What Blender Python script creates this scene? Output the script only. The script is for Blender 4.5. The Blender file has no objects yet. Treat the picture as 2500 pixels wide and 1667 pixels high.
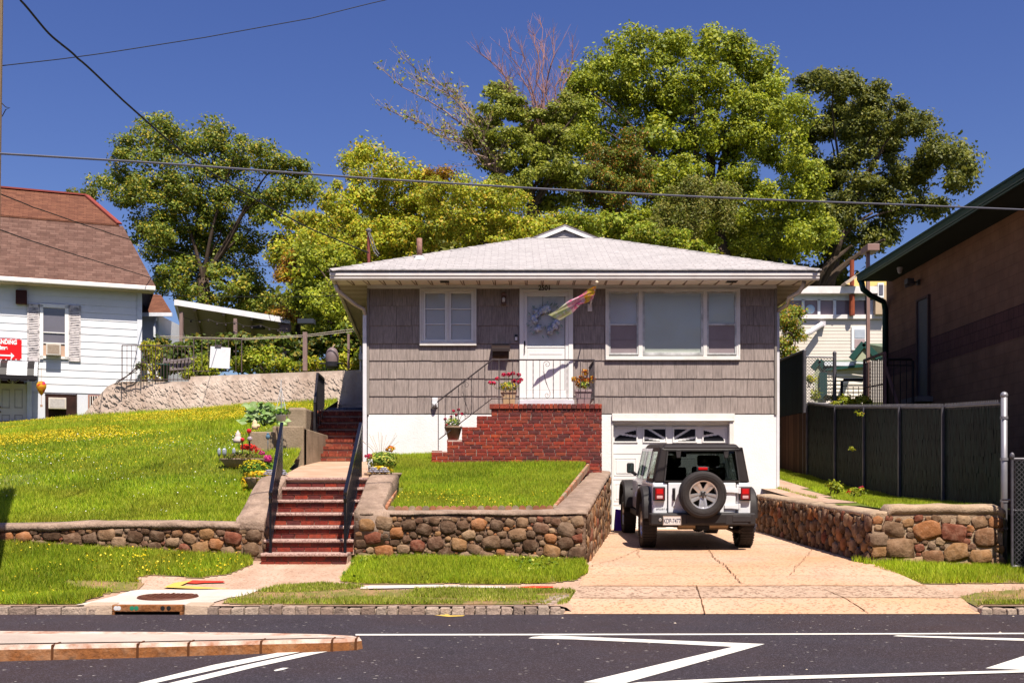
import bpy, bmesh, math, random
import numpy as np
from mathutils import Vector, Matrix, noise as mnoise
random.seed(7)
SC = bpy.context.scene
COL = SC.collection
F, CX, HY, CH = 2670.0, 1250.0, 1205.0, 1.4      # focal length, principal column, horizon row (photo pixels), eye height
K = 2500 / 2352.0

def P(px, py, D):
    return Vector(((px - CX) * D / F, D, CH - (py - HY) * D / F))
def PX(px, D): return (px - CX) * D / F
def PZ(py, D): return CH - (py - HY) * D / F
def lerp(a, b, t): return a + (b - a) * t
def interp(x, xs, ys): return float(np.interp(x, xs, ys))

# ------------------------------------------------------------------ camera, light, world
cam_d = bpy.data.cameras.new('camera')
cam = bpy.data.objects.new('camera', cam_d); COL.objects.link(cam)
cam.location = (0, 0, CH); cam.rotation_euler = (math.pi / 2, 0, 0)
cam_d.sensor_width = 36; cam_d.lens = F / 2500 * 36
cam_d.shift_y = (HY - 833.5) / 2500
cam_d.clip_end = 2000; cam_d.clip_start = 0.05
SC.camera = cam
SUN = Vector((0.42, -1.0, 1.85)).normalized()
el = math.asin(SUN.z); az = math.atan2(SUN.x, SUN.y)
ld = bpy.data.lights.new('sun', 'SUN'); ld.energy = 5.0; ld.angle = math.radians(0.5); ld.color = (1.0, 0.92, 0.80)
lo = bpy.data.objects.new('sun', ld); COL.objects.link(lo)
lo.rotation_euler = SUN.to_track_quat('Z', 'Y').to_euler(); lo.location = (5, -10, 20)
W = bpy.data.worlds.new("World"); SC.world = W; W.use_nodes = True
nt = W.node_tree; nt.nodes.clear()
sky = nt.nodes.new('ShaderNodeTexSky'); sky.sky_type = 'NISHITA'; sky.sun_disc = False
sky.sun_elevation = el; sky.sun_rotation = az; sky.altitude = 0; sky.air_density = 1.0; sky.dust_density = 1.1; sky.ozone_density = 3.5
hs = nt.nodes.new('ShaderNodeHueSaturation'); hs.inputs['Saturation'].default_value = 1.22; hs.inputs['Hue'].default_value = 0.524
bg = nt.nodes.new('ShaderNodeBackground'); bg.inputs['Strength'].default_value = 0.072
wo = nt.nodes.new('ShaderNodeOutputWorld')
nt.links.new(sky.outputs[0], hs.inputs['Color']); nt.links.new(hs.outputs[0], bg.inputs['Color']); nt.links.new(bg.outputs[0], wo.inputs['Surface'])
SC.view_settings.view_transform = 'Standard'; SC.view_settings.look = 'None'
SC.view_settings.exposure = 0.70; SC.view_settings.gamma = 1.0
SC.cycles.max_bounces = 8; SC.cycles.diffuse_bounces = 1
SC.cycles.transparent_max_bounces = 8

# ------------------------------------------------------------------ materials
MATS = {}
def M(name, cols, rough=0.8, scale=4.0, bump=0.0, bscale=30.0, island=False, metal=0.0, spec=0.3,
      stain=None, sscale=1.0, samt=0.5, trans=0.0, brick=None, coat=0.0, stretch=(1, 1, 1), emit=None, detail=6, wave=None):
    """Procedural Principled material. cols: colours spread over noise (or picked per loose piece when island).
    stain: colour of weathering patches; brick: dict for a brick/tile pattern on the metre UVs."""
    if name in MATS: return MATS[name]
    m = bpy.data.materials.new(name); m.use_nodes = True; MATS[name] = m
    t = m.node_tree; N = t.nodes; L = t.links; N.clear()
    out = N.new('ShaderNodeOutputMaterial'); b = N.new('ShaderNodeBsdfPrincipled')
    b.inputs['Roughness'].default_value = rough; b.inputs['Metallic'].default_value = metal
    b.inputs['Specular IOR Level'].default_value = spec; b.inputs['Coat Weight'].default_value = coat
    tc = N.new('ShaderNodeTexCoord'); mp = N.new('ShaderNodeMapping'); mp.inputs['Scale'].default_value = stretch
    geo = N.new('ShaderNodeNewGeometry')
    L.new(geo.outputs['Position'], mp.inputs[0])
    def noise(sc, det=detail, ro=0.6):
        n = N.new('ShaderNodeTexNoise'); n.inputs['Scale'].default_value = sc; n.inputs['Detail'].default_value = det
        n.inputs['Roughness'].default_value = ro; L.new(mp.outputs[0], n.inputs['Vector']); return n
    def ramp(fac, cs, lo=0.25, hi=0.75, const=False):
        r = N.new('ShaderNodeValToRGB'); e = r.color_ramp.elements
        if const: r.color_ramp.interpolation = 'CONSTANT'
        n = len(cs)
        for i, c in enumerate(cs):
            p = (i / n if const else lo + (hi - lo) * i / max(1, n - 1))
            if i < 2: e[i].position = p; e[i].color = (*c, 1)
            else: q = e.new(p); q.color = (*c, 1)
        L.new(fac, r.inputs[0]); return r.outputs[0]
    def mix(a, c, fac, mode='MIX'):
        x = N.new('ShaderNodeMix'); x.data_type = 'RGBA'; x.blend_type = mode
        if isinstance(fac, float): x.inputs[0].default_value = fac
        else: L.new(fac, x.inputs[0])
        L.new(a, x.inputs[6])
        if isinstance(c, tuple): x.inputs[7].default_value = (*c, 1)
        else: L.new(c, x.inputs[7])
        return x.outputs[2]
    cols = [tuple(c) for c in cols]
    bumpin = None
    if island:
        col = ramp(geo.outputs['Random Per Island'], cols, const=True) if len(cols) > 1 else None
        n = noise(scale)
        g = ramp(n.outputs[0], [(0.62,) * 3, (1.25,) * 3], .3, .7)
        col = mix(col, g, 1.0, 'MULTIPLY')
    elif len(cols) == 1:
        n = noise(scale)
        c = cols[0]
        col = ramp(n.outputs[0], [tuple(v * .88 for v in c), tuple(min(1, v * 1.1) for v in c)], .3, .7)
    else:
        col = ramp(noise(scale).outputs[0], cols)
    if brick:
        uv = N.new('ShaderNodeUVMap')
        br = N.new('ShaderNodeTexBrick'); L.new(uv.outputs[0], br.inputs['Vector'])
        br.inputs['Scale'].default_value = 1.0
        br.inputs['Brick Width'].default_value = brick['w']; br.inputs['Row Height'].default_value = brick['h']
        br.inputs['Mortar Size'].default_value = brick.get('m', 0.006); br.inputs['Mortar Smooth'].default_value = 0.1
        br.offset = brick.get('off', 0.5)
        br.inputs['Color1'].default_value = (*brick['c1'], 1); br.inputs['Color2'].default_value = (*brick['c2'], 1)
        br.inputs['Mortar'].default_value = (*brick['mc'], 1)
        col = mix(br.outputs[0], ramp(noise(scale).outputs[0], [(0.8,) * 3, (1.15,) * 3], .3, .7), 1.0, 'MULTIPLY')
        bumpin = br.outputs['Fac']
    if stain:
        s = noise(sscale, 8, 0.65)
        r = N.new('ShaderNodeValToRGB'); r.color_ramp.elements[0].position = 0.5 - samt * .35 + .1; r.color_ramp.elements[1].position = 0.72
        r.color_ramp.elements[0].color = (0, 0, 0, 1); r.color_ramp.elements[1].color = (samt, samt, samt, 1)
        L.new(s.outputs[0], r.inputs[0])
        col = mix(col, stain, r.outputs[0])
    L.new(col, b.inputs['Base Color'])
    if emit: b.inputs['Emission Color'].default_value = (*emit, 1); b.inputs['Emission Strength'].default_value = 1
    if bump > 0 or bumpin is not None:
        bp = N.new('ShaderNodeBump'); bp.inputs['Strength'].default_value = bump if bump > 0 else 0.4
        bp.inputs['Distance'].default_value = 0.02
        nb = noise(bscale, 8)
        if bumpin is not None:
            ma = N.new('ShaderNodeMath'); ma.operation = 'MULTIPLY_ADD'; ma.inputs[1].default_value = -1.2
            L.new(bumpin, ma.inputs[0]); L.new(nb.outputs[0], ma.inputs[2]); L.new(ma.outputs[0], bp.inputs['Height'])
        else: L.new(nb.outputs[0], bp.inputs['Height'])
        L.new(bp.outputs[0], b.inputs['Normal'])
    if trans > 0:
        tr = N.new('ShaderNodeBsdfTranslucent'); L.new(col, tr.inputs[0])
        ms = N.new('ShaderNodeMixShader'); ms.inputs[0].default_value = trans
        L.new(b.outputs[0], ms.inputs[1]); L.new(tr.outputs[0], ms.inputs[2]); L.new(ms.outputs[0], out.inputs[0])
    else: L.new(b.outputs[0], out.inputs[0])
    return m

def glass_mat(name, tint=(0.9, 0.95, 0.95), alpha=0.75):
    """window glass: mostly see-through with a mirror share (Fresnel)"""
    if name in MATS: return MATS[name]
    m = bpy.data.materials.new(name); m.use_nodes = True; MATS[name] = m
    t = m.node_tree; N = t.nodes; L = t.links; N.clear()
    out = N.new('ShaderNodeOutputMaterial'); g = N.new('ShaderNodeBsdfGlossy'); g.inputs['Roughness'].default_value = 0.02
    tr = N.new('ShaderNodeBsdfTransparent'); tr.inputs[0].default_value = (*tint, 1)
    fr = N.new('ShaderNodeFresnel'); fr.inputs[0].default_value = 1.5
    ma = N.new('ShaderNodeMath'); ma.operation = 'MULTIPLY_ADD'; ma.inputs[1].default_value = 0.5; ma.inputs[2].default_value = 1 - alpha - .0
    L.new(fr.outputs[0], ma.inputs[0])
    ms = N.new('ShaderNodeMixShader'); L.new(ma.outputs[0], ms.inputs[0]); L.new(tr.outputs[0], ms.inputs[1]); L.new(g.outputs[0], ms.inputs[2])
    L.new(ms.outputs[0], out.inputs[0]); return m

# ------------------------------------------------------------------ mesh builder
class MB:
    def __init__(s): s.v = []; s.f = []; s.mi = []; s.cur = 0
    def add(s, vs, fs):
        o = len(s.v); s.v.extend([tuple(q) for q in vs]); s.f.extend([tuple(o + i for i in f) for f in fs]); s.mi.extend([s.cur] * len(fs)); return s
    def box(s, x0, x1, y0, y1, z0, z1):
        if x0 > x1: x0, x1 = x1, x0
        if y0 > y1: y0, y1 = y1, y0
        if z0 > z1: z0, z1 = z1, z0
        return s.add([(x0, y0, z0), (x1, y0, z0), (x1, y1, z0), (x0, y1, z0), (x0, y0, z1), (x1, y0, z1), (x1, y1, z1), (x0, y1, z1)],
                     [(3, 2, 1, 0), (4, 5, 6, 7), (0, 1, 5, 4), (1, 2, 6, 5), (2, 3, 7, 6), (3, 0, 4, 7)])
    def hexa(s, b, t):
        """b, t: four bottom and four top points, counter-clockwise seen from above"""
        return s.add(list(b) + list(t), [(3, 2, 1, 0), (4, 5, 6, 7), (0, 1, 5, 4), (1, 2, 6, 5), (2, 3, 7, 6), (3, 0, 4, 7)])
    def quad(s, a, b, c, d): return s.add([a, b, c, d], [(0, 1, 2, 3)])
    def bar(s, a, b, w, h=None, up=Vector((0, 0, 1))):
        """rectangular bar from a to b"""
        a = Vector(a); b = Vector(b); h = h or w; d = (b - a).normalized()
        if abs(d.dot(up)) > .98: up = Vector((0, 1, 0))
        r = d.cross(up).normalized(); u = r.cross(d)
        q = [r * (-w / 2) + u * (-h / 2), r * (w / 2) + u * (-h / 2), r * (w / 2) + u * (h / 2), r * (-w / 2) + u * (h / 2)]
        return s.add([a + k for k in q] + [b + k for k in q], [(0, 1, 2, 3), (7, 6, 5, 4), (1, 0, 4, 5), (2, 1, 5, 6), (3, 2, 6, 7), (0, 3, 7, 4)])
    def tube(s, pts, r, n=8, cap=True, radii=None):
        pts = [Vector(p) for p in pts]; rings = []
        up = Vector((0.13, 0.21, 1)).normalized()
        vs = []; fs = []
        for i, p in enumerate(pts):
            d = (pts[min(i + 1, len(pts) - 1)] - pts[max(i - 1, 0)])
            if d.length < 1e-9: d = Vector((0, 0, 1))
            d.normalize(); u = up if abs(d.dot(up)) < .95 else Vector((1, 0, 0))
            a = d.cross(u).normalized(); b = a.cross(d).normalized()
            rr = radii[i] if radii else r
            for k in range(n):
                th = 2 * math.pi * k / n; vs.append(p + a * (math.cos(th) * rr) + b * (math.sin(th) * rr))
        for i in range(len(pts) - 1):
            for k in range(n):
                k2 = (k + 1) % n; fs.append((i * n + k, i * n + k2, (i + 1) * n + k2, (i + 1) * n + k))
        if cap: fs.append(tuple(range(n))[::-1]); fs.append(tuple((len(pts) - 1) * n + k for k in range(n)))
        return s.add(vs, fs)
    def lathe(s, prof, c=(0, 0, 0), n=24, axis='Z', a0=0.0, a1=2 * math.pi):
        """prof: (radius, along) pairs"""
        full = abs(a1 - a0 - 2 * math.pi) < 1e-6; m = n if full else n + 1; vs = []; fs = []
        for r, h in prof:
            for k in range(m):
                th = a0 + (a1 - a0) * k / n; x, y = r * math.cos(th), r * math.sin(th)
                q = (x, y, h) if axis == 'Z' else ((x, h, y) if axis == 'Y' else (h, x, y))
                vs.append((q[0] + c[0], q[1] + c[1], q[2] + c[2]))
        for i in range(len(prof) - 1):
            for k in range(n):
                k2 = (k + 1) % m; fs.append((i * m + k, i * m + k2, (i + 1) * m + k2, (i + 1) * m + k))
        return s.add(vs, fs)
    def prism(s, poly, axis, a, b):
        """poly of 2-D points extruded along axis from a to b. X: (y,z); Y: (x,z); Z: (x,y)"""
        def q(p, t): return (t, p[0], p[1]) if axis == 'X' else ((p[0], t, p[1]) if axis == 'Y' else (p[0], p[1], t))
        n = len(poly); vs = [q(p, a) for p in poly] + [q(p, b) for p in poly]
        fs = [tuple(range(n))[::-1], tuple(range(n, 2 * n))] + [(i, (i + 1) % n, n + (i + 1) % n, n + i) for i in range(n)]
        return s.add(vs, fs)
    def ico(s, c, r, sub=2, sc=(1, 1, 1), jit=0.0, seed=0):
        bm = bmesh.new(); bmesh.ops.create_icosphere(bm, subdivisions=sub, radius=1)
        vs = []
        for v in bm.verts:
            k = 1 + jit * mnoise.noise(v.co * 1.7 + Vector((seed * 3.1, seed * 1.7, 0)))
            vs.append((c[0] + v.co.x * r * sc[0] * k, c[1] + v.co.y * r * sc[1] * k, c[2] + v.co.z * r * sc[2] * k))
        fs = [tuple(v.index for v in f.verts) for f in bm.faces]; bm.free()
        return s.add(vs, fs)
    def build(s, name, mat, parent=None, smooth=False, bevel=0.0, uv=False, loc=None, segs=2, angle=30, fix=True):
        me = bpy.data.meshes.new(name); me.from_pydata(s.v, [], s.f)
        mats = mat if isinstance(mat, (list, tuple)) else [mat]
        for m in mats: me.materials.append(m)
        if len(mats) > 1: me.polygons.foreach_set('material_index', s.mi)
        if fix:
            bm = bmesh.new(); bm.from_mesh(me); bmesh.ops.recalc_face_normals(bm, faces=bm.faces); bm.to_mesh(me); bm.free()
        if smooth:
            me.polygons.foreach_set('use_smooth', [True] * len(me.polygons))
        if uv: auto_uv(me)
        me.update()
        o = bpy.data.objects.new(name, me); COL.objects.link(o)
        if loc is not None:
            o.location = loc; me.transform(Matrix.Translation(-Vector(loc)))
        if parent:
            o.parent = parent
            if loc is None: o.matrix_parent_inverse = parent.matrix_world.inverted() if not parent.get('_local') else Matrix()
        if bevel:
            b = o.modifiers.new('bevel', 'BEVEL'); b.width = bevel; b.segments = segs; b.limit_method = 'ANGLE'; b.angle_limit = math.radians(angle)
            if smooth is False: pass
        if smooth and angle:
            w = o.modifiers.new('wn', 'WEIGHTED_NORMAL') if bevel else None
        return o

def auto_uv(me):
    uvl = me.uv_layers.new(name='UVMap')
    for p in me.polygons:
        n = p.normal
        if abs(n.z) > .999: u = Vector((1, 0, 0)); v = Vector((0, 1, 0))
        else: u = Vector((0, 0, 1)).cross(n).normalized(); v = n.cross(u)
        for li in p.loop_indices:
            co = me.vertices[me.loops[li].vertex_index].co; uvl.data[li].uv = (co.dot(u), co.dot(v))

def tag(o, label=None, cat=None, group=None, kind=None):
    if label: o['label'] = label
    if cat: o['category'] = cat
    if group: o['group'] = group
    if kind: o['kind'] = kind
    return o
def thing(name, loc, label, cat, group=None, rz=0.0, rot=None):
    o = bpy.data.objects.new(name, None); COL.objects.link(o); o.location = loc
    o.rotation_euler = rot if rot else (0, 0, rz); o.empty_display_size = .2
    tag(o, label, cat, group); bpy.context.view_layer.update() if False else None
    o.matrix_basis = Matrix.LocRotScale(Vector(loc), o.rotation_euler, None)
    return o
def put(o, parent):
    """world-space mesh becomes a child of an Empty"""
    o.parent = parent; o.matrix_parent_inverse = parent.matrix_basis.inverted(); return o
def part(mb, name, mat, parent, **kw):
    """mesh given in world coordinates"""
    o = mb.build(name, mat, None, **kw)
    root = parent
    o.parent = parent
    mw = parent.matrix_basis.copy(); q = parent
    while q.parent: mw = q.parent.matrix_basis @ q.matrix_parent_inverse @ mw if False else mw; q = q.parent
    if parent.type == 'EMPTY' and not parent.parent: o.matrix_parent_inverse = parent.matrix_basis.inverted()
    return o
def lpart(mb, name, mat, parent, **kw):
    """mesh given in the parent's own coordinates"""
    o = mb.build(name, mat, None, **kw); o.parent = parent; return o
def struct(mb, name, mat, **kw):
    o = mb.build(name, mat, None, **kw); o['kind'] = 'structure'; return o
def copy_tree(o, parent=None):
    c = o.copy(); COL.objects.link(c)
    if parent: c.parent = parent
    for ch in [x for x in bpy.data.objects if x.parent == o]: copy_tree(ch, c)
    return c
def npmesh(name, verts, faces, mat, smooth=False):
    """verts (N,3), faces (M,k) numpy"""
    me = bpy.data.meshes.new(name); n = len(verts); m, k = faces.shape
    me.vertices.add(n); me.vertices.foreach_set('co', verts.astype(np.float32).ravel())
    me.loops.add(m * k); me.loops.foreach_set('vertex_index', faces.astype(np.int32).ravel())
    me.polygons.add(m); me.polygons.foreach_set('loop_start', np.arange(0, m * k, k, dtype=np.int32))
    me.polygons.foreach_set('loop_total', np.full(m, k, dtype=np.int32))
    me.materials.append(mat); me.update(calc_edges=True); me.validate(verbose=False)
    if smooth: me.polygons.foreach_set('use_smooth', np.ones(m, dtype=bool))
    o = bpy.data.objects.new(name, me); COL.objects.link(o); return o
def text(name, body, size, loc, mat, parent=None, rot=(math.pi / 2, 0, 0), extrude=0.002, align='CENTER', sx=1.0, bold=0.0):
    c = bpy.data.curves.new(name, 'FONT'); c.body = body; c.size = size; c.extrude = extrude; c.align_x = align; c.offset = bold
    c.materials.append(mat)
    o = bpy.data.objects.new(name, c); COL.objects.link(o); o.location = loc; o.rotation_euler = rot; o.scale = (sx, 1, 1)
    if parent:
        o.parent = parent
        if parent.type == 'EMPTY': o.matrix_parent_inverse = parent.matrix_basis.inverted()
    return o
def inpoly(x, y, poly):
    x = np.asarray(x); y = np.asarray(y); r = np.zeros(x.shape, bool); n = len(poly)
    for i in range(n):
        x0, y0 = poly[i][:2]; x1, y1 = poly[(i + 1) % n][:2]
        c = ((y0 > y) != (y1 > y)) & (x < (x1 - x0) * (y - y0) / ((y1 - y0) + 1e-12) + x0); r ^= c
    return r
def fbm(x, y, s, seed=0.0):
    """cheap smooth 2-D noise in -1..1 on arrays"""
    x = np.asarray(x) * s; y = np.asarray(y) * s
    a = np.sin(x * 1.3 + 1.7 * np.sin(y * .9 + seed) + seed) + np.sin(y * 1.7 + 1.3 * np.sin(x * 1.1 - seed * 2) + seed * 3)
    a += .5 * (np.sin(x * 3.1 + y * 1.9 + seed * 5) + np.sin(y * 3.7 - x * 2.3 + seed)); return a / 3.0
RNG = np.random.default_rng(11)
# ------------------------------------------------------------------ materials used by the ground and masonry
asphalt = M('asphalt', [(0.022, 0.017, 0.023), (0.036, 0.029, 0.038)], rough=.9, scale=1.2, bump=.6, bscale=130, stain=(0.055, 0.026, 0.018), sscale=.28, samt=.55)
def speckle(m, sc, lo, hi, c, amt=1.0):
    """scatter small light grains (aggregate) over an existing material"""
    t = m.node_tree; N = t.nodes; L = t.links
    b = [n for n in N if n.type == 'BSDF_PRINCIPLED'][0]; src = b.inputs['Base Color'].links[0].from_socket
    geo = [n for n in N if n.type == 'NEW_GEOMETRY'][0]
    v = N.new('ShaderNodeTexVoronoi'); v.inputs['Scale'].default_value = sc; L.new(geo.outputs['Position'], v.inputs['Vector'])
    sx = N.new('ShaderNodeSeparateColor'); L.new(v.outputs['Color'], sx.inputs[0])
    r = N.new('ShaderNodeMapRange'); r.inputs[1].default_value = lo; r.inputs[2].default_value = hi; r.inputs[4].default_value = amt; L.new(sx.outputs[0], r.inputs[0])
    x = N.new('ShaderNodeMix'); x.data_type = 'RGBA'; L.new(r.outputs[0], x.inputs[0]); L.new(src, x.inputs[6]); x.inputs[7].default_value = (*c, 1)
    L.new(x.outputs[2], b.inputs['Base Color'])
speckle(asphalt, 110, .72, .98, (0.085, 0.07, 0.095)); speckle(asphalt, 45, .994, 1.0, (0.35, 0.32, 0.3))
concrete_walk = M('walk_concrete', [(0.40, 0.27, 0.20), (0.56, 0.39, 0.30)], scale=3, bump=.5, bscale=60, stain=(0.30, 0.17, 0.10), sscale=1.3, samt=.6)
speckle(concrete_walk, 45, .75, .95, (0.25, 0.14, 0.09), .6)
drive_mat = M('drive_concrete', [(0.48, 0.30, 0.205), (0.66, 0.455, 0.34)], scale=1.6, bump=.6, bscale=55, stain=(0.50, 0.24, 0.09), sscale=.8, samt=.7)
speckle(drive_mat, 38, .72, .95, (0.26, 0.14, 0.08), .7)
apron_mat = M('apron_concrete', [(0.42, 0.29, 0.21), (0.60, 0.43, 0.32)], scale=2, bump=.8, bscale=70, stain=(0.30, 0.18, 0.11), sscale=1.0, samt=.5)
speckle(apron_mat, 30, .6, .85, (0.20, 0.12, 0.08), .8)
slab_mat = M('new_concrete', [(0.50, 0.42, 0.37), (0.60, 0.53, 0.48)], scale=3, bump=.2, stain=(.45, .33, .25), sscale=2, samt=.4)
cap_mat = M('cap_concrete', [(0.26, 0.17, 0.12), (0.42, 0.30, 0.23), (0.32, 0.22, 0.165)], scale=7, bump=1.0, bscale=24, stain=(0.10, 0.065, 0.045), sscale=3.2, samt=.8)
speckle(cap_mat, 60, .7, .95, (0.2, 0.13, 0.10), .5)
mortar_mat = M('wall_mortar', [(0.15, 0.088, 0.055), (0.23, 0.145, 0.10)], scale=7, bump=1.0, bscale=30)
soil_mat = M('turf_soil', [(0.07, 0.10, 0.012), (0.12, 0.15, 0.02), (0.14, 0.13, 0.03)], scale=2.5, bump=.8, bscale=25)
dirt_mat = M('bare_soil', [(0.22, 0.10, 0.05), (0.34, 0.19, 0.10)], scale=6, bump=.8, bscale=30)
line_paint = M('road_paint', [(0.70, 0.66, 0.60), (0.78, 0.75, 0.70)], rough=.6, scale=8, bump=.2, stain=(0.35, 0.30, 0.28), sscale=6, samt=.35)
line_paint2 = line_paint
stone_mat = M('field_stone', [(0.085, 0.044, 0.024), (0.20, 0.095, 0.046), (0.13, 0.07, 0.040), (0.27, 0.14, 0.06), (0.16, 0.092, 0.052), (0.18, 0.055, 0.030), (0.30, 0.19, 0.11), (0.10, 0.055, 0.032), (0.22, 0.125, 0.068), (0.30, 0.12, 0.045), (0.18, 0.115, 0.075), (0.14, 0.07, 0.042), (0.24, 0.15, 0.09)],
              island=True, rough=.85, scale=9, bump=1.0, bscale=18, spec=.2, stain=(.30, .22, .16), sscale=9, samt=.4)
brick_mat = M('red_brick', [(0.20, 0.022, 0.012), (0.27, 0.032, 0.015), (0.15, 0.018, 0.014), (0.23, 0.028, 0.014), (0.11, 0.018, 0.016), (0.30, 0.045, 0.02)], island=True, rough=.55, scale=18, bump=.4, bscale=60, stain=(0.06, 0.03, 0.03), sscale=5, samt=.6)
stoop_brick = M('stoop_brick', [(0.38, 0.045, 0.018), (0.24, 0.030, 0.020), (0.44, 0.068, 0.022), (0.32, 0.036, 0.018), (0.14, 0.026, 0.022), (0.28, 0.040, 0.022), (0.36, 0.058, 0.025)], island=True, rough=.5, scale=14, bump=.5, bscale=60, stain=(0.07, 0.028, 0.028), sscale=2.2, samt=.8)
brick_joint = M('brick_joint', [(0.42, 0.28, 0.22), (0.60, 0.50, 0.45)], scale=8, bump=.4)
joint_dark = M('stair_joint', [(0.40, 0.25, 0.18), (0.52, 0.36, 0.28)], scale=8)
tread_mat = M('terrazzo_tread', [(0.40, 0.26, 0.22), (0.52, 0.36, 0.31)], scale=10, bump=.3, rough=.6)
speckle(tread_mat, 70, .55, .75, (0.20, 0.10, 0.09), .8)
dark_joint = M('seam_brown', [(0.13, 0.065, 0.03)], rough=1)  # dark brown of the driveway seams and cracks
rust_mat = M('rusty_kerb', [(0.10, 0.035, 0.012), (0.26, 0.095, 0.028), (0.08, 0.035, 0.018)], scale=9, bump=.6, stain=(.50, .32, .20), sscale=6, samt=.35)
worn_white = M('worn_white_paint', [(0.74, 0.68, 0.62), (0.66, 0.56, 0.48)], scale=5, bump=.4, stain=(0.26, 0.075, 0.018), sscale=5.5, samt=.95)

# ------------------------------------------------------------------ ground heights
def zbase(X): return np.interp(X, [-9, -7.2, -3.6, -2.2, 1.0, 5.1, 7.0, 9], [.70, .67, .46, .46, .44, .36, .31, .28])
def zdrive(Y): return np.interp(Y, [12.72, 13.3, 14.0, 15.4, 18.3, 21.3, 22.8, 24], [.006, .13, .22, .40, .516, .654, .665, .67])
def zverge(X, Y): 
    t = np.interp(Y, [12.8, 13.7, 14.3, 15.2, 15.9], [0, .06, .40, .97, 1.05]); return .09 + (zbase(X) - .09) * t
def dr_left(Y): return np.interp(Y, [12.72, 14.0, 15.4, 21.8, 22.9], [.60, .86, 1.04, 1.95, 2.0])
def dr_right(Y): return np.interp(Y, [12.72, 13.5, 14.1, 15.6, 21.8, 22.9], [5.52, 5.45, 5.30, 5.14, 4.90, 4.9])
def HF(X, Y):
    X = np.asarray(X, float); Y = np.asarray(Y, float)
    w = np.clip((X - dr_left(Y)) / .12, 0, 1) * np.clip((dr_right(Y) - X) / .12, 0, 1)
    return zverge(X, Y) * (1 - w) + (zdrive(Y) - .03) * w
def HL(X, Y):            # left lawn
    X = np.asarray(X, float); Y = np.asarray(Y, float)
    t = np.clip(Y - 15.7, 0, 18); s = np.clip(.219 + .0061 * (X + 3.9), .13, .23)
    return .98 + t * s + .12 * np.sin(np.clip(t / 14, 0, 1) * math.pi) + .02 * fbm(X, Y, .8)
def HR(X, Y):            # raised front lawn right of the steps
    X = np.asarray(X, float); Y = np.asarray(Y, float); return 1.13 + (np.clip(Y, 15.4, 23) - 15.7) * .152 + .012 * fbm(X, Y, 1.1, 2)
def HS(X, Y):            # strip of lawn along the right side of the house
    return np.interp(Y, [15, 16, 20, 22.8, 26, 30, 36], [1.15, 1.18, 1.30, 1.50, 1.78, 2.1, 2.4]) + 0 * np.asarray(X, float)
def ground_pt(px, py, H, D0=14.0):
    lo, hi = 9.0, 60.0
    for _ in range(50):
        mid = (lo + hi) / 2; p = P(px, py, mid)
        if float(H(p.x, p.y)) > p.z: hi = mid
        else: lo = mid
    return P(px, py, hi)
def G(px, py, z=0.0):
    D = (CH - z) * F / (py - HY); return P(px, py, D)

def sheet(name, H, x0, x1, y0, y1, step, mat, mask=None, dz=0.0, kind='structure', top=False):
    nx = max(2, int((x1 - x0) / step) + 1); ny = max(2, int((y1 - y0) / step) + 1)
    xs = np.linspace(x0, x1, nx); ys = np.linspace(y0, y1, ny); X, Y = np.meshgrid(xs, ys)
    Z = H(X, Y) + dz
    idx = np.arange(nx * ny).reshape(ny, nx)
    q = np.stack([idx[:-1, :-1], idx[:-1, 1:], idx[1:, 1:], idx[1:, :-1]], -1).reshape(-1, 4)
    if mask is not None:
        cx = (X[:-1, :-1] + X[1:, 1:]).ravel() / 2; cy = (Y[:-1, :-1] + Y[1:, 1:]).ravel() / 2
        q = q[mask(cx, cy)]
    o = npmesh(name, np.stack([X.ravel(), Y.ravel(), Z.ravel()], -1), q, mat, smooth=True)
    if kind: o['kind'] = kind
    return o

# base terrain reaching the horizon, always a little below the finished surfaces
def HB(X, Y):
    X = np.asarray(X, float); Y = np.asarray(Y, float)
    z = np.interp(Y, [-40, 12.7, 12.9, 16.5, 26, 34, 60, 120, 600], [-.25, -.25, -.12, .1, .3, 2.6, 5.2, 7, 8])
    r = np.clip((X - 7.3) / .1, 0, 1) * np.interp(Y, [15, 17, 24, 26], [0, .5, 2.6, 3.5]); z = z + 0 * r
    return z
sheet('ground', HB, -140, 140, -40, 400, 4.0, soil_mat)
sheet('hillside', lambda X, Y: np.interp(Y, [31, 36, 60, 120], [3.4, 4.4, 6.5, 8]) + 0 * X, -90, 90, 31, 118, 1.5, M('hill_soil', [(0.05, .06, .015), (.10, .09, .03)], scale=.8, bump=.6))
b = MB(); b.add([(-60, -14, 0), (60, -14, 0), (60, 12.73, 0), (-60, 12.73, 0)], [(0, 1, 2, 3)]); struct(b, 'road', asphalt)
sheet('sidewalk', HF, -30, 30, 12.80, 15.75, .08, concrete_walk)
# driveway: parking pad, apron band, kerb band
def dmask(y0, y1): return lambda X, Y: (X > dr_left(Y)) & (X < dr_right(Y)) & (Y > y0) & (Y < y1)
def strip_mesh(name, y0, y1, mat, n=40, H=zdrive, lf=dr_left, rf=dr_right, dz=0.0):
    b = MB(); vs = []; fs = []; m = 24
    for i in range(n + 1):
        Y = y0 + (y1 - y0) * i / n
        for k in range(m + 1):
            X = lerp(float(lf(Y)), float(rf(Y)), k / m); vs.append((X, Y, float(H(Y)) + dz + .006 * float(fbm(X, Y, 1.2))* (1 if Y>12.8 else 0)))
    for i in range(n):
        for k in range(m): a = i * (m + 1) + k; fs.append((a, a + 1, a + m + 2, a + m + 1))
    b.add(vs, fs); return struct(b, name, mat, smooth=True)
strip_mesh('driveway', 14.0, 22.95, drive_mat, 60)
strip_mesh('driveway_apron', 13.32, 13.99, apron_mat, 8)
strip_mesh('driveway_kerb_ramp', 12.72, 13.31, drive_mat, 8)
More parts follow.
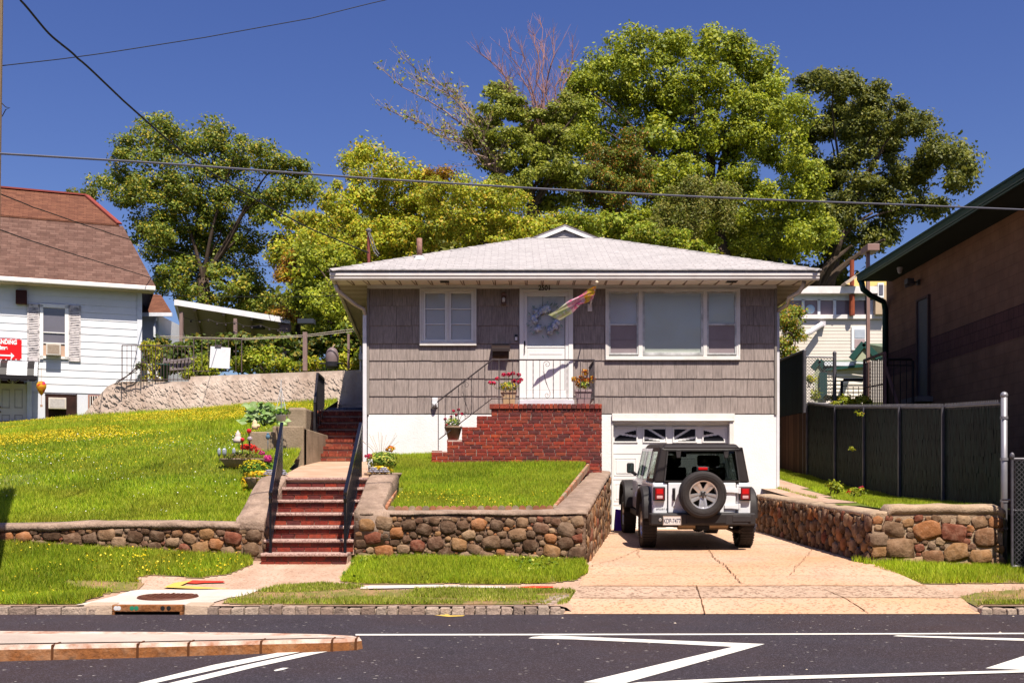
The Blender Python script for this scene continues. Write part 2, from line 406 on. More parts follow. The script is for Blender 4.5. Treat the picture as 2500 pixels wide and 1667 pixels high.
# seams and cracks in the concrete
sb = MB()
def crack(pts, w=.006, H=zdrive, wob=.03, seed=1):
    rr = random.Random(seed); P2 = []
    for i in range(len(pts) - 1):
        a, c = pts[i], pts[i + 1]; n = max(3, int(math.dist(a, c) / .07))
        for k in range(n):
            t = k / n; P2.append((lerp(a[0], c[0], t) + rr.uniform(-wob, wob), lerp(a[1], c[1], t) + rr.uniform(-wob, wob)))
    P2.append(pts[-1])
    for i in range(len(P2) - 1):
        (x0, y0), (x1, y1) = P2[i], P2[i + 1]; L = math.hypot(x1 - x0, y1 - y0) or 1; nx, ny = -(y1 - y0) / L, (x1 - x0) / L; ww = w * rr.uniform(.5, 1.2)
        q = [(x0 - nx * ww, y0 - ny * ww), (x1 - nx * ww, y1 - ny * ww), (x1 + nx * ww, y1 + ny * ww), (x0 + nx * ww, y0 + ny * ww)]
        sb.add([(x, y, float(H(y)) + .012) for x, y in q], [(0, 1, 2, 3)])
crack([(.62 + .2, 13.315), (5.45, 13.315)], .010, wob=.004, seed=2); crack([(.88, 13.995), (5.3, 13.995)], .010, wob=.004, seed=3)
def dpt(px, py): p = ground_pt(px, py, lambda x, y: zdrive(y)); return (p.x, p.y)
crack([dpt(1725, 1335), dpt(1745, 1365), dpt(1812, 1425)], .007, wob=.02, seed=4); crack([dpt(2015, 1440), dpt(2070, 1465), dpt(2120, 1497)], .006, wob=.004, seed=5)
crack([dpt(1700, 1430), dpt(1712, 1465), dpt(1722, 1499)], .008, wob=.004, seed=5)
for i, yy in enumerate((1361, 1382, 1404)):
    crack([dpt(1455 - i * 10, yy), dpt(2040 + i * 60, yy + 2)], .003, wob=.012, seed=8 + i)
crack([dpt(1440, 1385), dpt(1500, 1368), dpt(1560, 1342)], .004, wob=.03, seed=12); crack([dpt(1930, 1405), dpt(1960, 1370), dpt(1990, 1335)], .004, wob=.03, seed=13)
crack([dpt(1560, 1332), dpt(1556, 1350), dpt(1562, 1362)], .004, wob=.03, seed=14)
struct(sb, 'driveway_seams', dark_joint, fix=False)

# ------------------------------------------------------------------ stones
def stones(mb, org, u, n, ulen, top, bot, seed, sizes=(.098, .084, .072, .06, .048, .038, .028, .02), counts=None, asp=1.25, depth=.30, reg=None):
    """rounded field stones bedded in a vertical face. u along the face, n outwards; top/bot: z as functions of s"""
    rr = random.Random(seed); org = Vector(org); u = Vector(u).normalized(); n = Vector(n).normalized(); placed = []
    grid = {}
    def ok(s, z, r):
        for i in range(int((s - .4) / .2), int((s + .4) / .2) + 1):
            for k in range(int((z - .4) / .2), int((z + .4) / .2) + 1):
                for (s2, z2, r2) in grid.get((i, k), ()):
                    if ((s - s2) / asp) ** 2 + (z - z2) ** 2 < ((r + r2) * .90) ** 2: return False
        return True
    for r in sizes:
        tries = int(ulen * 1.0 / (r * r) * 3.2)
        for _ in range(tries):
            s = rr.uniform(r * .6, ulen - r * .6); b0, t0 = bot(s), top(s)
            if t0 - b0 < 2 * r: continue
            z = rr.uniform(b0 + r * .5, t0 - r * .95); q = r * rr.uniform(.85, 1.1)
            if ok(s, z, q): placed.append((s, z, q)); grid.setdefault((int(s / .2), int(z / .2)), []).append((s, z, q))
    bm = bmesh.new(); bmesh.ops.create_icosphere(bm, subdivisions=2, radius=1); base = [v.co.copy() for v in bm.verts]; fs = [tuple(v.index for v in f.verts) for f in bm.faces]; bm.free()
    for (s, z, r) in placed:
        ph = rr.uniform(0, 9); a = rr.uniform(.82, 1.05) * asp; hgt = rr.uniform(.85, 1.02); rot = rr.uniform(-.35, .35); pw = rr.uniform(.34, .68)
        cr, sr = math.cos(rot), math.sin(rot); vs = []
        for c in base:
            q = Vector((math.copysign(abs(c.x) ** pw, c.x), c.y, math.copysign(abs(c.z) ** pw, c.z))); k = 1 + .34 * mnoise.noise(c * 1.6 + Vector((ph, ph * 2, 0))) + .13 * mnoise.noise(c * 4.3 + Vector((0, ph, ph)))
            x = q.x * r * a * k * .94; zz = q.z * r * hgt * k * .94; y = c.y * r * depth * (1 + .3 * mnoise.noise(c * 2 + Vector((0, ph, ph))))
            x, zz = x * cr - zz * sr, x * sr + zz * cr
            p = org + u * (s + x) + n * (y + .012); vs.append((p.x, p.y, z + zz))
        mb.add(vs, fs)

def wall_poly(pts):
    return pts
# ---- left wall along the verge
LW = thing('stone_wall', (-8.5, 15.5, .5), 'long low fieldstone retaining wall below the big sloping lawn, left of the front steps', 'retaining wall')
X0, X1 = -16.0, -3.86
tz = lambda s: .985 + .02 * math.sin(s * 1.3)
b = MB()
nseg = 60
for i in range(nseg):
    a, c = X0 + (X1 - X0) * i / nseg, X0 + (X1 - X0) * (i + 1) / nseg
    b.hexa([(a, 15.42, -.1), (c, 15.42, -.1), (c, 15.72, -.1), (a, 15.72, -.1)], [(a, 15.42, tz(a - X0) - .07), (c, 15.42, tz(c - X0) - .07), (c, 15.72, tz(a - X0) - .07), (a, 15.72, tz(a - X0) - .07)])
b.box(X1, -3.50, 15.41, 15.72, -.1, 1.0)
part(b, 'mortar_bed', mortar_mat, LW)
b = MB(); stones(b, (-8.6, 15.42, 0), (1, 0, 0), (0, -1, 0), 5.08, lambda s: .93, lambda s: float(zbase(-8.6 + s)) - .12, 3, asp=1.35)
stones(b, (-3.50, 15.42, 0), (0, 1, 0), (1, 0, 0), .5, lambda s: .95, lambda s: .5, 5)
stones(b, (-13.6, 15.42, 0), (1, 0, 0), (0, -1, 0), 5.0, lambda s: .93, lambda s: float(zbase(-13.6 + s)) - .12, 23, asp=1.35, sizes=(.15, .1, .06))
part(b, 'field_stones', stone_mat, LW, smooth=True)
def cap_strip(b, pts_in, pts_out, th, jit=.012, seed=0, n=None):
    """ragged concrete coping between two polylines of (x,y,z)"""
    m = len(pts_in)
    vs = []; fs = []
    for i in range(m):
        a, c = Vector(pts_in[i]), Vector(pts_out[i])
        j = lambda k: jit * mnoise.noise(Vector((a.x * 3 + k, a.y * 3, k + seed)))
        d = (c - a); e = .18
        ring = [a + Vector((0, 0, -th)), a + Vector((0, 0, -.02)), a + d * e * .35 + Vector((0, 0, .0)), a + d * .5 + Vector((0, 0, .012 + j(1))), c - d * e * .35, c + Vector((0, 0, -.03 + j(2))), c + Vector((0, 0, -th + j(5)))]
        ring = [q + Vector((j(3), j(4), 0)) for q in ring]; vs += ring
    k = 7
    for i in range(m - 1):
        for q in range(k): fs.append((i * k + q, i * k + (q + 1) % k, (i + 1) * k + (q + 1) % k, (i + 1) * k + q))
    fs.append(tuple(range(k))); fs.append(tuple((m - 1) * k + q for q in range(k))[::-1]); b.add(vs, fs)
b = MB(); N_ = 160
xs = [X0 + (X1 + .02 - X0) * i / N_ for i in range(N_ + 1)]
cap_strip(b, [(x, 15.76, tz(x - X0) + .02) for x in xs], [(x, 15.385, tz(x - X0)) for x in xs], .09, .03, 2)
part(b, 'coping', cap_mat, LW, smooth=True)
# left cheek of the steps
LC = thing('step_cheek', (-3.7, 16.2, .9), 'sloping rough concrete cheek wall on the left side of the front steps', 'cheek wall')
b = MB()
prof = [(15.385, .90), (15.385, 1.00), (15.43, 1.07), (15.50, 1.10), (15.6, 1.14), (16.0, 1.30), (16.4, 1.49), (16.8, 1.64), (17.0, 1.68), (17.25, 1.70), (17.25, .8), (15.5, .8)]
n_ = 5
vs = []; fs = []
for k in range(n_):
    x = lerp(-3.90, -3.49, k / (n_ - 1)); e = .03 if k in (0, n_ - 1) else 0
    for (y, z) in prof: vs.append((x + .012 * mnoise.noise(Vector((y * 5, z * 3, k))), y + e * .4, z - e + .012 * mnoise.noise(Vector((y * 7, k, 3)))))
m_ = len(prof)
for k in range(n_ - 1):
    for i in range(m_): fs.append((k * m_ + i, (k + 1) * m_ + i, (k + 1) * m_ + (i + 1) % m_, k * m_ + (i + 1) % m_))
fs.append(tuple(range(m_))); fs.append(tuple((n_ - 1) * m_ + i for i in range(m_))[::-1]); b.add(vs, fs)
part(b, 'cheek', cap_mat, LC, bevel=.02)
b = MB(); b.box(-3.87, -3.51, 15.50, 17.2, .0, .82); part(b, 'foot', mortar_mat, LC)

# ---- right raised bed wall: front run, driveway run, copings
RW = thing('stone_wall', (0, 15.5, .45), 'fieldstone retaining wall round the small raised front lawn, between the steps and the driveway', 'retaining wall')
b = MB(); b.hexa([(-2.215, 15.42, 0), (1.03, 15.42, 0), (1.03, 15.8, 0), (-2.215, 15.8, 0)], [(-2.215, 15.42, 1.09), (1.03, 15.42, 1.09), (1.03, 15.8, 1.09), (-2.215, 15.8, 1.09)])
tzr = lambda s: float(np.interp(s, [0, 6.5], [1.10, 1.80])) 
dirv = Vector((.91, 6.4, 0)).normalized(); nv = Vector((dirv.y, -dirv.x, 0))
A = Vector((1.04, 15.42, 0)); B = A + dirv * 6.45
b.hexa([(A.x, A.y, 0), (B.x, B.y, 0), (B.x - .4, B.y, 0), (A.x - .4, A.y + .05, 0)], [(A.x, A.y, tzr(0)), (B.x, B.y, tzr(6.45)), (B.x - .4, B.y, tzr(6.45)), (A.x - .4, A.y + .05, tzr(0))])
part(b, 'mortar_bed', mortar_mat, RW)
b = MB(); stones(b, (-2.215, 15.42, 0), (1, 0, 0), (0, -1, 0), 3.2, lambda s: 1.08, lambda s: .38, 8, sizes=(.11, .095, .082, .07, .058, .046, .036, .027, .02), asp=1.25)
stones(b, (A.x, A.y, 0), dirv, nv, 6.35, lambda s: tzr(s) - .02, lambda s: float(zdrive(15.4 + s)) - .05, 9, sizes=(.11, .09, .07, .055, .042, .03, .022), asp=1.1)
part(b, 'field_stones', stone_mat, RW, smooth=True)
b = MB(); xs = [-2.22 + (3.27) * i / 60 for i in range(61)]
cap_strip(b, [(x, 15.80, 1.165) for x in xs], [(x, 15.402, 1.155) for x in xs], .055, .02, 5)
ss = [.0 + 6.4 * i / 80 for i in range(81)]
wcap = lambda s: float(np.interp(s, [0, 1, 6.4], [.50, .46, .36]))
cap_strip(b, [tuple(A + dirv * s - nv * (wcap(s)) + Vector((0, .0, tzr(s) + .075))) for s in ss], [tuple(A + dirv * s + nv * .02 + Vector((0, 0, tzr(s) + .06))) for s in ss], .08, .02, 7)
part(b, 'coping', cap_mat, RW, smooth=True)
# right cheek: broad sloping slab beside the steps
b = MB()
cl = [(15.40, 1.17), (15.8, 1.27), (16.2, 1.42), (16.7, 1.60), (17.0, 1.68), (17.35, 1.72)]
cap_strip(b, [(-2.225 + .0, y, z) for y, z in cl], [(float(np.interp(y, [15.4, 15.8, 17.4], [-1.72, -1.86, -1.80])), y, z - .02) for y, z in cl], .5, .015, 9)
RC = thing('step_cheek', (-2.0, 16.2, .9), 'broad sloping concrete cheek on the right side of the front steps', 'cheek wall')
part(b, 'cheek', cap_mat, RC, smooth=True)
# scalloped terracotta edging round the raised lawn
terra = M('terracotta_edging', [(0.30, 0.12, 0.06), (0.38, 0.18, 0.10), (0.30, 0.22, 0.15)], island=True, rough=.8, scale=10, bump=.4)
ED = thing('lawn_edging', (-.3, 15.86, 1.15), 'scalloped terracotta lawn edging along the front and side of the raised lawn', 'edging')
b = MB()
def scallop(p, q, w=.1, h=.075):
    p = Vector(p); q = Vector(q); d = (q - p); n = max(1, int(d.length / w)); d /= n; u = d.normalized(); nn = Vector((-u.y, u.x, 0)) * .022
    for i in range(n):
        c = p + d * (i + .5); r = d.length * .49
        vs = []; m = 7
        for s_ in (-1, 1):
            vs.append(c - d * .49 + nn * s_ + Vector((0, 0, -.05))); 
            for k in range(m + 1):
                th = math.pi * (1 - k / m); vs.append(c + u * (math.cos(th) * r) + nn * s_ + Vector((0, 0, math.sin(th) * r * .8 + h * .35)))
            vs.append(c + d * .49 + nn * s_ + Vector((0, 0, -.05)))
        N2 = m + 3; fs = [tuple(range(N2)), tuple(range(N2, 2 * N2))[::-1]] + [(k, k + 1, N2 + k + 1, N2 + k) for k in range(N2 - 1)]
        b.add([tuple(v) for v in vs], fs)
scallop((-1.80, 15.87, 1.16), (.60, 15.87, 1.17))
scallop((-1.82, 15.9, 1.17), (-1.83, 17.3, 1.42)); scallop((.62, 15.9, 1.17), (1.48, 21.2, 1.92))
part(b, 'edging_tiles', terra, ED)

# ---- wall on the right of the driveway
DW = thing('stone_wall', (5.1, 16, .4), 'fieldstone wall right of the driveway, turning the corner toward the galvanised fence post', 'retaining wall')
A2 = Vector((5.14, 15.6, 0)); B2 = Vector((4.90, 21.85, 0)); d2 = (B2 - A2).normalized(); n2 = Vector((-d2.y, d2.x, 0))
t2 = lambda s: float(np.interp(s, [0, 6.3], [1.10, 1.36]))
b = MB()
b.hexa([(A2.x, A2.y, 0), (5.5, A2.y, 0), (5.3, B2.y, 0), (B2.x, B2.y, 0)], [(A2.x, A2.y, t2(0)), (5.5, A2.y, t2(0)), (5.3, B2.y, t2(6.3)), (B2.x, B2.y, t2(6.3))])
b.box(5.5, 7.0, 15.60, 15.95, 0, 1.16); b.box(5.2, 5.52, 15.603, 15.94, 0, 1.12)
part(b, 'mortar_bed', M('wall_mortar_light', [(0.27, 0.18, 0.11), (0.40, 0.28, 0.19)], scale=6, bump=.9, bscale=30), DW)
b = MB(); stones(b, A2, d2, n2, 6.25, lambda s: t2(s) - .0, lambda s: float(zdrive(15.6 + s)) - .05, 19, sizes=(.13, .10, .08, .062, .048, .034), asp=.85, depth=.5)
stones(b, (5.16, 15.60, 0), (1, 0, 0), (0, -1, 0), 1.84, lambda s: 1.10, lambda s: .3, 20, sizes=(.14, .115, .09, .07, .05, .035), asp=1.4, depth=.16)
part(b, 'field_stones', stone_mat, DW, smooth=True)
b = MB(); ss = [6.27 * i / 70 for i in range(71)]
cap_strip(b, [tuple(A2 + d2 * s - n2 * .34 + Vector((0, 0, t2(s) + .04))) for s in ss], [tuple(A2 + d2 * s + n2 * .02 + Vector((0, 0, t2(s) + .03))) for s in ss], .07, .02, 11)
xs = [5.36 + 1.68 * i / 30 for i in range(31)]
cap_strip(b, [(x, 15.98, 1.25 - (.07 if x < 5.4 else 0) - max(0, x - 6.93) * .6) for x in xs], [(x, 15.585, 1.235 - (.07 if x < 5.4 else 0) - max(0, x - 6.93) * .6) for x in xs], .12, .03, 13)
part(b, 'coping', M('cap_concrete_tan', [(0.36, 0.25, 0.16), (0.50, 0.37, 0.26)], scale=5, bump=.9, bscale=30, stain=(0.2, .13, .09), sscale=2, samt=.6), DW, smooth=True)

# ------------------------------------------------------------------ front steps
def brick_face(b, x0, x1, y, z0, z1, bw=.20, bh=.057, j=.012, seed=0, axis='X', out=-1, thick=.02, bond=True):
    """bricks on a vertical face. axis X: run along x at depth y; axis Y: run along y at x=y"""
    rr = random.Random(seed); z = z0 + j * .5; row = 0
    while z + bh * .6 < z1:
        h = min(bh, z1 - z - j * .3); x = x0 - (rr.choice([0, .5]) if row % 2 else 0) * bw if bond else x0
        if row % 2: x = x0 - bw * .5
        while x < x1 - .01:
            w = bw * rr.uniform(.94, 1.04); a, c = max(x0, x), min(x1, x + w)
            if c - a > .02:
                o = rr.uniform(0, .004)
                if axis == 'X': b.box(a, c - j, y - thick - o if out < 0 else y, y if out < 0 else y + thick + o, z, z + h)
                else: b.box(y - thick - o if out < 0 else y, y if out < 0 else y + thick + o, a, c - j, z, z + h)
            x += w
        z += bh + j; row += 1
ST = thing('front_steps', (-2.9, 15.1, .4), 'front flight of seven red brick steps with speckled concrete treads, rising from the pavement', 'steps')
treads = [(15.10, .582), (15.40, .757), (15.70, .941), (16.0, 1.124), (16.3, 1.313), (16.6, 1.50), (16.9, 1.653)]
core = MB(); bb = MB(); tb = MB()
for i, (y, z) in enumerate(treads):
    zp = .40 if i == 0 else treads[i - 1][1]
    xl, xr = (-3.47, -2.27) if i == 0 else (-3.495, -2.228)
    core.box(xl, xr, y + .03, 17.0, zp - .04, z - .045)
    brick_face(bb, xl, xr, y + .03, zp, z - .045, seed=30 + i)
    y1 = treads[i + 1][0] + .03 if i < 6 else 17.0
    t = MB(); t.box(xl + .0, xr + (.0 if i else .0), y - .03, y1 + .002 * i, z - .045, z)
    part(t, 'tread', tread_mat, ST, bevel=.012)
part(core, 'mortar_core', joint_dark, ST); part(bb, 'risers', brick_mat, ST)
# walk from the steps to the side stair
def zwalk(Y): return np.interp(Y, [16.9, 22.9], [1.645, 2.08])
b = MB(); vs = []; fs = []; m_ = 20
for i in range(m_ + 1):
    y = lerp(16.98, 22.95, i / m_); xl = lerp(-3.62, -4.25, i / m_); xr = lerp(-2.22, -3.02, min(1, i / m_ * 1.02))
    for k in range(5): vs.append((lerp(xl, xr, k / 4), y, float(zwalk(y)) - (.05 if k in (0, 4) and False else 0)))
for i in range(m_):
    for k in range(4): a = i * 5 + k; fs.append((a, a + 1, a + 6, a + 5))
b.add(vs, fs); struct(b, 'garden_path', M('path_concrete', [(0.42, 0.26, 0.17), (0.58, 0.40, 0.29)], scale=3, bump=.5, bscale=60, stain=(.32, .18, .10), sscale=1.2, samt=.6))
b = MB(); b.box(-3.60, -2.24, 16.96, 17.5, .6, 1.63); struct(b, 'path_footing', joint_dark)
b = MB(); b.add([(-3.62, 17.0, float(zwalk(17.0)) - .0), (-2.2, 17.0, 1.65), (-3.0, 22.95, 2.08), (-4.26, 22.95, 2.08)] + [(-3.62, 17.0, .7), (-2.2, 17.0, .7), (-3.0, 22.95, 1), (-4.26, 22.95, 1)], [(0, 4, 5, 1), (1, 5, 6, 2), (3, 2, 6, 7), (0, 3, 7, 4)]); struct(b, 'path_sides', joint_dark)
# side stair
SS = thing('side_steps', (-3.65, 22.9, 2.1), 'dark red brick stair climbing in shade along the left side of the bungalow', 'steps')
core = MB(); bb = MB()
for i in range(7):
    y = 22.9 + .3 * i; z0 = 2.08 + .164 * i; z1 = z0 + .164
    core.box(-4.27, -3.03, y + .02, 25.2, z0 - .06, z1 - .03)
    brick_face(bb, -4.27, -3.03, y + .02, z0, z1 - .06, seed=50 + i)
    rr = random.Random(60 + i); x = -4.27
    while x < -3.05:                                    # bricks on edge as nosing
        w = rr.uniform(.068, .078); bb.box(x, min(-3.03, x + w - .008), y - .012 + rr.uniform(0, .006), y + .22, z1 - .062, z1); x += w
core.box(-4.42, -4.285, 22.95, 25.2, 1.8, 2.34); 
for i in range(7):
    y = 22.9 + .3 * i; z1 = 2.08 + .164 * (i + 1) + .06
    brick_face(bb, -4.43, -4.285, y + .0, 1.9, z1, seed=80 + i, bw=.14); core.box(-4.425, -4.29, y + .002, y + .30, 1.9, z1 - .01)
brick_face(bb, -4.43, -3.03, 25.2, 3.1, 3.34, seed=77); core.box(-4.42, -3.03, 25.21, 26.4, 2.5, 3.33)
part(core, 'mortar_core', joint_dark, SS); part(bb, 'bricks', M('stair_brick', [(0.20, 0.035, 0.018), (0.25, 0.05, 0.025), (0.17, 0.028, 0.016), (0.28, 0.07, 0.035)], island=True, rough=.7, scale=14, bump=.4, bscale=60), SS)
# concrete retaining blocks left of the side stair
RB = thing('garden_wall', (-4.7, 22, 2.2), 'stained low concrete garden wall stepping down beside the brick side stair', 'wall')
gw = M('garden_wall_concrete', [(0.26, 0.19, 0.13), (0.36, 0.27, 0.19)], scale=4, bump=.6, bscale=30, stain=(0.10, 0.08, .04), sscale=2.5, samt=.6)
b = MB()
p0, p1 = PX(665, 21), PX(741, 21)
b.box(p0, p1, 21.0, 21.3, 1.6, PZ(1040, 21)); part(b, 'block', gw, RB, bevel=.02)
b = MB(); b.box(PX(741, 21), PX(757, 22.3), 21.05, 24.8, 1.7, PZ(1040, 21) - .03); part(b, 'block', gw, RB, bevel=.02)
b = MB(); b.box(PX(723, 24.0), PX(757, 24) + .1, 23.0, 25.3, 2.0, PZ(1003, 24)); part(b, 'block', gw, RB, bevel=.05)
b = MB(); b.box(PX(612, 20.9), PX(672, 20.9), 20.8, 21.15, 1.7, PZ(1055, 21)); part(b, 'block', gw, RB, bevel=.02)

# ------------------------------------------------------------------ lawns (soil sheets; blades come later)
sheet('left_lawn', HL, -22, -3.62, 15.70, 34.5, .25, soil_mat, mask=lambda X, Y: (X < -3.85 - np.clip(Y - 17, 0, 6) * .12))
sheet('left_lawn_edge', HL, -4.9, -3.55, 17.25, 22.9, .06, soil_mat, dz=-.01, mask=lambda X, Y: X < -3.66 - (Y - 17) * .105)
sheet('right_lawn', HR, -2.2, 1.62, 15.78, 22.9, .12, soil_mat, mask=lambda X, Y: (X < .55 + (Y - 15.7) * .158) & (X > np.interp(Y, [15, 17.3, 22.9], [-1.84, -1.84, -3.0])))
sheet('side_lawn', HS, 5.2, 7.35, 15.95, 36, .25, soil_mat, mask=lambda X, Y: (X > np.interp(Y, [15, 22, 22.8], [5.4, 5.2, 5.5])))
b = MB(); b.add([(5.24, 17.5, 1.235), (5.75, 17.5, 1.24), (6.2, 22.8, 1.515), (6.35, 30, 2.115), (5.55, 30, 2.115), (5.52, 22.8, 1.52), (5.15, 21, 1.40)], [(0, 1, 2, 3, 4, 5, 6)]); 
for i, v in enumerate(b.v): b.v[i] = (v[0], v[1], float(HS(v[0], v[1])) + .02)
struct(b, 'side_path', concrete_walk)
sheet('side_path', HS, 5.2, 6.4, 18, 32, .2, concrete_walk, dz=.012, mask=lambda X, Y: (X > np.interp(Y, [18, 22.6, 22.8], [5.2, 5.1, 5.45])) & (X < np.interp(Y, [17, 22.8, 30], [5.6, 6.1, 6.4])))
bpy.data.objects.remove(bpy.data.objects['side_path'])
sheet('back_yard', lambda X, Y: np.interp(Y, [22, 24.5, 26, 40], [1.4, 2.8, 3.5, 4.2]) + 0 * X, 7.32, 60, 22, 42, .5, soil_mat)
sheet('rear_garden', lambda X, Y: np.interp(X, [-9.0, -8.6], [4.44, 4.62]) + .03 * (Y - 30), -11.2, -3.1, 29.1, 40, .1, soil_mat, mask=lambda X, Y: Y > np.interp(X, [-11.2, -8.7, -7, -3.5], [30.75, 30.15, 29.85, 29.25]))

# ------------------------------------------------------------------ road side: kerb, inlet, median, markings
granite = M('cobble_granite', [(0.26, 0.18, 0.14), (0.34, 0.25, 0.20), (0.22, 0.16, 0.13), (0.38, 0.29, 0.23)], island=True, rough=.8, scale=12, bump=.9, bscale=40)
b = MB(); x = -30.0; rr = random.Random(5)
def cobble(b, x0, x1, y0, y1, z0, z1, rr):
    j = lambda: rr.uniform(-.012, .012)
    b.hexa([(x0 + j(), y0 + j(), z0), (x1 + j(), y0 + j(), z0), (x1, y1, z0), (x0, y1, z0)], [(x0 + .006 + j() * .5, y0 + .015 + j(), z1 + j()), (x1 - .006 + j() * .5, y0 + .015 + j(), z1 + j()), (x1 - .01, y1, z1 + j()), (x0 + .01, y1, z1 + j())])
while x < 30:
    left = x < PX(430, 12.7)
    w = rr.uniform(.17, .32) if left else rr.uniform(.12, .17)
    if PX(275, 12.7) - .25 < x < PX(500, 12.7): x += .05; continue
    if .45 < x < 5.45: x = 5.45
    cobble(b, x, x + w - .004, 12.70 + rr.uniform(-.02, .01), 12.88, -.08, .085 + rr.uniform(-.012, .012) - (.02 if x > 5 else 0), rr); x += w
for i in range(8):                                      # cobbles turning into the driveway flare
    y = 12.86 + i * .14; xx = .50 + i * .045
    for k in (0, 1): cobble(b, xx - .12 * k - .11, xx - .12 * k, y, y + .13, 0, float(HF(xx - .15, y)) + .02, rr)
b.box(-30, PX(275, 12.7) - .26, 12.76, 12.9, -.05, .06); b.box(PX(500, 12.7), .62, 12.76, 12.92, -.05, .055); cobble(b, .452, .575, 12.71, 12.88, -.08, .05, rr); struct(b, 'kerb', granite, bevel=.012)
# storm inlet
IN = thing('storm_drain', (PX(360, 12.7), 12.7, 0), 'rusty cast iron storm drain throat set in the kerb below the manhole', 'drain')
xa, xb = PX(276, 12.7), PX(447, 12.7)
b = MB(); b.box(xa, xb, 12.66, 12.74, .035, .115); b.box(xa, xa + .03, 12.66, 12.76, -.02, .035); b.box(xb - .03, xb, 12.66, 12.76, -.02, .035); part(b, 'iron_face', rust_mat, IN, bevel=.008)
b = MB(); b.box(xa + .03, xb - .03, 12.70, 12.9, -.02, .034); part(b, 'throat', M('pit_black', [(0.004, .004, .004)], rough=1), IN)
b = MB()
wht = M('paint_dot', [(.7, .7, .72)]); grn = M('paint_dot_green', [(0.02, 0.22, 0.12)]); blk = M('paint_dot_black', [(0.01, .01, .01)])
for nm, pxs, mt in (('white_dots', (283, 290), wht), ('green_dots', (322, 333), grn), ('black_dots', (397, 412), blk)):
    b = MB()
    for q in pxs: b.lathe([(0, -.003), (.026, -.002), (.026, 0), (0, 0)], (PX(q, 12.66), 12.6595, .078), 12, 'Y')
    part(b, nm, mt, IN)
b = MB(); 
b.hexa([(xa - .35, 12.70, -.05), (xa - .01, 12.70, -.05), (xa - .01, 12.95, -.05), (xa - .35, 12.95, -.05)], [(xa - .35, 12.72, .11), (xa - .01, 12.71, .115), (xa - .01, 12.95, .12), (xa - .35, 12.95, .12)])
b.hexa([(xb + .01, 12.70, -.05), (xb + .30, 12.70, -.05), (xb + .30, 12.95, -.05), (xb + .01, 12.95, -.05)], [(xb + .01, 12.72, .115), (xb + .30, 12.71, .10), (xb + .30, 12.95, .12), (xb + .01, 12.95, .12)])
part(b, 'kerb_shoulder', M('shoulder_concrete', [(.40, .28, .2), (.5, .38, .29)], scale=5, bump=.6), IN, bevel=.012)
# white slab with manhole
def vsheet(name, poly, mat, H=HF, dz=.012, step=.06):
    q = [ground_pt(px, py, H) for px, py in poly]; pw = [(v.x, v.y) for v in q]
    xs_ = [v[0] for v in pw]; ys_ = [v[1] for v in pw]
    b = MB(); me = bmesh.new()
    # cut a fine fan: many short strips
    n = 40; ylo, yhi = min(ys_), max(ys_); rows = []
    for i in range(n + 1):
        y = lerp(ylo + 1e-4, yhi - 1e-4, i / n); xi = []
        for k in range(len(pw)):
            (ax, ay), (bx, by) = pw[k], pw[(k + 1) % len(pw)]
            if (ay > y) != (by > y): xi.append(ax + (y - ay) * (bx - ax) / (by - ay))
        rows.append((y, min(xi), max(xi)) if xi else None)
    rows = [r for r in rows if r]; vs = []; fs = []; m = 24
    for (y, a, c) in rows:
        for k in range(m + 1): X = lerp(a, c, k / m); vs.append((X, y, float(H(X, y)) + dz))
    for i in range(len(rows) - 1):
        for k in range(m): a = i * (m + 1) + k; fs.append((a, a + 1, a + m + 2, a + m + 1))
    b.add(vs, fs); return struct(b, name, mat, smooth=True)
vsheet('inlet_slab', [(185, 1478), (500, 1478), (560, 1460), (640, 1440), (330, 1441), (290, 1452)], slab_mat)
MH = thing('manhole_cover', tuple(ground_pt(410, 1458, HF)), 'round dark red iron manhole cover in the pale slab by the kerb', 'manhole cover')
c = ground_pt(410, 1459, HF); b = MB()
sl = float(HF(c.x, c.y + .1) - HF(c.x, c.y - .1)) / .2
b.lathe([(0, .02), (.33, .02), (.335, .012), (.345, .012), (.36, .018), (.37, .0)], (0, 0, 0), 40)
for i in range(-4, 5):
    for k in range(-4, 5):
        if i * i + k * k < 17: b.box(i * .065 - .018, i * .065 + .018, k * .065 - .018, k * .065 + .018, .02, .026)
b.v = [(x + c.x, y + c.y, z + c.z + sl * y + .01) for x, y, z in b.v]
part(b, 'lid', M('iron_lid', [(0.07, 0.02, 0.012), (0.12, 0.04, 0.02)], rough=.6, scale=8, bump=.4), MH)
# paint strips on the pavement
pwhite = M('faded_white_paint', [(.46, .40, .36), (.56, .51, .47)], scale=6); pred = M('utility_red_paint', [(.55, .02, .012), (.62, .06, .03)], scale=8); pyel = M('utility_yellow_paint', [(.60, .42, .05), (.5, .33, .12)], scale=8)
def mark(name, poly, mat, H=None, z=.004, dz=.02):
    b = MB()
    if H is None: vs = [tuple(G(px, py, z)) for px, py in poly]
    else: vs = [tuple(ground_pt(px, py, H) + Vector((0, 0, dz))) for px, py in poly]
    b.add(vs, [tuple(range(len(vs)))]); return struct(b, name, mat)
mark('white_survey_line', [(880, 1433), (1060, 1430), (1235, 1434), (1235, 1438), (1060, 1437), (880, 1440)], pwhite, HF)
mark('red_survey_mark', [(1262, 1436), (1300, 1433), (1350, 1434), (1352, 1437), (1300, 1439), (1285, 1438)], pred, HF)
mark('red_survey_mark', [(440, 1425), (470, 1419), (545, 1421), (550, 1424), (500, 1425), (480, 1427)], pred, HF)
mark('yellow_survey_mark', [(400, 1437), (425, 1426), (470, 1420), (440, 1433), (490, 1436), (560, 1440), (480, 1441)], pyel, HF, dz=.024)
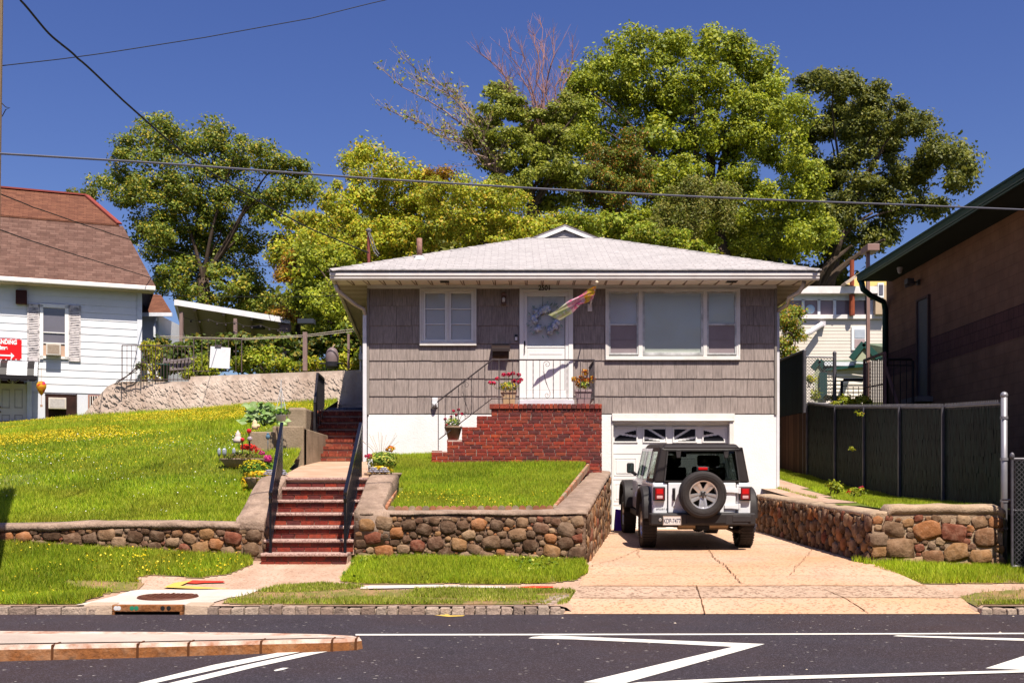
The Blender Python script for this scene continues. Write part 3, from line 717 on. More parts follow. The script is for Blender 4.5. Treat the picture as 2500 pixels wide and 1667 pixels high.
# markings on the road
D_ = lambda pts: [(x * K, y * K) for x, y in pts]
mark('edge_line', [(868, 1546.5), (1250, 1546.2), (1700, 1545.6), (2500, 1543.6), (2500, 1546.6), (1700, 1548.8), (1250, 1549.6), (868, 1550.0)], line_paint)
mark('hatch_marking', [(1290, 1557.0), (1300, 1553.5), (1330, 1551), (1360, 1550.6), (1600, 1560.5), (1867, 1570.8), (1522, 1667.2), (1424, 1664.2), (1790, 1577.6), (1600, 1568), (1400, 1559.5)], line_paint)
mark('lane_line', [(1500, 1672), (1560, 1664), (1850, 1650.5), (2500, 1634.5), (2500, 1640), (1850, 1659), (1560, 1673)], line_paint, z=.008)
mark('hatch_marking', [(2180, 1551.5), (2192, 1549.5), (2500, 1557.5), (2500, 1563), (2210, 1553)], line_paint)
mark('hatch_marking', [(2406, 1630), (2500, 1600), (2560, 1590), (2560, 1650), (2500, 1634)], line_paint)
mark('double_line', [(325, 1672), (335, 1667), (520, 1622), (700, 1588), (760, 1586), (740, 1589), (550, 1628), (370, 1668), (360, 1672)], line_paint)
mark('double_line', [(395, 1672), (410, 1667), (600, 1622), (740, 1592), (800, 1589), (780, 1593), (620, 1628), (460, 1667), (440, 1672)], line_paint)
mark('paint_scrap', [(668, 1635), (690, 1629), (705, 1629), (690, 1634), (672, 1637)], line_paint)
mark('yellow_road_mark', [(1060, 1500.5), (1085, 1499.5), (1090, 1497), (1100, 1501), (1135, 1500.5), (1130, 1503), (1095, 1504.5)], pyel)
# median island
ME = thing('median_island', (-4.5, 9.8, 0), 'raised concrete median island with rust streaked white kerb, tip at centre left of the road', 'median')
far = [(-60, 10.35), (-8, 10.25), (-2.6, 10.18), (-1.75, 10.12), (-1.45, 10.02), (-1.36, 9.90)]
near = [(-60, 8.0), (-8, 8.75), (-4.6, 9.10), (-3.2, 9.36), (-2.2, 9.60), (-1.6, 9.74), (-1.40, 9.82)]
out = far + near[::-1]
def inset(poly, d):
    n = len(poly); r = []
    for i in range(n):
        a, p, c = Vector((*poly[i - 1], 0)), Vector((*poly[i], 0)), Vector((*poly[(i + 1) % n], 0))
        n1 = (p - a).normalized(); n2_ = (c - p).normalized(); m = Vector((n1.y + n2_.y, -(n1.x + n2_.x), 0)); m.normalize(); r.append((p.x + m.x * d, p.y + m.y * d))
    return r
inn = inset(out, .16); o3 = inset(out, .02)
zt = .135
top = M('median_concrete', [(0.42, 0.34, 0.29), (0.52, 0.43, 0.37)], scale=2.5, bump=.25, bscale=60, stain=(.30, .22, .18), sscale=1.5, samt=.4)
def msc(b): b.v = [(x, y, z * float(np.interp(x, [-5, -1.4], [1, .74])) if z > 0 else z) for x, y, z in b.v]; return b
b = MB(); b.add([(x, y, zt) for x, y in inn], [tuple(range(len(inn)))]); part(msc(b), 'top_slab', top, ME)
b = MB(); n_ = len(out)
def ring(b, p, zp, q, zq):
    for i in range(n_):
        k = (i + 1) % n_; b.add([(*p[i], zp), (*p[k], zp), (*q[k], zq), (*q[i], zq)], [(0, 1, 2, 3)])
ring(b, inn, zt - .01, o3, zt + .004); ring(b, o3, zt + .004, out, zt - .035); part(msc(b), 'painted_edge', worn_white, ME)
b = MB(); ring(b, out, zt - .035, inset(out, -.01), -.02); part(msc(b), 'kerb_face', rust_mat, ME)
b = MB(); rr = random.Random(3)
for i in range(6, len(out) - 1):
    p, q = Vector((*out[i], 0)), Vector((*out[i + 1], 0)); L_ = (q - p).length
    if L_ > 15: q = p + (q - p).normalized() * 15; L_ = 15
    s = 0
    while s < L_:
        c = p + (q - p) * (s / L_); b.bar(c + Vector((0, .15, zt + .004)), c + Vector((0, -.012, zt)), .016, .01); b.bar(c + Vector((0, -.012, zt)), c + Vector((0, -.02, .0)), .018, .01); s += rr.uniform(.5, .8)
part(msc(b), 'kerb_joints', M('joint_rust', [(0.10, .035, .012)], rough=1), ME)
# ================================================================== the bungalow
HD = 22.8
def za(x, y): return (PX(800 + x / 3.336, HD), PZ(500 + y / 3.336, HD))
def zb_(x, y): return (PX(1400 + x / 3.336, HD), PZ(500 + y / 3.336, HD))
def zc(x, y, D=HD): return (PX(1040 + x / 5.227, D), PZ(850 + y / 5.227, D))
def zg(x, y, D=HD): return (PX(1400 + x / 3.485, D), PZ(950 + y / 3.485, D))
HX0, HX1 = PX(898, HD), PX(1895, HD)
trim = M('white_trim', [(0.74, 0.70, 0.67), (0.80, 0.77, 0.74)], rough=.55, scale=3, bump=.1, stain=(0.45, 0.36, 0.30), sscale=1.6, samt=.35)
trim_clean = M('white_paint', [(0.78, 0.75, 0.73), (0.82, 0.80, 0.79)], rough=.45, scale=3, bump=.05)
stucco = M('white_stucco', [(0.78, 0.76, 0.76), (0.84, 0.82, 0.82)], rough=.9, scale=9, bump=.35, bscale=34, stain=(0.66, 0.60, 0.56), sscale=1.2, samt=.3)
shingle = M('taupe_shingle', [(0.295, 0.238, 0.216), (0.315, 0.255, 0.232), (0.275, 0.222, 0.202), (0.305, 0.248, 0.225)], island=True, rough=.75, scale=5, bump=.25, bscale=16, stretch=(9, 9, .8), stain=(.20, .165, .15), sscale=.5, samt=.3)
roofm = M('grey_shingle_roof', [(0.5, .5, .5)], rough=.9, scale=14, bump=.5, brick=dict(w=.30, h=.14, m=.005, c1=(0.35, 0.325, 0.325), c2=(0.41, 0.38, 0.38), mc=(0.20, 0.18, 0.18)))
gutterm = M('gutter_white', [(0.74, 0.69, 0.66), (0.80, 0.75, 0.72)], rough=.4, scale=2, bump=.05, stain=(0.42, 0.33, 0.27), sscale=2.2, samt=.3)
soffitm = M('soffit_panel', [(0.78, 0.66, 0.56), (0.84, 0.74, 0.64)], rough=.7, scale=4, stain=(.45, .33, .24), sscale=1.5, samt=.3)
darkline = M('panel_groove', [(0.07, 0.05, 0.04)], rough=1)
HO = thing('bungalow', (1.25, HD, .66), 'single storey grey shingled bungalow over a white basement garage, under a low pale hip roof', 'house')

# walls
b = MB()
gl, gr, gtop = zg(335, 0)[0] - .02, zg(1330, 0)[0] + .02, zg(0, 280)[1]
b.box(HX0, gl, HD, 35.5, .3, 3.05); b.box(gr, HX1, HD, 35.5, .3, 3.05); b.box(gl, gr, HD + .25, 35.5, .3, 3.05); b.box(gl, gr, HD, HD + .25, gtop, 3.05)
part(b, 'basement_wall', stucco, HO)
b = MB(); b.box(HX0 + .02, HX1 - .02, HD + .02, 35.5, 3.05, 5.80); part(b, 'upper_wall', M('sheathing', [(0.10, .085, .075)]), HO)
# shingle siding, course by course, leaving the openings out
top_z = za(0, 683)[1]
courses = [PZ(y, HD) for y in (747.3, 794.4, 838.7, 880, 924, 966.7, 1009.5)]
opens = [(za(750, 0)[0], za(1212, 0)[0], za(0, 1140)[1], 9), (za(1562, 0)[0], za(1997, 0)[0], 2.9, 9), (zb_(260, 0)[0], zb_(1355, 0)[0], zb_(0, 1257)[1], 9)]
b = MB(); rr = random.Random(2); zt_ = top_z
def shingle_box(b, x0, x1, z0, z1, y):
    b.hexa([(x0, y - .030, z0), (x1, y - .030, z0), (x1, y, z0), (x0, y, z0)], [(x0, y - .012, z1), (x1, y - .012, z1), (x1, y, z1), (x0, y, z1)])
for ci, zbm in enumerate(courses):
    x = HX0 + .03
    while x < HX1 - .04:
        w = rr.uniform(.13, .34); x1 = min(x + w, HX1 - .04)
        if HX1 - .04 - x1 < .06: x1 = HX1 - .04
        segs = [(x + .0025, x1 - .0025)]; z0 = zbm + rr.choice([0, 0, 0, .004, -.004]); 
        for (a, c, ob, ot) in opens:
            ns = []
            for (s, e) in segs:
                if ob < zt_ - .12 and e > a and s < c:
                    if ob > z0 + .02 and ob < zt_:            # opening starts inside this course: keep the lower part
                        b2 = (max(s, a), min(e, c)); shingle_box(b, b2[0], b2[1], z0, ob - .002, HD + .02)
                    if s < a - .01: ns.append((s, a))
                    if e > c + .01: ns.append((c, e))
                else: ns.append((s, e))
            segs = ns
        for (s, e) in segs: shingle_box(b, s, e, z0, zt_ + .0, HD + .02)
        x = x1
    zt_ = zbm + .012
part(b, 'shingle_siding', shingle, HO)
b = MB(); b.box(HX0 - .012, HX0 + .028, HD - .028, HD + .05, 3.05, top_z); b.box(HX1 - .038, HX1 + .012, HD - .028, HD + .05, 3.05, top_z); part(b, 'corner_board', M('corner_grey', [(0.24, .21, .19)]), HO)
b = MB()
for i, zbm in enumerate(courses):
    zt2 = top_z if i == 0 else courses[i - 1]
    for xx, sg in ((HX0, -1), (HX1, 1)):
        b.add([(xx + sg * .03, HD + .05, zbm), (xx + sg * .03, 35.4, zbm), (xx + sg * .012, 35.4, zt2), (xx + sg * .012, HD + .05, zt2), (xx, HD + .05, zbm), (xx, 35.4, zbm)], [(0, 1, 2, 3), (4, 5, 1, 0)])
part(b, 'side_siding', shingle, HO)
# frieze board and soffit
EX0, EX1, EY0, EY1 = PX(808, 22.08), PX(1998.6, 22.08), 22.08, 36.2
SZ = 5.745
b = MB(); b.box(HX0 - .005, HX1 + .005, HD - .03, HD + .02, top_z, SZ); b.box(HX0, HX1, HD - .045, HD - .03, SZ - .055, SZ)
part(b, 'frieze_board', trim, HO)
EXB = EX0 - 1.08
b = MB(); b.hexa([(EX0 + .02, EY0 + .02, SZ), (EX1 - .02, EY0 + .02, SZ), (EX1 - .02, EY1, SZ), (EXB + .02, EY1, SZ)], [(EX0 + .02, EY0 + .02, SZ + .03), (EX1 - .02, EY0 + .02, SZ + .03), (EX1 - .02, EY1, SZ + .03), (EXB + .02, EY1, SZ + .03)]); part(b, 'soffit', soffitm, HO)
b = MB(); x = EX0 + .35
while x < EX1 - .3:
    b.bar((x + .10 * (x - 1.2) / 5, EY0 + .06, SZ - .004), (x + .0, HD - .03, SZ - .004), .014, .008); b.bar((x + .03, EY0 + .06, SZ - .006), (x + .03, HD - .03, SZ - .006), .02, .010); x += .326
part(b, 'soffit_ribs', M('rib_brown', [(0.24, .16, .11)]), HO)
b = MB()
for k in range(46):
    y = HD + .0 + k * .155
    if y > 30: break
    b.box(EX0 + .06 - (y - EY0) * .0765, HX0 - .01, y, y + .022, SZ - .012, SZ); b.box(HX1 + .01, EX1 - .06, y, y + .022, SZ - .012, SZ)
part(b, 'side_soffit_ribs', M('rib_tan', [(0.22, .16, .11)]), HO)
for (a, c) in ((za(925, 0)[0], za(998, 0)[0]), (zb_(1215, 0)[0], zb_(1300, 0)[0])):
    b = MB(); b.box(a, c, EY0 + .22, EY0 + .42, SZ - .010, SZ - .001)
    for i in range(6): b.box(a + .01, c - .01, EY0 + .235 + i * .03, EY0 + .25 + i * .03, SZ - .014, SZ - .010)
    part(b, 'soffit_vent', M('vent_dark', [(0.03, .025, .02)]), HO)
# gutters (K profile) and fascia
gp = [(0.10, 0), (0.045, 0), (0.02, .03), (.018, .06), (0, .09), (0, .15), (.012, .15), (.014, .10), (.10, .10)]
def gut(b, sx0, sx1): b.prism([(EY0 - .02 + y, SZ - .03 + z) for y, z in gp], 'X', sx0, sx1)
b = MB(); gut(b, EX0 - .02, EX1 + .02); part(b, 'gutter', gutterm, HO)
b = MB(); b.box(EX0, EX1, EY0 + .082, EY0 + .10, SZ - .02, SZ + .15); part(b, 'fascia', trim, HO)
tanm = M('side_fascia_tan', [(0.50, .42, .32), (.60, .50, .38)], rough=.5, stain=(.3, .22, .14), samt=.4)
b = MB(); b.prism([(EX0 - .02 + y, SZ - .03 + z) for y, z in gp], 'Y', EY0 + .08, EY1); b.v = [(x - (y - EY0) * .0765, y, z) for x, y, z in b.v]; part(b, 'gutter', tanm, HO)
b = MB(); b.prism([(EX1 + .02 - y, SZ - .03 + z) for y, z in gp], 'Y', EY0 + .08, EY1); part(b, 'gutter', tanm, HO)
# hip roof with front gablet
RZ = SZ + .165; SL = .39; CXr = (EX0 + EX1) / 2; hw = (EX1 - EX0) / 2 + .03
GB = .76                                           # gablet half width
ridge_z = RZ + SL * hw; gy = EY0 + hw - GB; gz = ridge_z - SL * GB
e = [(EX0 - .03, EY0 - .03), (EX1 + .03, EY0 - .03), (EX1 + .03, EY1), (EXB - .03, EY1)]
ry2 = EY1 - hw
T = .035
b = MB()
def rf(pts): 
    n = len(pts); b.add([(x, y, z) for x, y, z in pts] + [(x, y, z - T) for x, y, z in pts], [tuple(range(n)), tuple(range(n, 2 * n))[::-1]] + [(i, i + n, (i + 1) % n + n, (i + 1) % n) for i in range(n)])
gl_, gr_ = (CXr - GB, gy, gz), (CXr + GB, gy, gz)
rf([(*e[0], RZ), (*e[1], RZ), gr_, gl_])
rf([(*e[1], RZ), (*e[2], RZ), (CXr, ry2, ridge_z), (CXr, gy - .12, ridge_z + .0), (CXr + GB + .06, gy - .12, gz - .024), gr_])
rf([(*e[3], RZ), (*e[0], RZ), gl_, (CXr - GB - .06, gy - .12, gz - .024), (CXr, gy - .12, ridge_z), (CXr, ry2, ridge_z)])
rf([(*e[2], RZ), (*e[3], RZ), (CXr, ry2, ridge_z)])
part(b, 'roof', roofm, HO, uv=True)
hipm = M('hip_cap_shingle', [(0.30, .28, .28), (.36, .33, .33)], island=True, rough=.9, scale=10, bump=.4)
b = MB()
for s, ex in ((-1, EX0), (1, EX1)):
    p = Vector((ex + s * .03, EY0 - .03, RZ)); q = Vector((CXr + s * GB, gy, gz)); n = 22
    for i in range(n):
        a = p.lerp(q, i / n); c = p.lerp(q, (i + 1.12) / n); d = (c - a).normalized(); r = d.cross(Vector((0, 0, 1))).normalized() * .12
        b.add([a - r + Vector((0, 0, -.035)), a + Vector((0, 0, .028)), a + r + Vector((0, 0, -.035)), c - r + Vector((0, 0, -.045)), c + Vector((0, 0, .016)), c + r + Vector((0, 0, -.045))], [(0, 1, 4, 3), (1, 2, 5, 4)])
part(b, 'hip_caps', hipm, HO)
b = MB(); x = EX0                                      # starter row along the eave
while x < EX1:
    b.hexa([(x + .003, EY0 - .05, RZ - .012), (x + .297, EY0 - .05, RZ - .012), (x + .297, EY0 + .09, RZ + .03), (x + .003, EY0 + .09, RZ + .03)], [(x + .003, EY0 - .05, RZ + .006), (x + .297, EY0 - .05, RZ + .006), (x + .297, EY0 + .09, RZ + .055), (x + .003, EY0 + .09, RZ + .055)]); x += .30
part(b, 'eave_shingles', hipm, HO)
b = MB(); yy = gy - .11
b.prism([(CXr - GB - .02, gz - .03), (CXr, ridge_z - .03), (CXr + GB + .02, gz - .03), (CXr + GB - .26, gz - .03), (CXr, ridge_z - .125), (CXr - GB + .26, gz - .03)], 'Y', yy, yy + .04)
part(b, 'gable_trim', trim_clean, HO)
b = MB()
for i in range(5):
    z0 = gz - .03 + i * .035; w = (ridge_z - .125 - z0) / SL * .93
    if w > .03: b.hexa([(CXr - w, yy + .06, z0), (CXr + w, yy + .06, z0), (CXr + w, yy + .1, z0), (CXr - w, yy + .1, z0)], [(CXr - w + .06, yy + .085, z0 + .035), (CXr + w - .06, yy + .085, z0 + .035), (CXr + w - .06, yy + .1, z0 + .035), (CXr - w + .06, yy + .1, z0 + .035)])
part(b, 'gable_louvre', M('louvre_grey', [(.55, .50, .50)]), HO)
b = MB(); b.bar((CXr - GB - .1, yy - .005, gz - .045), (CXr, yy - .005, ridge_z + .0), .02, .014); b.bar((CXr + GB + .1, yy - .005, gz - .045), (CXr, yy - .005, ridge_z + .0), .02, .014); part(b, 'gable_drip_edge', darkline, HO)

# roof vent pipe
D = 23.35; vx = PX(1024, D); vz = RZ + SL * (D - EY0)
VP = MB(); VP.lathe([(0, 0), (.058, 0), (.058, .44), (.05, .44), (.05, .3), (0, .3)], (vx, D, vz), 16); pipe = part(VP, 'vent_pipe', M('rusty_pipe', [(0.16, .05, .03), (.26, .14, .11), (.12, .04, .03)], scale=9, rough=.7, bump=.4), HO, smooth=True, angle=0)
b = MB(); b.lathe([(.13, -.03), (.075, .06), (.058, .07)], (vx, D, vz), 16); part(b, 'collar', trim, pipe)
# service mast with weather head on the left side of the roof
D = 24.3; mx = PX(900, D)
b = MB(); b.tube([(mx, D, 4.5), (mx, D, PZ(566, D))], .035, 10); mast = part(b, 'service_mast', M('mast_red', [(.16, .035, .03), (.22, .06, .05)], scale=8), HO)
b = MB(); b.ico((mx, D, PZ(563, D)), .065, 2, (1, 1.2, .8)); b.tube([(mx + .01, D - .04, PZ(566, D)), (mx + .09, D - .05, PZ(585, D)), (mx + .17, D - .05, PZ(612, D)), (mx + .24, D - .06, PZ(622, D))], .012, 6); b.tube([(mx - .01, D - .04, PZ(566, D)), (mx + .05, D - .07, PZ(590, D)), (mx + .13, D - .07, PZ(616, D)), (mx + .22, D - .1, PZ(628, D))], .012, 6); part(b, 'weather_head', M('cable_grey', [(.16, .15, .15)]), mast)

# ------------------------------------------------------------------ windows
glassm = glass_mat('window_glass', (0.92, 0.95, 0.96), .99)
def blindm(name, c): return M(name, [c, tuple(v * 1.06 for v in c)], rough=.7, scale=2)
blind_white = blindm('blind_white', (0.86, 0.80, 0.76)); blind_green = blindm('blind_pale', (0.84, 0.84, 0.72)); screen_m = M('window_screen', [(0.24, .19, .20), (.30, .25, .26)], rough=.9, scale=3)
def blind(x0, x1, z0, z1, y, mat, name, parent, pitch=.03):
    b = MB(); z = z0
    while z < z1 - .004:
        h = min(pitch, z1 - z); b.hexa([(x0, y - .004, z), (x1, y - .004, z), (x1, y + .004, z), (x0, y + .004, z)], [(x0, y + .002, z + h), (x1, y + .002, z + h), (x1, y + .009, z + h), (x0, y + .009, z + h)]); z += pitch
    return part(b, name, mat, parent)
def frame(b, x0, x1, z0, z1, w, y0, y1, wt=None, wb=None):
    wt = wt or w; wb = wb or w
    b.box(x0, x0 + w, y0, y1, z0, z1); b.box(x1 - w, x1, y0, y1, z0, z1); b.box(x0 + w, x1 - w, y0 + .001, y1, z1 - wt, z1); b.box(x0 + w, x1 - w, y0 + .001, y1, z0, z0 + wb)
def win(outer, units, name, zf):
    (x0, t0), (x1, b0) = zf(outer[0], outer[1]), zf(outer[2], outer[3])
    b = MB(); b.box(x0, x1, HD - .055, HD - .0, b0 - .02, b0 + .05)
    cx = [zf(u[0], 0)[0] for u in units] + [x1]
    frame(b, x0, x1, b0 + .05, t0 + .02, .04, HD - .045, HD + .02, .05, .01)
    prev = x0 + .04
    xs = []
    for u in units: xs.append((zf(u[0], 0)[0], zf(u[2], 0)[0]))
    b.box(x0 + .04, xs[0][0], HD - .035, HD + .02, b0 + .06, t0 - .03)
    for i in range(len(xs) - 1): b.box(xs[i][1], xs[i + 1][0], HD - .038, HD + .02, b0 + .06, t0 - .03)
    b.box(xs[-1][1], x1 - .04, HD - .035, HD + .02, b0 + .06, t0 - .03)
    zu = zf(0, units[0][1])[1]
    b.box(xs[0][0], xs[-1][1], HD - .036, HD + .02, zu, t0 - .03)
    w = part(b, name, trim, HO, bevel=.004)
    for u in units:
        (a, zt), (c, zb0) = zf(u[0], u[1]), zf(u[2], u[3]); kind = u[4]
        s = MB()
        if kind == 'casement':
            frame(s, a, c, zb0, zt, .045, HD - .028, HD + .01)
            for k in (1, 2): zz = lerp(zb0 + .045, zt - .045, k / 3); s.box(a + .045, c - .045, HD - .02, HD + .008, zz - .012, zz + .012)
            part(s, 'sash', trim_clean, w, bevel=.003)
            blind(a + .05, c - .05, zb0 + .045, zt - .045, HD + .004, blind_white, 'blind', w, .028)
            g = MB(); g.quad((a + .045, HD - .008, zb0 + .045), (c - .045, HD - .008, zb0 + .045), (c - .045, HD - .008, zt - .045), (a + .045, HD - .008, zt - .045)); part(g, 'pane', glassm, w, fix=False)
        elif kind == 'picture':
            frame(s, a, c, zb0, zt, .045, HD - .026, HD + .01, .035, .06); part(s, 'sash', M('grey_sash', [(.42, .37, .38), (.60, .55, .54)], rough=.7, scale=5, stain=(.3, .22, .2), samt=.4), w, bevel=.003)
            blind(a + .045, c - .045, zb0 + .06, zt - .035, HD + .004, blind_green, 'blind', w, .03)
            g = MB(); g.quad((a + .045, HD - .008, zb0 + .06), (c - .045, HD - .008, zb0 + .06), (c - .045, HD - .008, zt - .035), (a + .045, HD - .008, zt - .035)); part(g, 'pane', glassm, w, fix=False)
        else:
            zm = zf(0, 975)[1]
            frame(s, a, c, zb0, zt, .035, HD - .026, HD + .01); s.box(a + .035, c - .035, HD - .024, HD + .01, zm - .02, zm + .02); part(s, 'sash', M('grey_sash', []), w, bevel=.003)
            blind(a + .035, c - .035, zm + .02, zt - .035, HD + .004, blind_white if u[0] < 500 else blind_green, 'blind', w, .03)
            g = MB(); g.quad((a + .035, HD - .008, zm + .02), (c - .035, HD - .008, zm + .02), (c - .035, HD - .008, zt - .035), (a + .035, HD - .008, zt - .035)); part(g, 'pane', glassm, w, fix=False)
            g = MB(); g.box(a + .035, c - .035, HD - .004, HD + .006, zb0 + .035, zm - .02); z3 = lerp(zb0, zm, .5); g.box(a + .035, c - .035, HD - .010, HD - .004, z3 - .008, z3 + .008); part(g, 'insect_screen', screen_m, w)
    return w
win((750, 690, 1212, 1140), [(780, 706, 972, 1115, 'casement'), (990, 706, 1186, 1115, 'casement')], 'window', za)
win((260, 690, 1355, 1257), [(287, 708, 528, 1222, 'hung'), (562, 708, 1056, 1226, 'picture'), (1086, 708, 1326, 1222, 'hung')], 'window', zb_)

# ------------------------------------------------------------------ front door
(dx0, _), (dx1, _) = za(1562, 0), za(1997, 0); dtop = za(0, 690)[1]; dbot = zc(0, 660)[1]
b = MB(); b.box(dx0, dx0 + .09, HD - .05, HD + .02, dbot - .13, dtop); b.box(dx1 - .09, dx1, HD - .05, HD + .02, dbot - .13, dtop); b.box(dx0 + .09, dx1 - .09, HD - .049, HD + .02, dtop - .06, dtop)
b.box(dx0 - .0, dx1 + .0, HD - .034, HD + .02, dtop, SZ - .055)
dr = part(b, 'front_door', trim_clean, HO, bevel=.004)
a, c = dx0 + .09, dx1 - .09; zt = dtop - .06
gx0, gx1 = za(1625, 0)[0], za(1930, 0)[0]; gz1 = za(0, 748)[1]; gz0 = za(0, 1152)[1]
b = MB(); frame(b, a, c, dbot, zt, gx0 - a, HD - .035, HD - .012, zt - gz1, .2)
b.box(gx0, gx1, HD - .034, HD - .012, dbot + .2, gz0)
part(b, 'storm_door', trim_clean, dr, bevel=.006)
b = MB(); b.box(gx0 + .05, gx1 - .05, HD - .040, HD - .034, gz0 - .17, gz0 - .155); b.box(gx0, gx1, HD - .042, HD - .034, gz0 - .03, gz0 - .01); part(b, 'moulding', trim_clean, dr)
b = MB(); b.box(gx0, gx1, HD - .010, HD + .01, gz0, gz1); part(b, 'inner_door', M('inner_door_paint', [(.84, .80, .80)], rough=.5), dr)
g = MB(); g.quad((gx0, HD - .024, gz0), (gx1, HD - .024, gz0), (gx1, HD - .024, gz1), (gx0, HD - .024, gz1)); part(g, 'pane', glassm, dr, fix=False)
bronze = M('dark_bronze', [(0.03, .02, .018)], rough=.4, metal=.6)
hx, hz = za(1604, 1130); b = MB(); b.box(hx - .014, hx + .014, HD - .045, HD - .034, hz - .045, hz + .05); b.tube([(hx, HD - .04, hz - .03), (hx, HD - .085, hz - .06), (hx, HD - .085, hz - .17), (hx, HD - .045, hz - .20)], .009, 8); part(b, 'door_handle', bronze, dr)
b = MB(); b.box(dx0 - .02, dx1 + .02, HD - .14, HD + .0, dbot - .13, dbot - .01); part(b, 'threshold', M('door_step_grey', [(.58, .58, .64)]), dr)
# house number
text('house_number', '2501', .15, (za(1766, 0)[0], HD - .052, za(0, 699)[1]), M('number_black', [(.015, .012, .012)]), HO, sx=.86, bold=.003)
# garage door
GY = HD + .13
b = MB(); lx0, lz1 = zg(335, 208); lx1, lz0 = zg(1368, 270)
b.box(lx0 - .02, lx1, HD - .05, HD + .0, lz0, lz1); b.box(lx0 - .0, lx1 - .02, HD - .07, HD - .05, lz0, lz0 + .02)
b.box(gl - .005, gl + .03, HD - .02, GY + .05, .5, gtop); b.box(gr - .03, gr + .06, HD - .035, GY + .05, .5, lz0); b.box(gl, gr, HD + .02, GY + .05, gtop - .03, gtop + .02)
part(b, 'garage_lintel', trim, HO, bevel=.004)
b = MB(); b.box(gl + .03, gr - .03, GY, GY + .04, .60, gtop - .03)
gd = part(b, 'garage_door', trim_clean, HO)
secs = [.62, 1.16, 1.70, 2.24, gtop - .04]
b = MB()
for i, z in enumerate(secs[1:-1]): b.box(gl + .03, gr - .03, GY - .004, GY + .002, z - .006, z + .006)
part(b, 'section_joint', M('joint_grey', [(.45, .41, .40)]), gd)
b = MB(); cols4 = [(zg(350, 0)[0], zg(545, 0)[0]), (zg(605, 0)[0], zg(795, 0)[0]), (zg(860, 0)[0], zg(1052, 0)[0]), (zg(1112, 0)[0], zg(1307, 0)[0])]
for k in range(3):
    z0, z1 = secs[k] + .08, secs[k + 1] - .08
    for (x0, x1) in cols4: frame(b, x0, x1, z0, z1, .025, GY - .008, GY + .0); b.box(x0 + .045, x1 - .045, GY - .01, GY, z0 + .045, z1 - .045)
part(b, 'raised_panel', trim_clean, gd, bevel=.004)
(cxg, zcb) = zg(822, 440); zlo, zhi = zg(0, 440)[1], zg(0, 335)[1]
darkg = M('garage_glass', [(.02, .02, .025)], rough=.1, spec=.6)
fanm = trim_clean
for wi, (x0, x1) in enumerate(cols4):
    b = MB(); frame(b, x0 - .02, x1 + .02, zlo - .03, zhi + .05, .028, GY - .02, GY)
    for inner in (0,): pass
    fw = part(b, 'fan_window', trim_clean, gd, bevel=.003)
    b = MB()
    x0i, x1i = x0 + .008, x1 - .008
    # panes: the part of the sunburst arc that falls in this light
    A_, B_ = (x1 - cxg if wi < 2 else x1 - cxg), 0
    hwf = cols4[3][1] - cxg - .05; hz_ = (zhi - zlo) * (1.0)
    def inside(x, z):
        u = (x - cxg) / hwf; v = (z - zlo) / (hz_ * 1.12)
        if u * u * .97 + v * v > 1 or z > zhi: return False
        r = math.hypot(x - cxg, (z - zlo) * 1.0)
        if r < .10: return False
        th = math.degrees(math.atan2((z - zlo), abs(x - cxg)))
        for t_ in (8.5, 31, 90):
            if abs(th - t_) < math.degrees(.022 / max(r, .05)): return False
        return True
    st = .012; nx = int((x1i - x0i) / st); nz = int((zhi - zlo) / st)
    for iz in range(nz):
        z = zlo + (iz + .5) * st; run = None
        for ix in range(nx + 1):
            x = x0i + (ix + .5) * st; ok = ix < nx and inside(x, z)
            if ok and run is None: run = x - st / 2
            if not ok and run is not None:
                b.quad((run, GY - .004, z - st / 2), (x - st / 2, GY - .004, z - st / 2), (x - st / 2, GY - .004, z + st / 2), (run, GY - .004, z + st / 2)); run = None
    if b.v: part(b, 'pane', darkg, fw, fix=False)
# downspouts
dsm = M('downspout_paint', [(.55, .46, .38), (.66, .57, .50)], rough=.5, scale=3, stain=(.3, .22, .16), samt=.4)
b = MB(); x0, z0 = PX(820, 22.3), PZ(697, 22.3)
b.tube([(x0, 22.25, z0), (x0 + .03, 22.3, z0 - .10), (x0 + .12, 22.4, z0 - .17), (HX0 - .22, 22.65, 5.30), (HX0 - .08, HD - .04, 5.24), (HX0 - .055, HD - .02, 5.10)], .042, 8)
part(b, 'downspout_elbow', dsm, HO, smooth=True)
b = MB(); b.box(HX0 - .10, HX0 - .018, HD - .06, HD + .03, 1.95, 5.12); part(b, 'downspout', M('downspout_white', [(.70, .68, .72)], rough=.4), HO, bevel=.012)
b = MB(); x1_, z1_ = PX(1962, 22.3), PZ(700, 22.3)
b.tube([(x1_, 22.25, z1_ + .1), (x1_ - .02, 22.3, z1_), (x1_ - .08, 22.36, z1_ - .10), (x1_ - .25, 22.5, z1_ - .19), (HX1 + .22, 22.75, 5.33), (HX1 + .03, HD + .05, 5.22)], .045, 8); part(b, 'downspout_elbow', dsm, HO, smooth=True)
b = MB(); b.box(HX1 + .012, HX1 + .08, HD + .03, HD + .12, .9, 5.25); part(b, 'downspout', M('downspout_white', []), HO, bevel=.012)
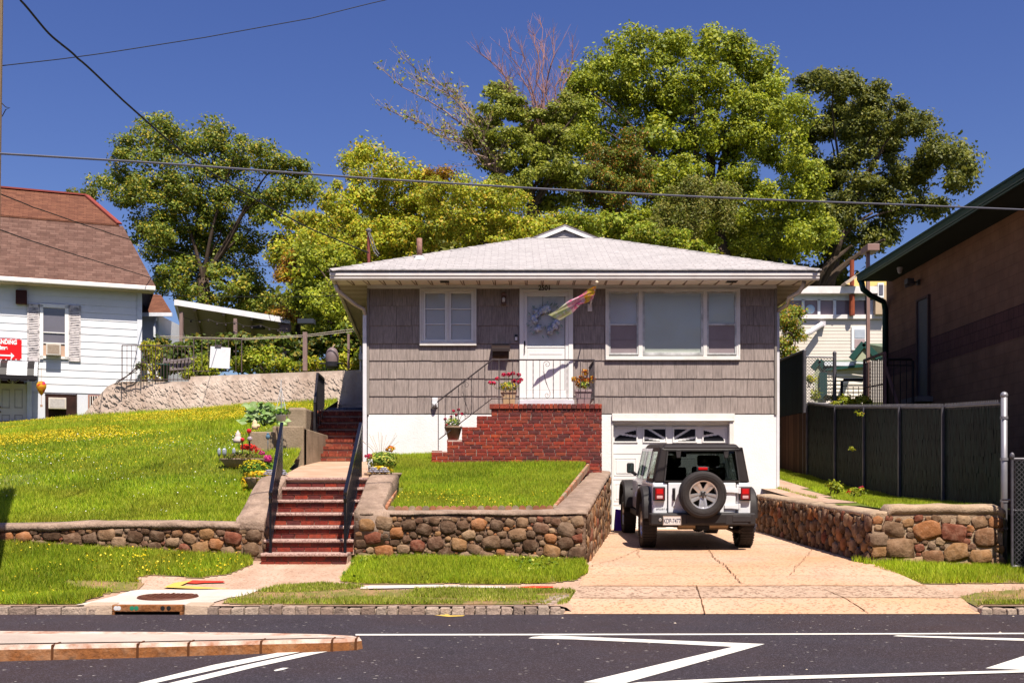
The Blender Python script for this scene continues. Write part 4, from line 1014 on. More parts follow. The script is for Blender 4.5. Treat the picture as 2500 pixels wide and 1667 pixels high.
# outside light, bell, letter box, outlet cover
lx, lz = za(1434, 768)
b = MB(); b.box(lx - .05, lx + .05, HD - .03, HD - .008, lz - .09, lz + .10); b.box(lx - .06, lx + .06, HD - .14, HD - .03, lz + .06, lz + .095); b.hexa([(lx - .05, HD - .13, lz + .095), (lx + .05, HD - .13, lz + .095), (lx + .05, HD - .03, lz + .095), (lx - .05, HD - .03, lz + .095)], [(lx - .02, HD - .1, lz + .13), (lx + .02, HD - .1, lz + .13), (lx + .02, HD - .05, lz + .13), (lx - .02, HD - .05, lz + .13)])
for sx in (-.055, .043):
    for sy in (-.135, -.04): b.box(lx + sx, lx + sx + .012, HD + sy, HD + sy + .012, lz - .11, lz + .06)
b.box(lx - .055, lx + .055, HD - .135, HD - .03, lz - .12, lz - .105)
pl = part(b, 'porch_light', M('lamp_bronze', [(.20, .12, .09)], rough=.4, metal=.5), HO)
b = MB(); b.lathe([(0, -.05), (.032, -.04), (.035, .02), (.02, .05), (0, .055)], (lx, HD - .085, lz - .03), 12); part(b, 'bulb', M('frosted_bulb', [(.75, .66, .62)], rough=.3), pl, smooth=True)
bx, bz = za(1535, 1085); b = MB(); b.box(bx - .032, bx + .032, HD - .035, HD - .008, bz - .065, bz + .07); bell = part(b, 'doorbell', M('bell_black', [(.02, .02, .03)], rough=.3), HO, bevel=.008)
b = MB(); b.box(bx - .024, bx + .024, HD - .042, HD - .035, bz - .055, bz + .02); part(b, 'button', trim_clean, bell, bevel=.006)
m0, m1 = za(1335, 1140), za(1485, 1252)
MBX = thing('letter_box', ((m0[0] + m1[0]) / 2, HD - .03, m1[1]), 'black metal letter box mounted on the shingles left of the front door', 'mailbox')
mb_m = M('letterbox_black', [(.028, .018, .016)], rough=.4)
b = MB(); b.prism([(HD - .01, m1[1] + .03), (HD - .16, m1[1] + .05), (HD - .19, m0[1] - .12), (HD - .01, m0[1] - .02)], 'X', m0[0] + .02, m1[0] - .02); part(b, 'box', mb_m, MBX, bevel=.006)
b = MB(); b.prism([(HD - .012, m0[1]), (HD - .20, m0[1] - .09), (HD - .205, m0[1] - .16), (HD - .195, m0[1] - .16), (HD - .19, m0[1] - .105), (HD - .012, m0[1] - .015)], 'X', m0[0], m1[0]); part(b, 'lid', mb_m, MBX, bevel=.003)
o0 = zc(115, 650); b = MB(); b.box(o0[0] - .12 / 2, o0[0] + .06, HD - .03, HD - .008, o0[1] - .17, o0[1] + .03); oc = part(b, 'outlet_cover', M('outlet_white', [(.66, .66, .68)], rough=.4), HO, bevel=.008)
b = MB(); b.lathe([(0, 0), (.06, .0), (.05, -.06), (.04, -.09), (0, -.09)], (o0[0], HD - .07, o0[1] - .07), 14, a0=math.pi, a1=2 * math.pi); part(b, 'outlet_lid', M('outlet_white', []), oc, smooth=True)

# ------------------------------------------------------------------ wreath and flag
WRX, WRZ = za(1775, 945)
WR = thing('door_wreath', (WRX, HD - .06, WRZ), 'round wreath of pale blue hydrangeas and silvery leaves hanging on the white front door', 'wreath')
rr = random.Random(12); b = MB(); R_, r_ = .235, .085
def petal_cluster(b, c, r, n, rr, nrm=Vector((0, -1, 0)), size=.022):
    for _ in range(n):
        d = Vector((rr.gauss(0, 1), rr.gauss(0, 1) - .8, rr.gauss(0, 1))).normalized(); p = Vector(c) + d * r * rr.uniform(.7, 1.05)
        u = d.cross(Vector((rr.gauss(0, 1), rr.gauss(0, 1), rr.gauss(0, 1)))).normalized() * size * rr.uniform(.7, 1.3); v = d.cross(u).normalized() * size * rr.uniform(.6, 1)
        b.add([p - u, p + v, p + u, p - v], [(0, 1, 2, 3)])
for i in range(34):
    th = rr.uniform(0, 6.28); rad = R_ + rr.uniform(-.05, .05); petal_cluster(b, (WRX + math.cos(th) * rad, HD - .07 + rr.uniform(-.02, .02), WRZ + math.sin(th) * rad * 1.0), .06, 70, rr)
part(b, 'hydrangeas', M('hydrangea', [(.56, .66, .95), (.70, .78, .96), (.86, .90, .96), (.64, .72, .94), (.80, .88, .82), (.52, .58, .92)], island=True, scale=4, rough=.7, trans=.25), WR, fix=False)
b = MB()
for i in range(60):
    th = rr.uniform(0, 6.28); rad = R_ + rr.choice([-.09, .11, .12]) + rr.uniform(-.03, .04); p = Vector((WRX + math.cos(th) * rad, HD - .05 - rr.uniform(0, .04), WRZ + math.sin(th) * rad))
    d = Vector((math.cos(th + rr.uniform(-.8, .8)), -.2, math.sin(th + rr.uniform(-.8, .8)))).normalized() * .045; s = d.cross(Vector((0, 1, 0))).normalized() * .014
    b.add([p - d, p + s, p + d, p - s], [(0, 1, 2, 3)])
part(b, 'leaves', M('wreath_leaf', [(.40, .52, .52), (.52, .62, .62), (.30, .42, .34)], island=True, scale=4, trans=.2), WR, fix=False)
b = MB(); b.tube([(WRX - .06, HD - .05, gz1 - .0), (WRX - .065, HD - .055, WRZ + R_)], .004, 6); part(b, 'hanger', bronze, WR)
# garden flag on a short pole
FX, FZ = za(2135, 830)
FL = thing('garden_flag', (FX, HD - .03, FZ), 'pink, orange and white flowered flag blown sideways on a short pole by the door', 'flag')
fw_ = M('flagpole_white', [(.74, .66, .64)], rough=.4)
Dt = 21.95
tip = P(800 + 2192 / 3.336, 500 + 632 / 3.336, Dt); base = Vector((FX + .02, HD - .05, za(0, 800)[1]))
b = MB(); b.tube([base, tip], .012, 8); pole = part(b, 'pole', fw_, FL)
b = MB(); b.ico(tip, .035, 2); part(b, 'finial', M('finial_wood', [(.62, .5, .36)]), pole, smooth=True)
b = MB(); b.box(FX - .045, FX + .045, HD - .03, HD - .008, FZ - .10, FZ + .05); b.tube([Vector((FX, HD - .02, FZ)), base + (tip - base).normalized() * .08], .02, 8); part(b, 'bracket', fw_, FL)
def fpt(x, y, D): return P(800 + x / 3.336, 500 + y / 3.336, D)
top_ = [fpt(2190, 660, 21.98), fpt(2120, 692, 22.0), fpt(2040, 742, 22.03), fpt(1960, 788, 22.0), fpt(1890, 838, 22.05), fpt(1796, 898, 22.04)]
bot_ = [fpt(2165, 766, 22.20), fpt(2120, 790, 22.16), fpt(2060, 818, 22.14), fpt(2010, 862, 22.20), fpt(1960, 900, 22.2), fpt(1908, 946, 22.25)]
vs = []; fs = []; nu, nv_ = 50, 16
for i in range(nu + 1):
    t = i / nu * 5; k = min(4, int(t)); f_ = t - k; A_ = top_[k].lerp(top_[k + 1], f_); B_ = bot_[k].lerp(bot_[k + 1], f_)
    for j in range(nv_ + 1):
        s = j / nv_; p = A_.lerp(B_, s); p.y += .025 * math.sin(s * 11 + i * .10) * (.3 + i / nu); p.z += .012 * math.sin(s * 9 + i * .25); vs.append(p)
for i in range(nu):
    for j in range(nv_): a = i * (nv_ + 1) + j; fs.append((a, a + 1, a + nv_ + 2, a + nv_ + 1))
flm = M('flag_cloth', [(.80, .70, .66), (.78, .28, .02), (.80, .58, .05), (.80, .18, .30), (.82, .74, .72)], rough=.8, scale=7, trans=.3, detail=2)
fl2 = M('flag_cloth_pink', [(.80, .20, .38), (.82, .55, .62), (.78, .10, .28), (.82, .74, .74)], rough=.8, scale=7, trans=.3, detail=2); fl3 = M('flag_cloth_lime', [(.74, .78, .40), (.80, .80, .66), (.62, .70, .28), (.82, .80, .76)], rough=.8, scale=7, trans=.3, detail=2)
me = MB()
me.v = [tuple(v) for v in vs]; me.f = fs; me.mi = [(0 if (k // nv_) < nu * .30 else 1 if (k // nv_) < nu * .66 else 2) for k in range(len(fs))]
part(me, 'cloth', [flm, fl2, fl3], FL, smooth=True, fix=False)

# ------------------------------------------------------------------ brick stoop with side steps and railing
SD = 21.3
STP = thing('brick_stoop', (.6, SD, 1.9), 'red brick front stoop with landing and four side steps descending to the left', 'stoop')
sx = [PX(v, SD) for v in (1054, 1091.7, 1128, 1164.4, 1200)]; sz = [PZ(v, SD) for v in (1099.7, 1071.4, 1043.8, 1015, 985.8)]; sxr = PX(1470, SD)
core = MB(); bb = MB(); z0 = 1.78
xe = sx + [sxr]
for i in range(5):
    core.box(xe[i] + .012, sxr - .012 if i == 4 else xe[i + 1] + .02, SD + .012 + .001 * i, HD - .03, 1.2, sz[i] - .012)
rows = []; z = sz[4] - .01 - .115
# soldier course on the landing edge
rr = random.Random(4); x = sx[4] - .04
while x < sxr - .02:
    w = rr.uniform(.075, .10) if x > sx[4] + .3 else .20
    w = min(w, sxr - x); bb.box(x, x + w - .010, SD - .035 + rr.uniform(0, .01), SD + .2, sz[4] - .095, sz[4] + rr.uniform(-.004, .004)); x += w
step_top = [(xe[i], xe[i + 1] if i < 4 else sxr, sz[i]) for i in range(5)]
# courses
course_h = .0703; nrow = int((sz[4] - .10 - 1.72) / course_h) + 1
for r in range(nrow + 1):
    zt = sz[4] - .10 - r * course_h; zb0 = zt - course_h + .010
    x0 = min([a for (a, c, zz) in step_top if zz + .02 >= zt] + [sx[4]]); x = x0
    rrx = random.Random(100 + r); header = (r in (0, 8))
    if r % 2: x -= .1
    while x < sxr - .02:
        w = rrx.uniform(.125, .15) if header and x > sx[2] else rrx.uniform(.20, .235)
        a, c = max(x0, x), min(sxr, x + w)
        if c - a > .03: bb.box(a + .002, c - .009, SD - rrx.uniform(0, .006), SD + .1, zb0, zt)
        x += w
for i in range(5):                                      # left faces and treads of the side steps
    zlo_ = sz[i - 1] if i else 1.80
    brick_face(bb, SD + .0, HD - .05, xe[i] + .012, zlo_, sz[i] - .01, seed=200 + i, axis='Y', out=-1, thick=.014)
    y = SD + .01
    while y < HD - .05:
        x1 = xe[i + 1] if i < 4 else sxr; bb.box(xe[i] + .0, min(x1, xe[i] + .2), y, y + .09, sz[i] - .02, sz[i] - .002 if i < 4 else sz[i] + .0); y += .10
b = bb; y = SD
brick_face(bb, SD + .1, HD - .05, sxr - .012, 1.78, sz[4] - .01, seed=230, axis='Y', out=1, thick=.014)
bb.box(sx[4] + .2, sxr, SD + .2, HD - .04, sz[4] - .02, sz[4] - .004)
part(core, 'mortar_core', brick_joint, STP); part(bb, 'bricks', stoop_brick, STP, bevel=.003, segs=1)
# railing
RLm = M('iron_grey_paint', [(.045, .035, .038), (.08, .065, .07)], rough=.5, metal=.3, scale=8, stain=(.16, .12, .12), sscale=8, samt=.5)
RL = thing('stoop_railing', (.6, SD + .06, sz[4]), 'thin black wrought iron railing with scrolls along the brick stoop and its side steps', 'railing')
RD = SD + .06
def R(x, y, D=RD): a = zc(x, y, D); return Vector((a[0], D, a[1]))
b = MB(); b.tube([R(95, 735), R(78, 755), R(82, 772), R(105, 775), R(125, 755), R(120, 715), R(150, 680)], .010, 6); b.tube([R(150, 680), R(842, 148), R(2145, 148)], .015, 6); part(b, 'handrail', RLm, RL)
b = MB(); b.tube([R(168, 1160), R(842, 642), R(2145, 638)], .010, 6); b.bar(R(2145, 148), Vector((R(2145, 148).x, HD - .06, R(0, 148).z)), .03, .02); b.bar(R(2145, 638), Vector((R(2145, 638).x, HD - .06, R(0, 638).z)), .02, .02); part(b, 'rail', RLm, RL)
for (x, y0, y1) in ((157, 672, 1300), (932, 152, 715), (1190, 152, 715), (2145, 150, 705)):
    b = MB(); w = .016 if x in (157, 1190) else .022; b.bar(R(x, y1), R(x, y0), w if x != 1190 else .012); part(b, 'post', RLm, RL)
def rail_y(x, top=True):
    return (lerp(680, 148, (x - 150) / 692) if x < 842 else 148) if top else (lerp(1160, 642, (x - 168) / 674) if x < 842 else 638)
xs = [245 + 84.5 * i for i in range(8)] + [1022, 1107] + [1280, 1367, 1452, 1625, 1712, 1800, 1885, 1972, 2057]
for i, x in enumerate(xs):
    b = MB(); a, c = R(x, rail_y(x, False)), R(x, rail_y(x))
    if x < 842 and i % 2 == 0 or x > 900 and i % 2:
        n = 26; vs = []; fs = []
        for k in range(n + 1):
            p = a.lerp(c, k / n); th = k / n * 9.0
            for q in range(4): t = th + q * math.pi / 2; vs.append((p.x + .0085 * math.cos(t), p.y + .0085 * math.sin(t), p.z))
        for k in range(n):
            for q in range(4): fs.append((k * 4 + q, k * 4 + (q + 1) % 4, k * 4 + 4 + (q + 1) % 4, k * 4 + 4 + q))
        b.add(vs, fs)
    else: b.bar(a, c, .010)
    part(b, 'baluster', RLm, RL)
yy = RD + .13
while yy < HD - .1:
    b = MB(); x = R(2145, 0).x; b.bar((x, yy, R(0, 638).z), (x, yy, R(0, 148).z), .012); part(b, 'baluster', RLm, RL); yy += .13
def scroll(cx_, y0, y1, k=1, sl=0):
    """S scroll between y0 (top) and y1 (bottom)"""
    b = MB()
    def spiral(px, py, r, a0, dirn):
        return [R(px + math.cos(a0 + dirn * t) * r * (1 - t / 9.5), py + math.sin(a0 + dirn * t) * r * (1 - t / 9.5)) for t in np.linspace(0, 8.2, 28)]
    r = (y1 - y0) * .10
    top = spiral(cx_, y0 + r, r, math.pi, 1); bot = spiral(cx_ + sl, y1 - r * .8, r * .8, 0, 1)
    b.tube(top, .005, 5); b.tube(bot, .005, 5)
    b.tube([top[0], R(cx_ - r * .9, y0 + r * 2.4), R(cx_ - r * .5 + sl * .35, (y0 + y1) / 2 + 20), R(cx_ + sl + r * .8, y1 - r * 1.6), bot[0]], .005, 5)
    b.tube([R(cx_ - r * 1.1, y0 + r * 2.8), R(cx_ + r * .2, y1 - r * 3)], .004, 5)
    part(b, 'scroll', RLm, RL)
scroll(1545, 160, 635); scroll(512, 425, 870, sl=-5)

# ------------------------------------------------------------------ flower pots on the stoop
flower_mats = {}
def flowers(b, c, rx, rz, n, rr, size=.018, up=.3):
    for _ in range(n):
        d = Vector((rr.gauss(0, 1), rr.gauss(0, 1), rr.gauss(0, 1) + up)).normalized(); p = Vector(c) + Vector((d.x * rx, d.y * rx, d.z * rz)) * rr.uniform(.6, 1.05)
        u = d.cross(Vector((rr.gauss(0, 1), rr.gauss(0, 1), rr.gauss(0, 1)))).normalized() * size * rr.uniform(.7, 1.3); v = d.cross(u).normalized() * size * rr.uniform(.6, 1)
        b.add([p - u, p + v, p + u, p - v], [(0, 1, 2, 3)])
pk = M('petal_pink', [(.62, .012, .07), (.72, .03, .12), (.50, .01, .05)], island=True, scale=5, trans=.3)
yl = M('petal_yellow', [(.80, .52, .01), (.72, .42, .01), (.82, .66, .05)], island=True, scale=5, trans=.3)
orr = M('petal_orange', [(.60, .18, .01), (.75, .33, .01), (.45, .07, .01), (.70, .45, .02)], island=True, scale=5, trans=.3)
lf = M('plant_leaf', [(.07, .16, .015), (.12, .24, .02), (.20, .32, .03), (.04, .10, .01)], island=True, scale=4, trans=.25)
lfy = M('plant_leaf_variegated', [(.30, .36, .05), (.12, .22, .02), (.48, .48, .08), (.08, .15, .015)], island=True, scale=4, trans=.25)
clay = M('clay_pot', [(.20, .13, .09), (.30, .20, .14)], scale=8, bump=.3, rough=.8); tanp = M('tan_pot', [(.34, .22, .15), (.42, .29, .20)], scale=6, rough=.6); pink_pot = M('mauve_pot', [(.34, .24, .25), (.42, .31, .31)], scale=6, rough=.6)
def pot_thing(label, c, h, r0, r1, mat, square=False, group='flower pots on the brick stoop'):
    t = thing('flower_pot', c, label, 'flower pot', group)
    b = MB(); n = 4 if square else 24
    k = math.sqrt(2) if square else 1
    b.lathe([(0, 0), (r0 * k, 0), (r1 * k * .97, h * .82), (r1 * k * 1.06, h * .84), (r1 * k * 1.08, h), (r1 * k * .95, h), (r1 * k * .93, h * .9), (0, h * .9)], (0, 0, 0), n, a0=math.pi / 4, a1=math.pi / 4 + 2 * math.pi); b.v = [(x + c[0], y + c[1], z + c[2]) for x, y, z in b.v]
    part(b, 'pot', mat, t, smooth=not square); return t
c = R(350, 1150, SD + .2); c.z = sz[1]
t = pot_thing('clay pot of pink geraniums standing on the second side step of the brick stoop', c, .255, .105, .165, clay)
rr = random.Random(1); b = MB(); flowers(b, c + Vector((0, 0, .32)), .17, .12, 220, rr, .022); part(b, 'foliage', lfy, t, fix=False)
b = MB()
for (dx, dz) in ((-.16, .40), (-.14, .28), (.0, .56), (.10, .58), (.17, .50), (.05, .48), (-.04, .44)): flowers(b, c + Vector((dx, random.Random(dx * 99).uniform(-.1, .05), dz)), .035, .03, 40, rr, .016)
part(b, 'blossoms', pk, t, fix=False)
b = MB()
for (dx, dz) in ((-.16, .40), (-.14, .28), (.0, .56), (.10, .58), (.17, .50), (.05, .48)): b.tube([c + Vector((0, 0, .24)), c + Vector((dx * .7, 0, dz * .75)), c + Vector((dx, 0, dz))], .004, 5)
part(b, 'stems', lf, t)
c = R(1055, 690, SD + .35); c.z = sz[4]
t = pot_thing('tan pot of bright pink geraniums standing on the landing left of the front door', c, .285, .115, .15, tanp, True)
b = MB(); b.box(c.x - .12, c.x + .12, c.y - .14, c.y - .12, c.z + .0, c.z + .2); b.box(c.x - .03, c.x + .03, c.y - .145, c.y - .139, c.z + .02, c.z + .06); part(b, 'crate_front', M('crate_tan', [(.42, .28, .16)]), t)
b = MB(); flowers(b, c + Vector((0, 0, .36)), .20, .11, 200, rr, .024); part(b, 'foliage', lfy, t, fix=False)
b = MB(); flowers(b, c + Vector((-.03, -.03, .36)), .20, .10, 90, rr, .022); part(b, 'yellow_flowers', yl, t, fix=False)
b = MB()
for (dx, dz) in ((-.36, .45), (-.22, .53), (-.10, .60), (.0, .61), (.08, .63), (.20, .60), (.24, .51), (.10, .48), (.20, .46), (-.30, .44)): flowers(b, c + Vector((dx, rr.uniform(-.1, .05), dz)), .055, .042, 60, rr, .018)
part(b, 'blossoms', pk, t, fix=False)
b = MB()
for (dx, dz) in ((-.36, .45), (-.22, .53), (-.10, .60), (.0, .61), (.08, .63), (.20, .60), (.24, .51)): b.tube([c + Vector((0, 0, .28)), c + Vector((dx * .7, 0, dz * .75)), c + Vector((dx, 0, dz))], .004, 5)
part(b, 'stems', lf, t)
c = R(2010, 690, SD + .30); c.z = sz[4]
t = pot_thing('mauve square pot of rusty orange flowers at the right end of the stoop landing', c, .30, .11, .16, pink_pot, True)
b = MB(); flowers(b, c + Vector((0, 0, .38)), .15, .10, 150, rr, .022); part(b, 'foliage', lfy, t, fix=False)
b = MB()
for (dx, dz, r) in ((-.18, .50, .07), (-.05, .52, .08), (.02, .64, .08), (.17, .50, .08), (.05, .48, .08), (-.12, .42, .06), (.0, .40, .07)): flowers(b, c + Vector((dx, rr.uniform(-.08, .05), dz)), r, r, 80, rr, .020)
part(b, 'blossoms', orr, t, fix=False)

# ------------------------------------------------------------------ black rails on the front steps and by the side stair
rb_m = M('gloss_black_rail', [(.008, .008, .012)], rough=.25, spec=.5)
def step_rail(px0, px1, label, X0=None):
    p0 = P(px0, 1345, 15.16); p0.z = .585; h0 = P(px0, 1205, 15.16); pt = P(px1, 1033, 17.15)
    t = thing('step_railing', tuple(p0), label, 'railing', 'black railings of the front steps')
    zb1 = 1.655; hx = lambda k: lerp(h0.x, pt.x, k); hy = lambda k: lerp(15.16, 17.15, k); hz = lambda k: lerp(h0.z + .02, pt.z, k)
    b = MB(); b.bar((hx(0), hy(0), hz(0)), (hx(1), hy(1), hz(1)), .05, .035)
    b.tube([(hx(0), hy(0), hz(0)), (hx(0), hy(0) - .035, hz(0) - .01), (hx(0), hy(0) - .03, hz(0) - .08), (hx(0), hy(0), hz(0) - .14)], .026, 8); part(b, 'handrail', rb_m, t, bevel=.006)
    b = MB(); b.bar((p0.x, 15.16, .585), (hx(0), 15.16, hz(0)), .035); part(b, 'post', rb_m, t); b = MB(); b.bar((hx(1), 17.13, 1.60), (hx(1), 17.13, hz(1)), .035); part(b, 'post', rb_m, t)
    off = .72
    b = MB(); b.bar((hx(.02), hy(.02), hz(.02) - off), (hx(1), hy(1), hz(1) - off - .05), .025); b.bar((hx(.02), hy(.02), hz(.02) - .09), (hx(1), hy(1), hz(1) - .09), .025); part(b, 'rail', rb_m, t)
    for i in range(1, 17):
        k = i / 17; b = MB(); b.bar((hx(k), hy(k), hz(k) - off - .03), (hx(k), hy(k), hz(k) - .03), .016); part(b, 'baluster', rb_m, t)
    return t
step_rail(661, 688, 'glossy black steel handrail on the left edge of the front steps')
step_rail(843, 881, 'glossy black steel handrail toward the right side of the front steps')
t = thing('step_railing', (-4.15, 23.0, 2.2), 'weathered black railing panel beside the shaded side stair of the bungalow', 'railing')
q0 = P(768, 985, 22.95); q1 = P(775, 912, 25.0); q1.x = PX(775, 25.0); q2 = P(790, 925, 27.0)
wm = M('weathered_black', [(.012, .010, .010), (.03, .025, .03)], rough=.5, scale=10)
b = MB(); b.bar(q0, q1, .05, .05); b.bar(q1, q2, .05, .05); part(b, 'handrail', wm, t)
b = MB(); b.bar((q0.x, q0.y, 2.1), q0, .045); part(b, 'post', wm, t); b = MB(); b.bar((q2.x, q2.y, 3.2), q2, .045); part(b, 'post', wm, t)
b = MB(); b.bar(q0 - Vector((0, 0, .78)), q1 - Vector((0, 0, .86)), .03); b.bar(q1 - Vector((0, 0, .86)), q2 - Vector((0, 0, .80)), .03); part(b, 'rail', wm, t)
for i in range(1, 26):
    k = i / 26 * 2; A_, B_ = (q0, q1) if k < 1 else (q1, q2); p = A_.lerp(B_, k % 1); b = MB(); b.bar(p - Vector((0, 0, .84)), p, .018); part(b, 'baluster', wm, t)
# ================================================================== the parked off-roader (local metres: x right, y forward, z up, origin on the ground under the rear axle)
JP = thing('parked_car', (3.065, 18.3, .520), 'white four by four with black hardtop and spare wheel, parked facing the garage', 'car', rot=(math.radians(2.4), 0, 0))
jw = M('car_white_paint', [(.74, .74, .78), (.78, .78, .81)], rough=.22, scale=2, spec=.5, coat=.6)
jb = M('car_black_plastic', [(.022, .019, .020), (.036, .031, .032)], rough=.6, scale=14, bump=.12, bscale=300)
jt = M('car_hardtop', [(.018, .014, .014), (.026, .020, .020)], rough=.5, scale=9, bump=.1, bscale=300)
tyre_m = M('tyre_rubber', [(.022, .018, .018), (.036, .030, .030)], rough=.75, scale=20, bump=.3, bscale=90)
rim_m = M('alloy_silver', [(.52, .50, .50), (.62, .60, .60)], rough=.32, metal=.75, scale=6)
jg = glass_mat('car_glass_tinted', (.07, .08, .08), 1.0); jgc = glass_mat('car_glass_clear', (.72, .80, .76), .99)
def jpart(mb, name, mat, parent=JP, **k): return lpart(mb, name, mat, parent, **k)
# tub
b = MB(); b.box(-.795, .795, -.60, 2.35, .52, 1.09); body = jpart(b, 'body', jw, bevel=.045, segs=3)
b = MB(); b.hexa([(-.62, 2.3, .50), (.62, 2.3, .50), (.56, 3.42, .50), (-.56, 3.42, .50)], [(-.66, 2.3, 1.12), (.66, 2.3, 1.12), (.58, 3.42, 1.06), (-.58, 3.42, 1.06)]); jpart(b, 'bonnet', jw, bevel=.04, segs=3)
b = MB(); b.box(-.60, .60, -.45, 3.3, .36, .52); b.tube([(-.75, 0, .37), (.75, 0, .37)], .045, 8); b.ico((.05, -.0, .36), .13, 2, (1, 1, .9)); b.tube([(-.75, 3.0, .37), (.75, 3.0, .37)], .045, 8)
b.box(-.42, -.36, -.66, 2.6, .40, .52); b.box(.36, .42, -.66, 2.6, .40, .52); jpart(b, 'chassis', M('underbody', [(.012, .011, .010)], rough=.8))
# tailgate, panel lines, hinges
b = MB(); b.box(-.545, .545, -.628, -.60, .60, 1.085); tg = jpart(b, 'tailgate', jw, bevel=.012)
b = MB(); b.box(-.56, -.548, -.606, -.598, .60, 1.08); b.box(.548, .56, -.606, -.598, .60, 1.08); jpart(b, 'panel_gap', M('gap_black', [(.02, .02, .02)], rough=1), tg)
b = MB(); b.tube([(-.455, -.64, .98), (-.455, -.672, .97), (-.455, -.675, .83), (-.455, -.64, .82)], .016, 8); b.box(-.478, -.432, -.64, -.625, .80, 1.0); jpart(b, 'door_handle', jb, tg, bevel=.006)
for z in (.96, .70):
    b = MB(); b.prism([(.36, z - .03), (.47, z - .03), (.60, z - .045), (.60, z + .045), (.47, z + .03), (.36, z + .03)], 'Y', -.655, -.620); b.tube([(.60, -.648, z - .05), (.60, -.648, z + .05)], .018, 8); jpart(b, 'hinge', jw, tg, bevel=.005)
b = MB(); b.lathe([(0, -.004), (.015, -.003), (.015, .003)], (-.455, -.628, .70), 12, 'Y'); jpart(b, 'lock', rim_m, tg)
# hardtop: roof, rear frame, sides
yb, yt = -.60, -.53; wb, wt = .77, .655; zb_j, zt_j = 1.09, 1.655
b = MB()
b.hexa([(-wt - .01, yt - .03, zt_j - .05), (wt + .01, yt - .03, zt_j - .05), (wt - .02, 1.95, zt_j - .04), (-wt + .02, 1.95, zt_j - .04)], [(-wt + .07, yt + .10, zt_j + .055), (wt - .07, yt + .10, zt_j + .055), (wt - .10, 1.90, zt_j + .06), (-wt + .10, 1.90, zt_j + .06)])
rf_ = jpart(b, 'hardtop', jt, bevel=.035, segs=3)
b = MB()
for i in range(7): x = -.42 + i * .14; b.box(x - .03, x + .03, yt + .12, 1.85, zt_j + .054, zt_j + .064)
jpart(b, 'roof_rib', jt, rf_, bevel=.004)
b = MB()
for s in (-1, 1):
    b.hexa([(s * wb, yb, zb_j), (s * (wb - .17), yb, zb_j), (s * (wb - .13), yb + .06, zb_j), (s * wb, yb + .14, zb_j)][::s], [(s * wt, yt, zt_j), (s * (wt - .12), yt, zt_j), (s * (wt - .10), yt + .06, zt_j), (s * wt, yt + .10, zt_j)][::s])
jpart(b, 'rear_pillar', jt, bevel=.03, segs=3)
b = MB(); b.hexa([(-wt + .05, yt - .005, zt_j - .10), (wt - .05, yt - .005, zt_j - .10), (wt - .05, yt + .04, zt_j - .10), (-wt + .05, yt + .04, zt_j - .10)], [(-wt + .05, yt, zt_j), (wt - .05, yt, zt_j), (wt - .05, yt + .04, zt_j), (-wt + .05, yt + .04, zt_j)])
b.box(-.60, .60, yb - .012, yb + .03, zb_j - .005, zb_j + .03); jpart(b, 'rear_header', jt)
g = MB(); g.quad((-.605, yb - .014, zb_j + .025), (.605, yb - .014, zb_j + .025), (.545, yt - .018, zt_j - .055), (-.545, yt - .018, zt_j - .055)); rg = jpart(g, 'rear_window', jg, fix=False)
b = MB(); 
for (x0, x1, z0, z1) in ((-.615, .615, zb_j + .012, zb_j + .032),): b.box(x0, x1, yb - .02, yb - .008, z0, z1)
b.bar((-.605, yb - .016, zb_j + .02), (-.548, yt - .02, zt_j - .055), .022, .01); b.bar((.605, yb - .016, zb_j + .02), (.548, yt - .02, zt_j - .055), .022, .01); b.bar((-.548, yt - .02, zt_j - .055), (.548, yt - .02, zt_j - .055), .02, .01); jpart(b, 'window_seal', jb, rg)
for x in (-.375, .395):
    b = MB(); b.hexa([(x - .028, yt - .05, zt_j - .17), (x + .028, yt - .05, zt_j - .17), (x + .028, yt - .02, zt_j - .17), (x - .028, yt - .02, zt_j - .17)], [(x - .042, yt - .045, zt_j - .06), (x + .042, yt - .045, zt_j - .06), (x + .042, yt - .01, zt_j - .06), (x - .042, yt - .01, zt_j - .06)]); b.box(x - .035, x + .035, yt - .05, yt - .01, zt_j - .06, zt_j - .045); jpart(b, 'glass_hinge', jb, rg, bevel=.006)
redl = M('lamp_red', [(.55, .008, .008)], rough=.12, coat=1.0, scale=3); redd = M('lamp_dark_red', [(.16, .004, .006)], rough=.12, coat=1.0); pinkl = M('lamp_clear', [(.62, .38, .38)], rough=.15, coat=1)
b = MB(); b.box(-.075, .075, yb - .10, yb - .04, zb_j + .20, zb_j + .245); jpart(b, 'brake_light', redl, bevel=.008)
b = MB(); b.box(-.10, .10, yb - .085, yb - .01, zb_j + .185, zb_j + .255); b.box(-.06, .06, -.66, -.60, .95, 1.29); jpart(b, 'spare_carrier', jb, bevel=.01)
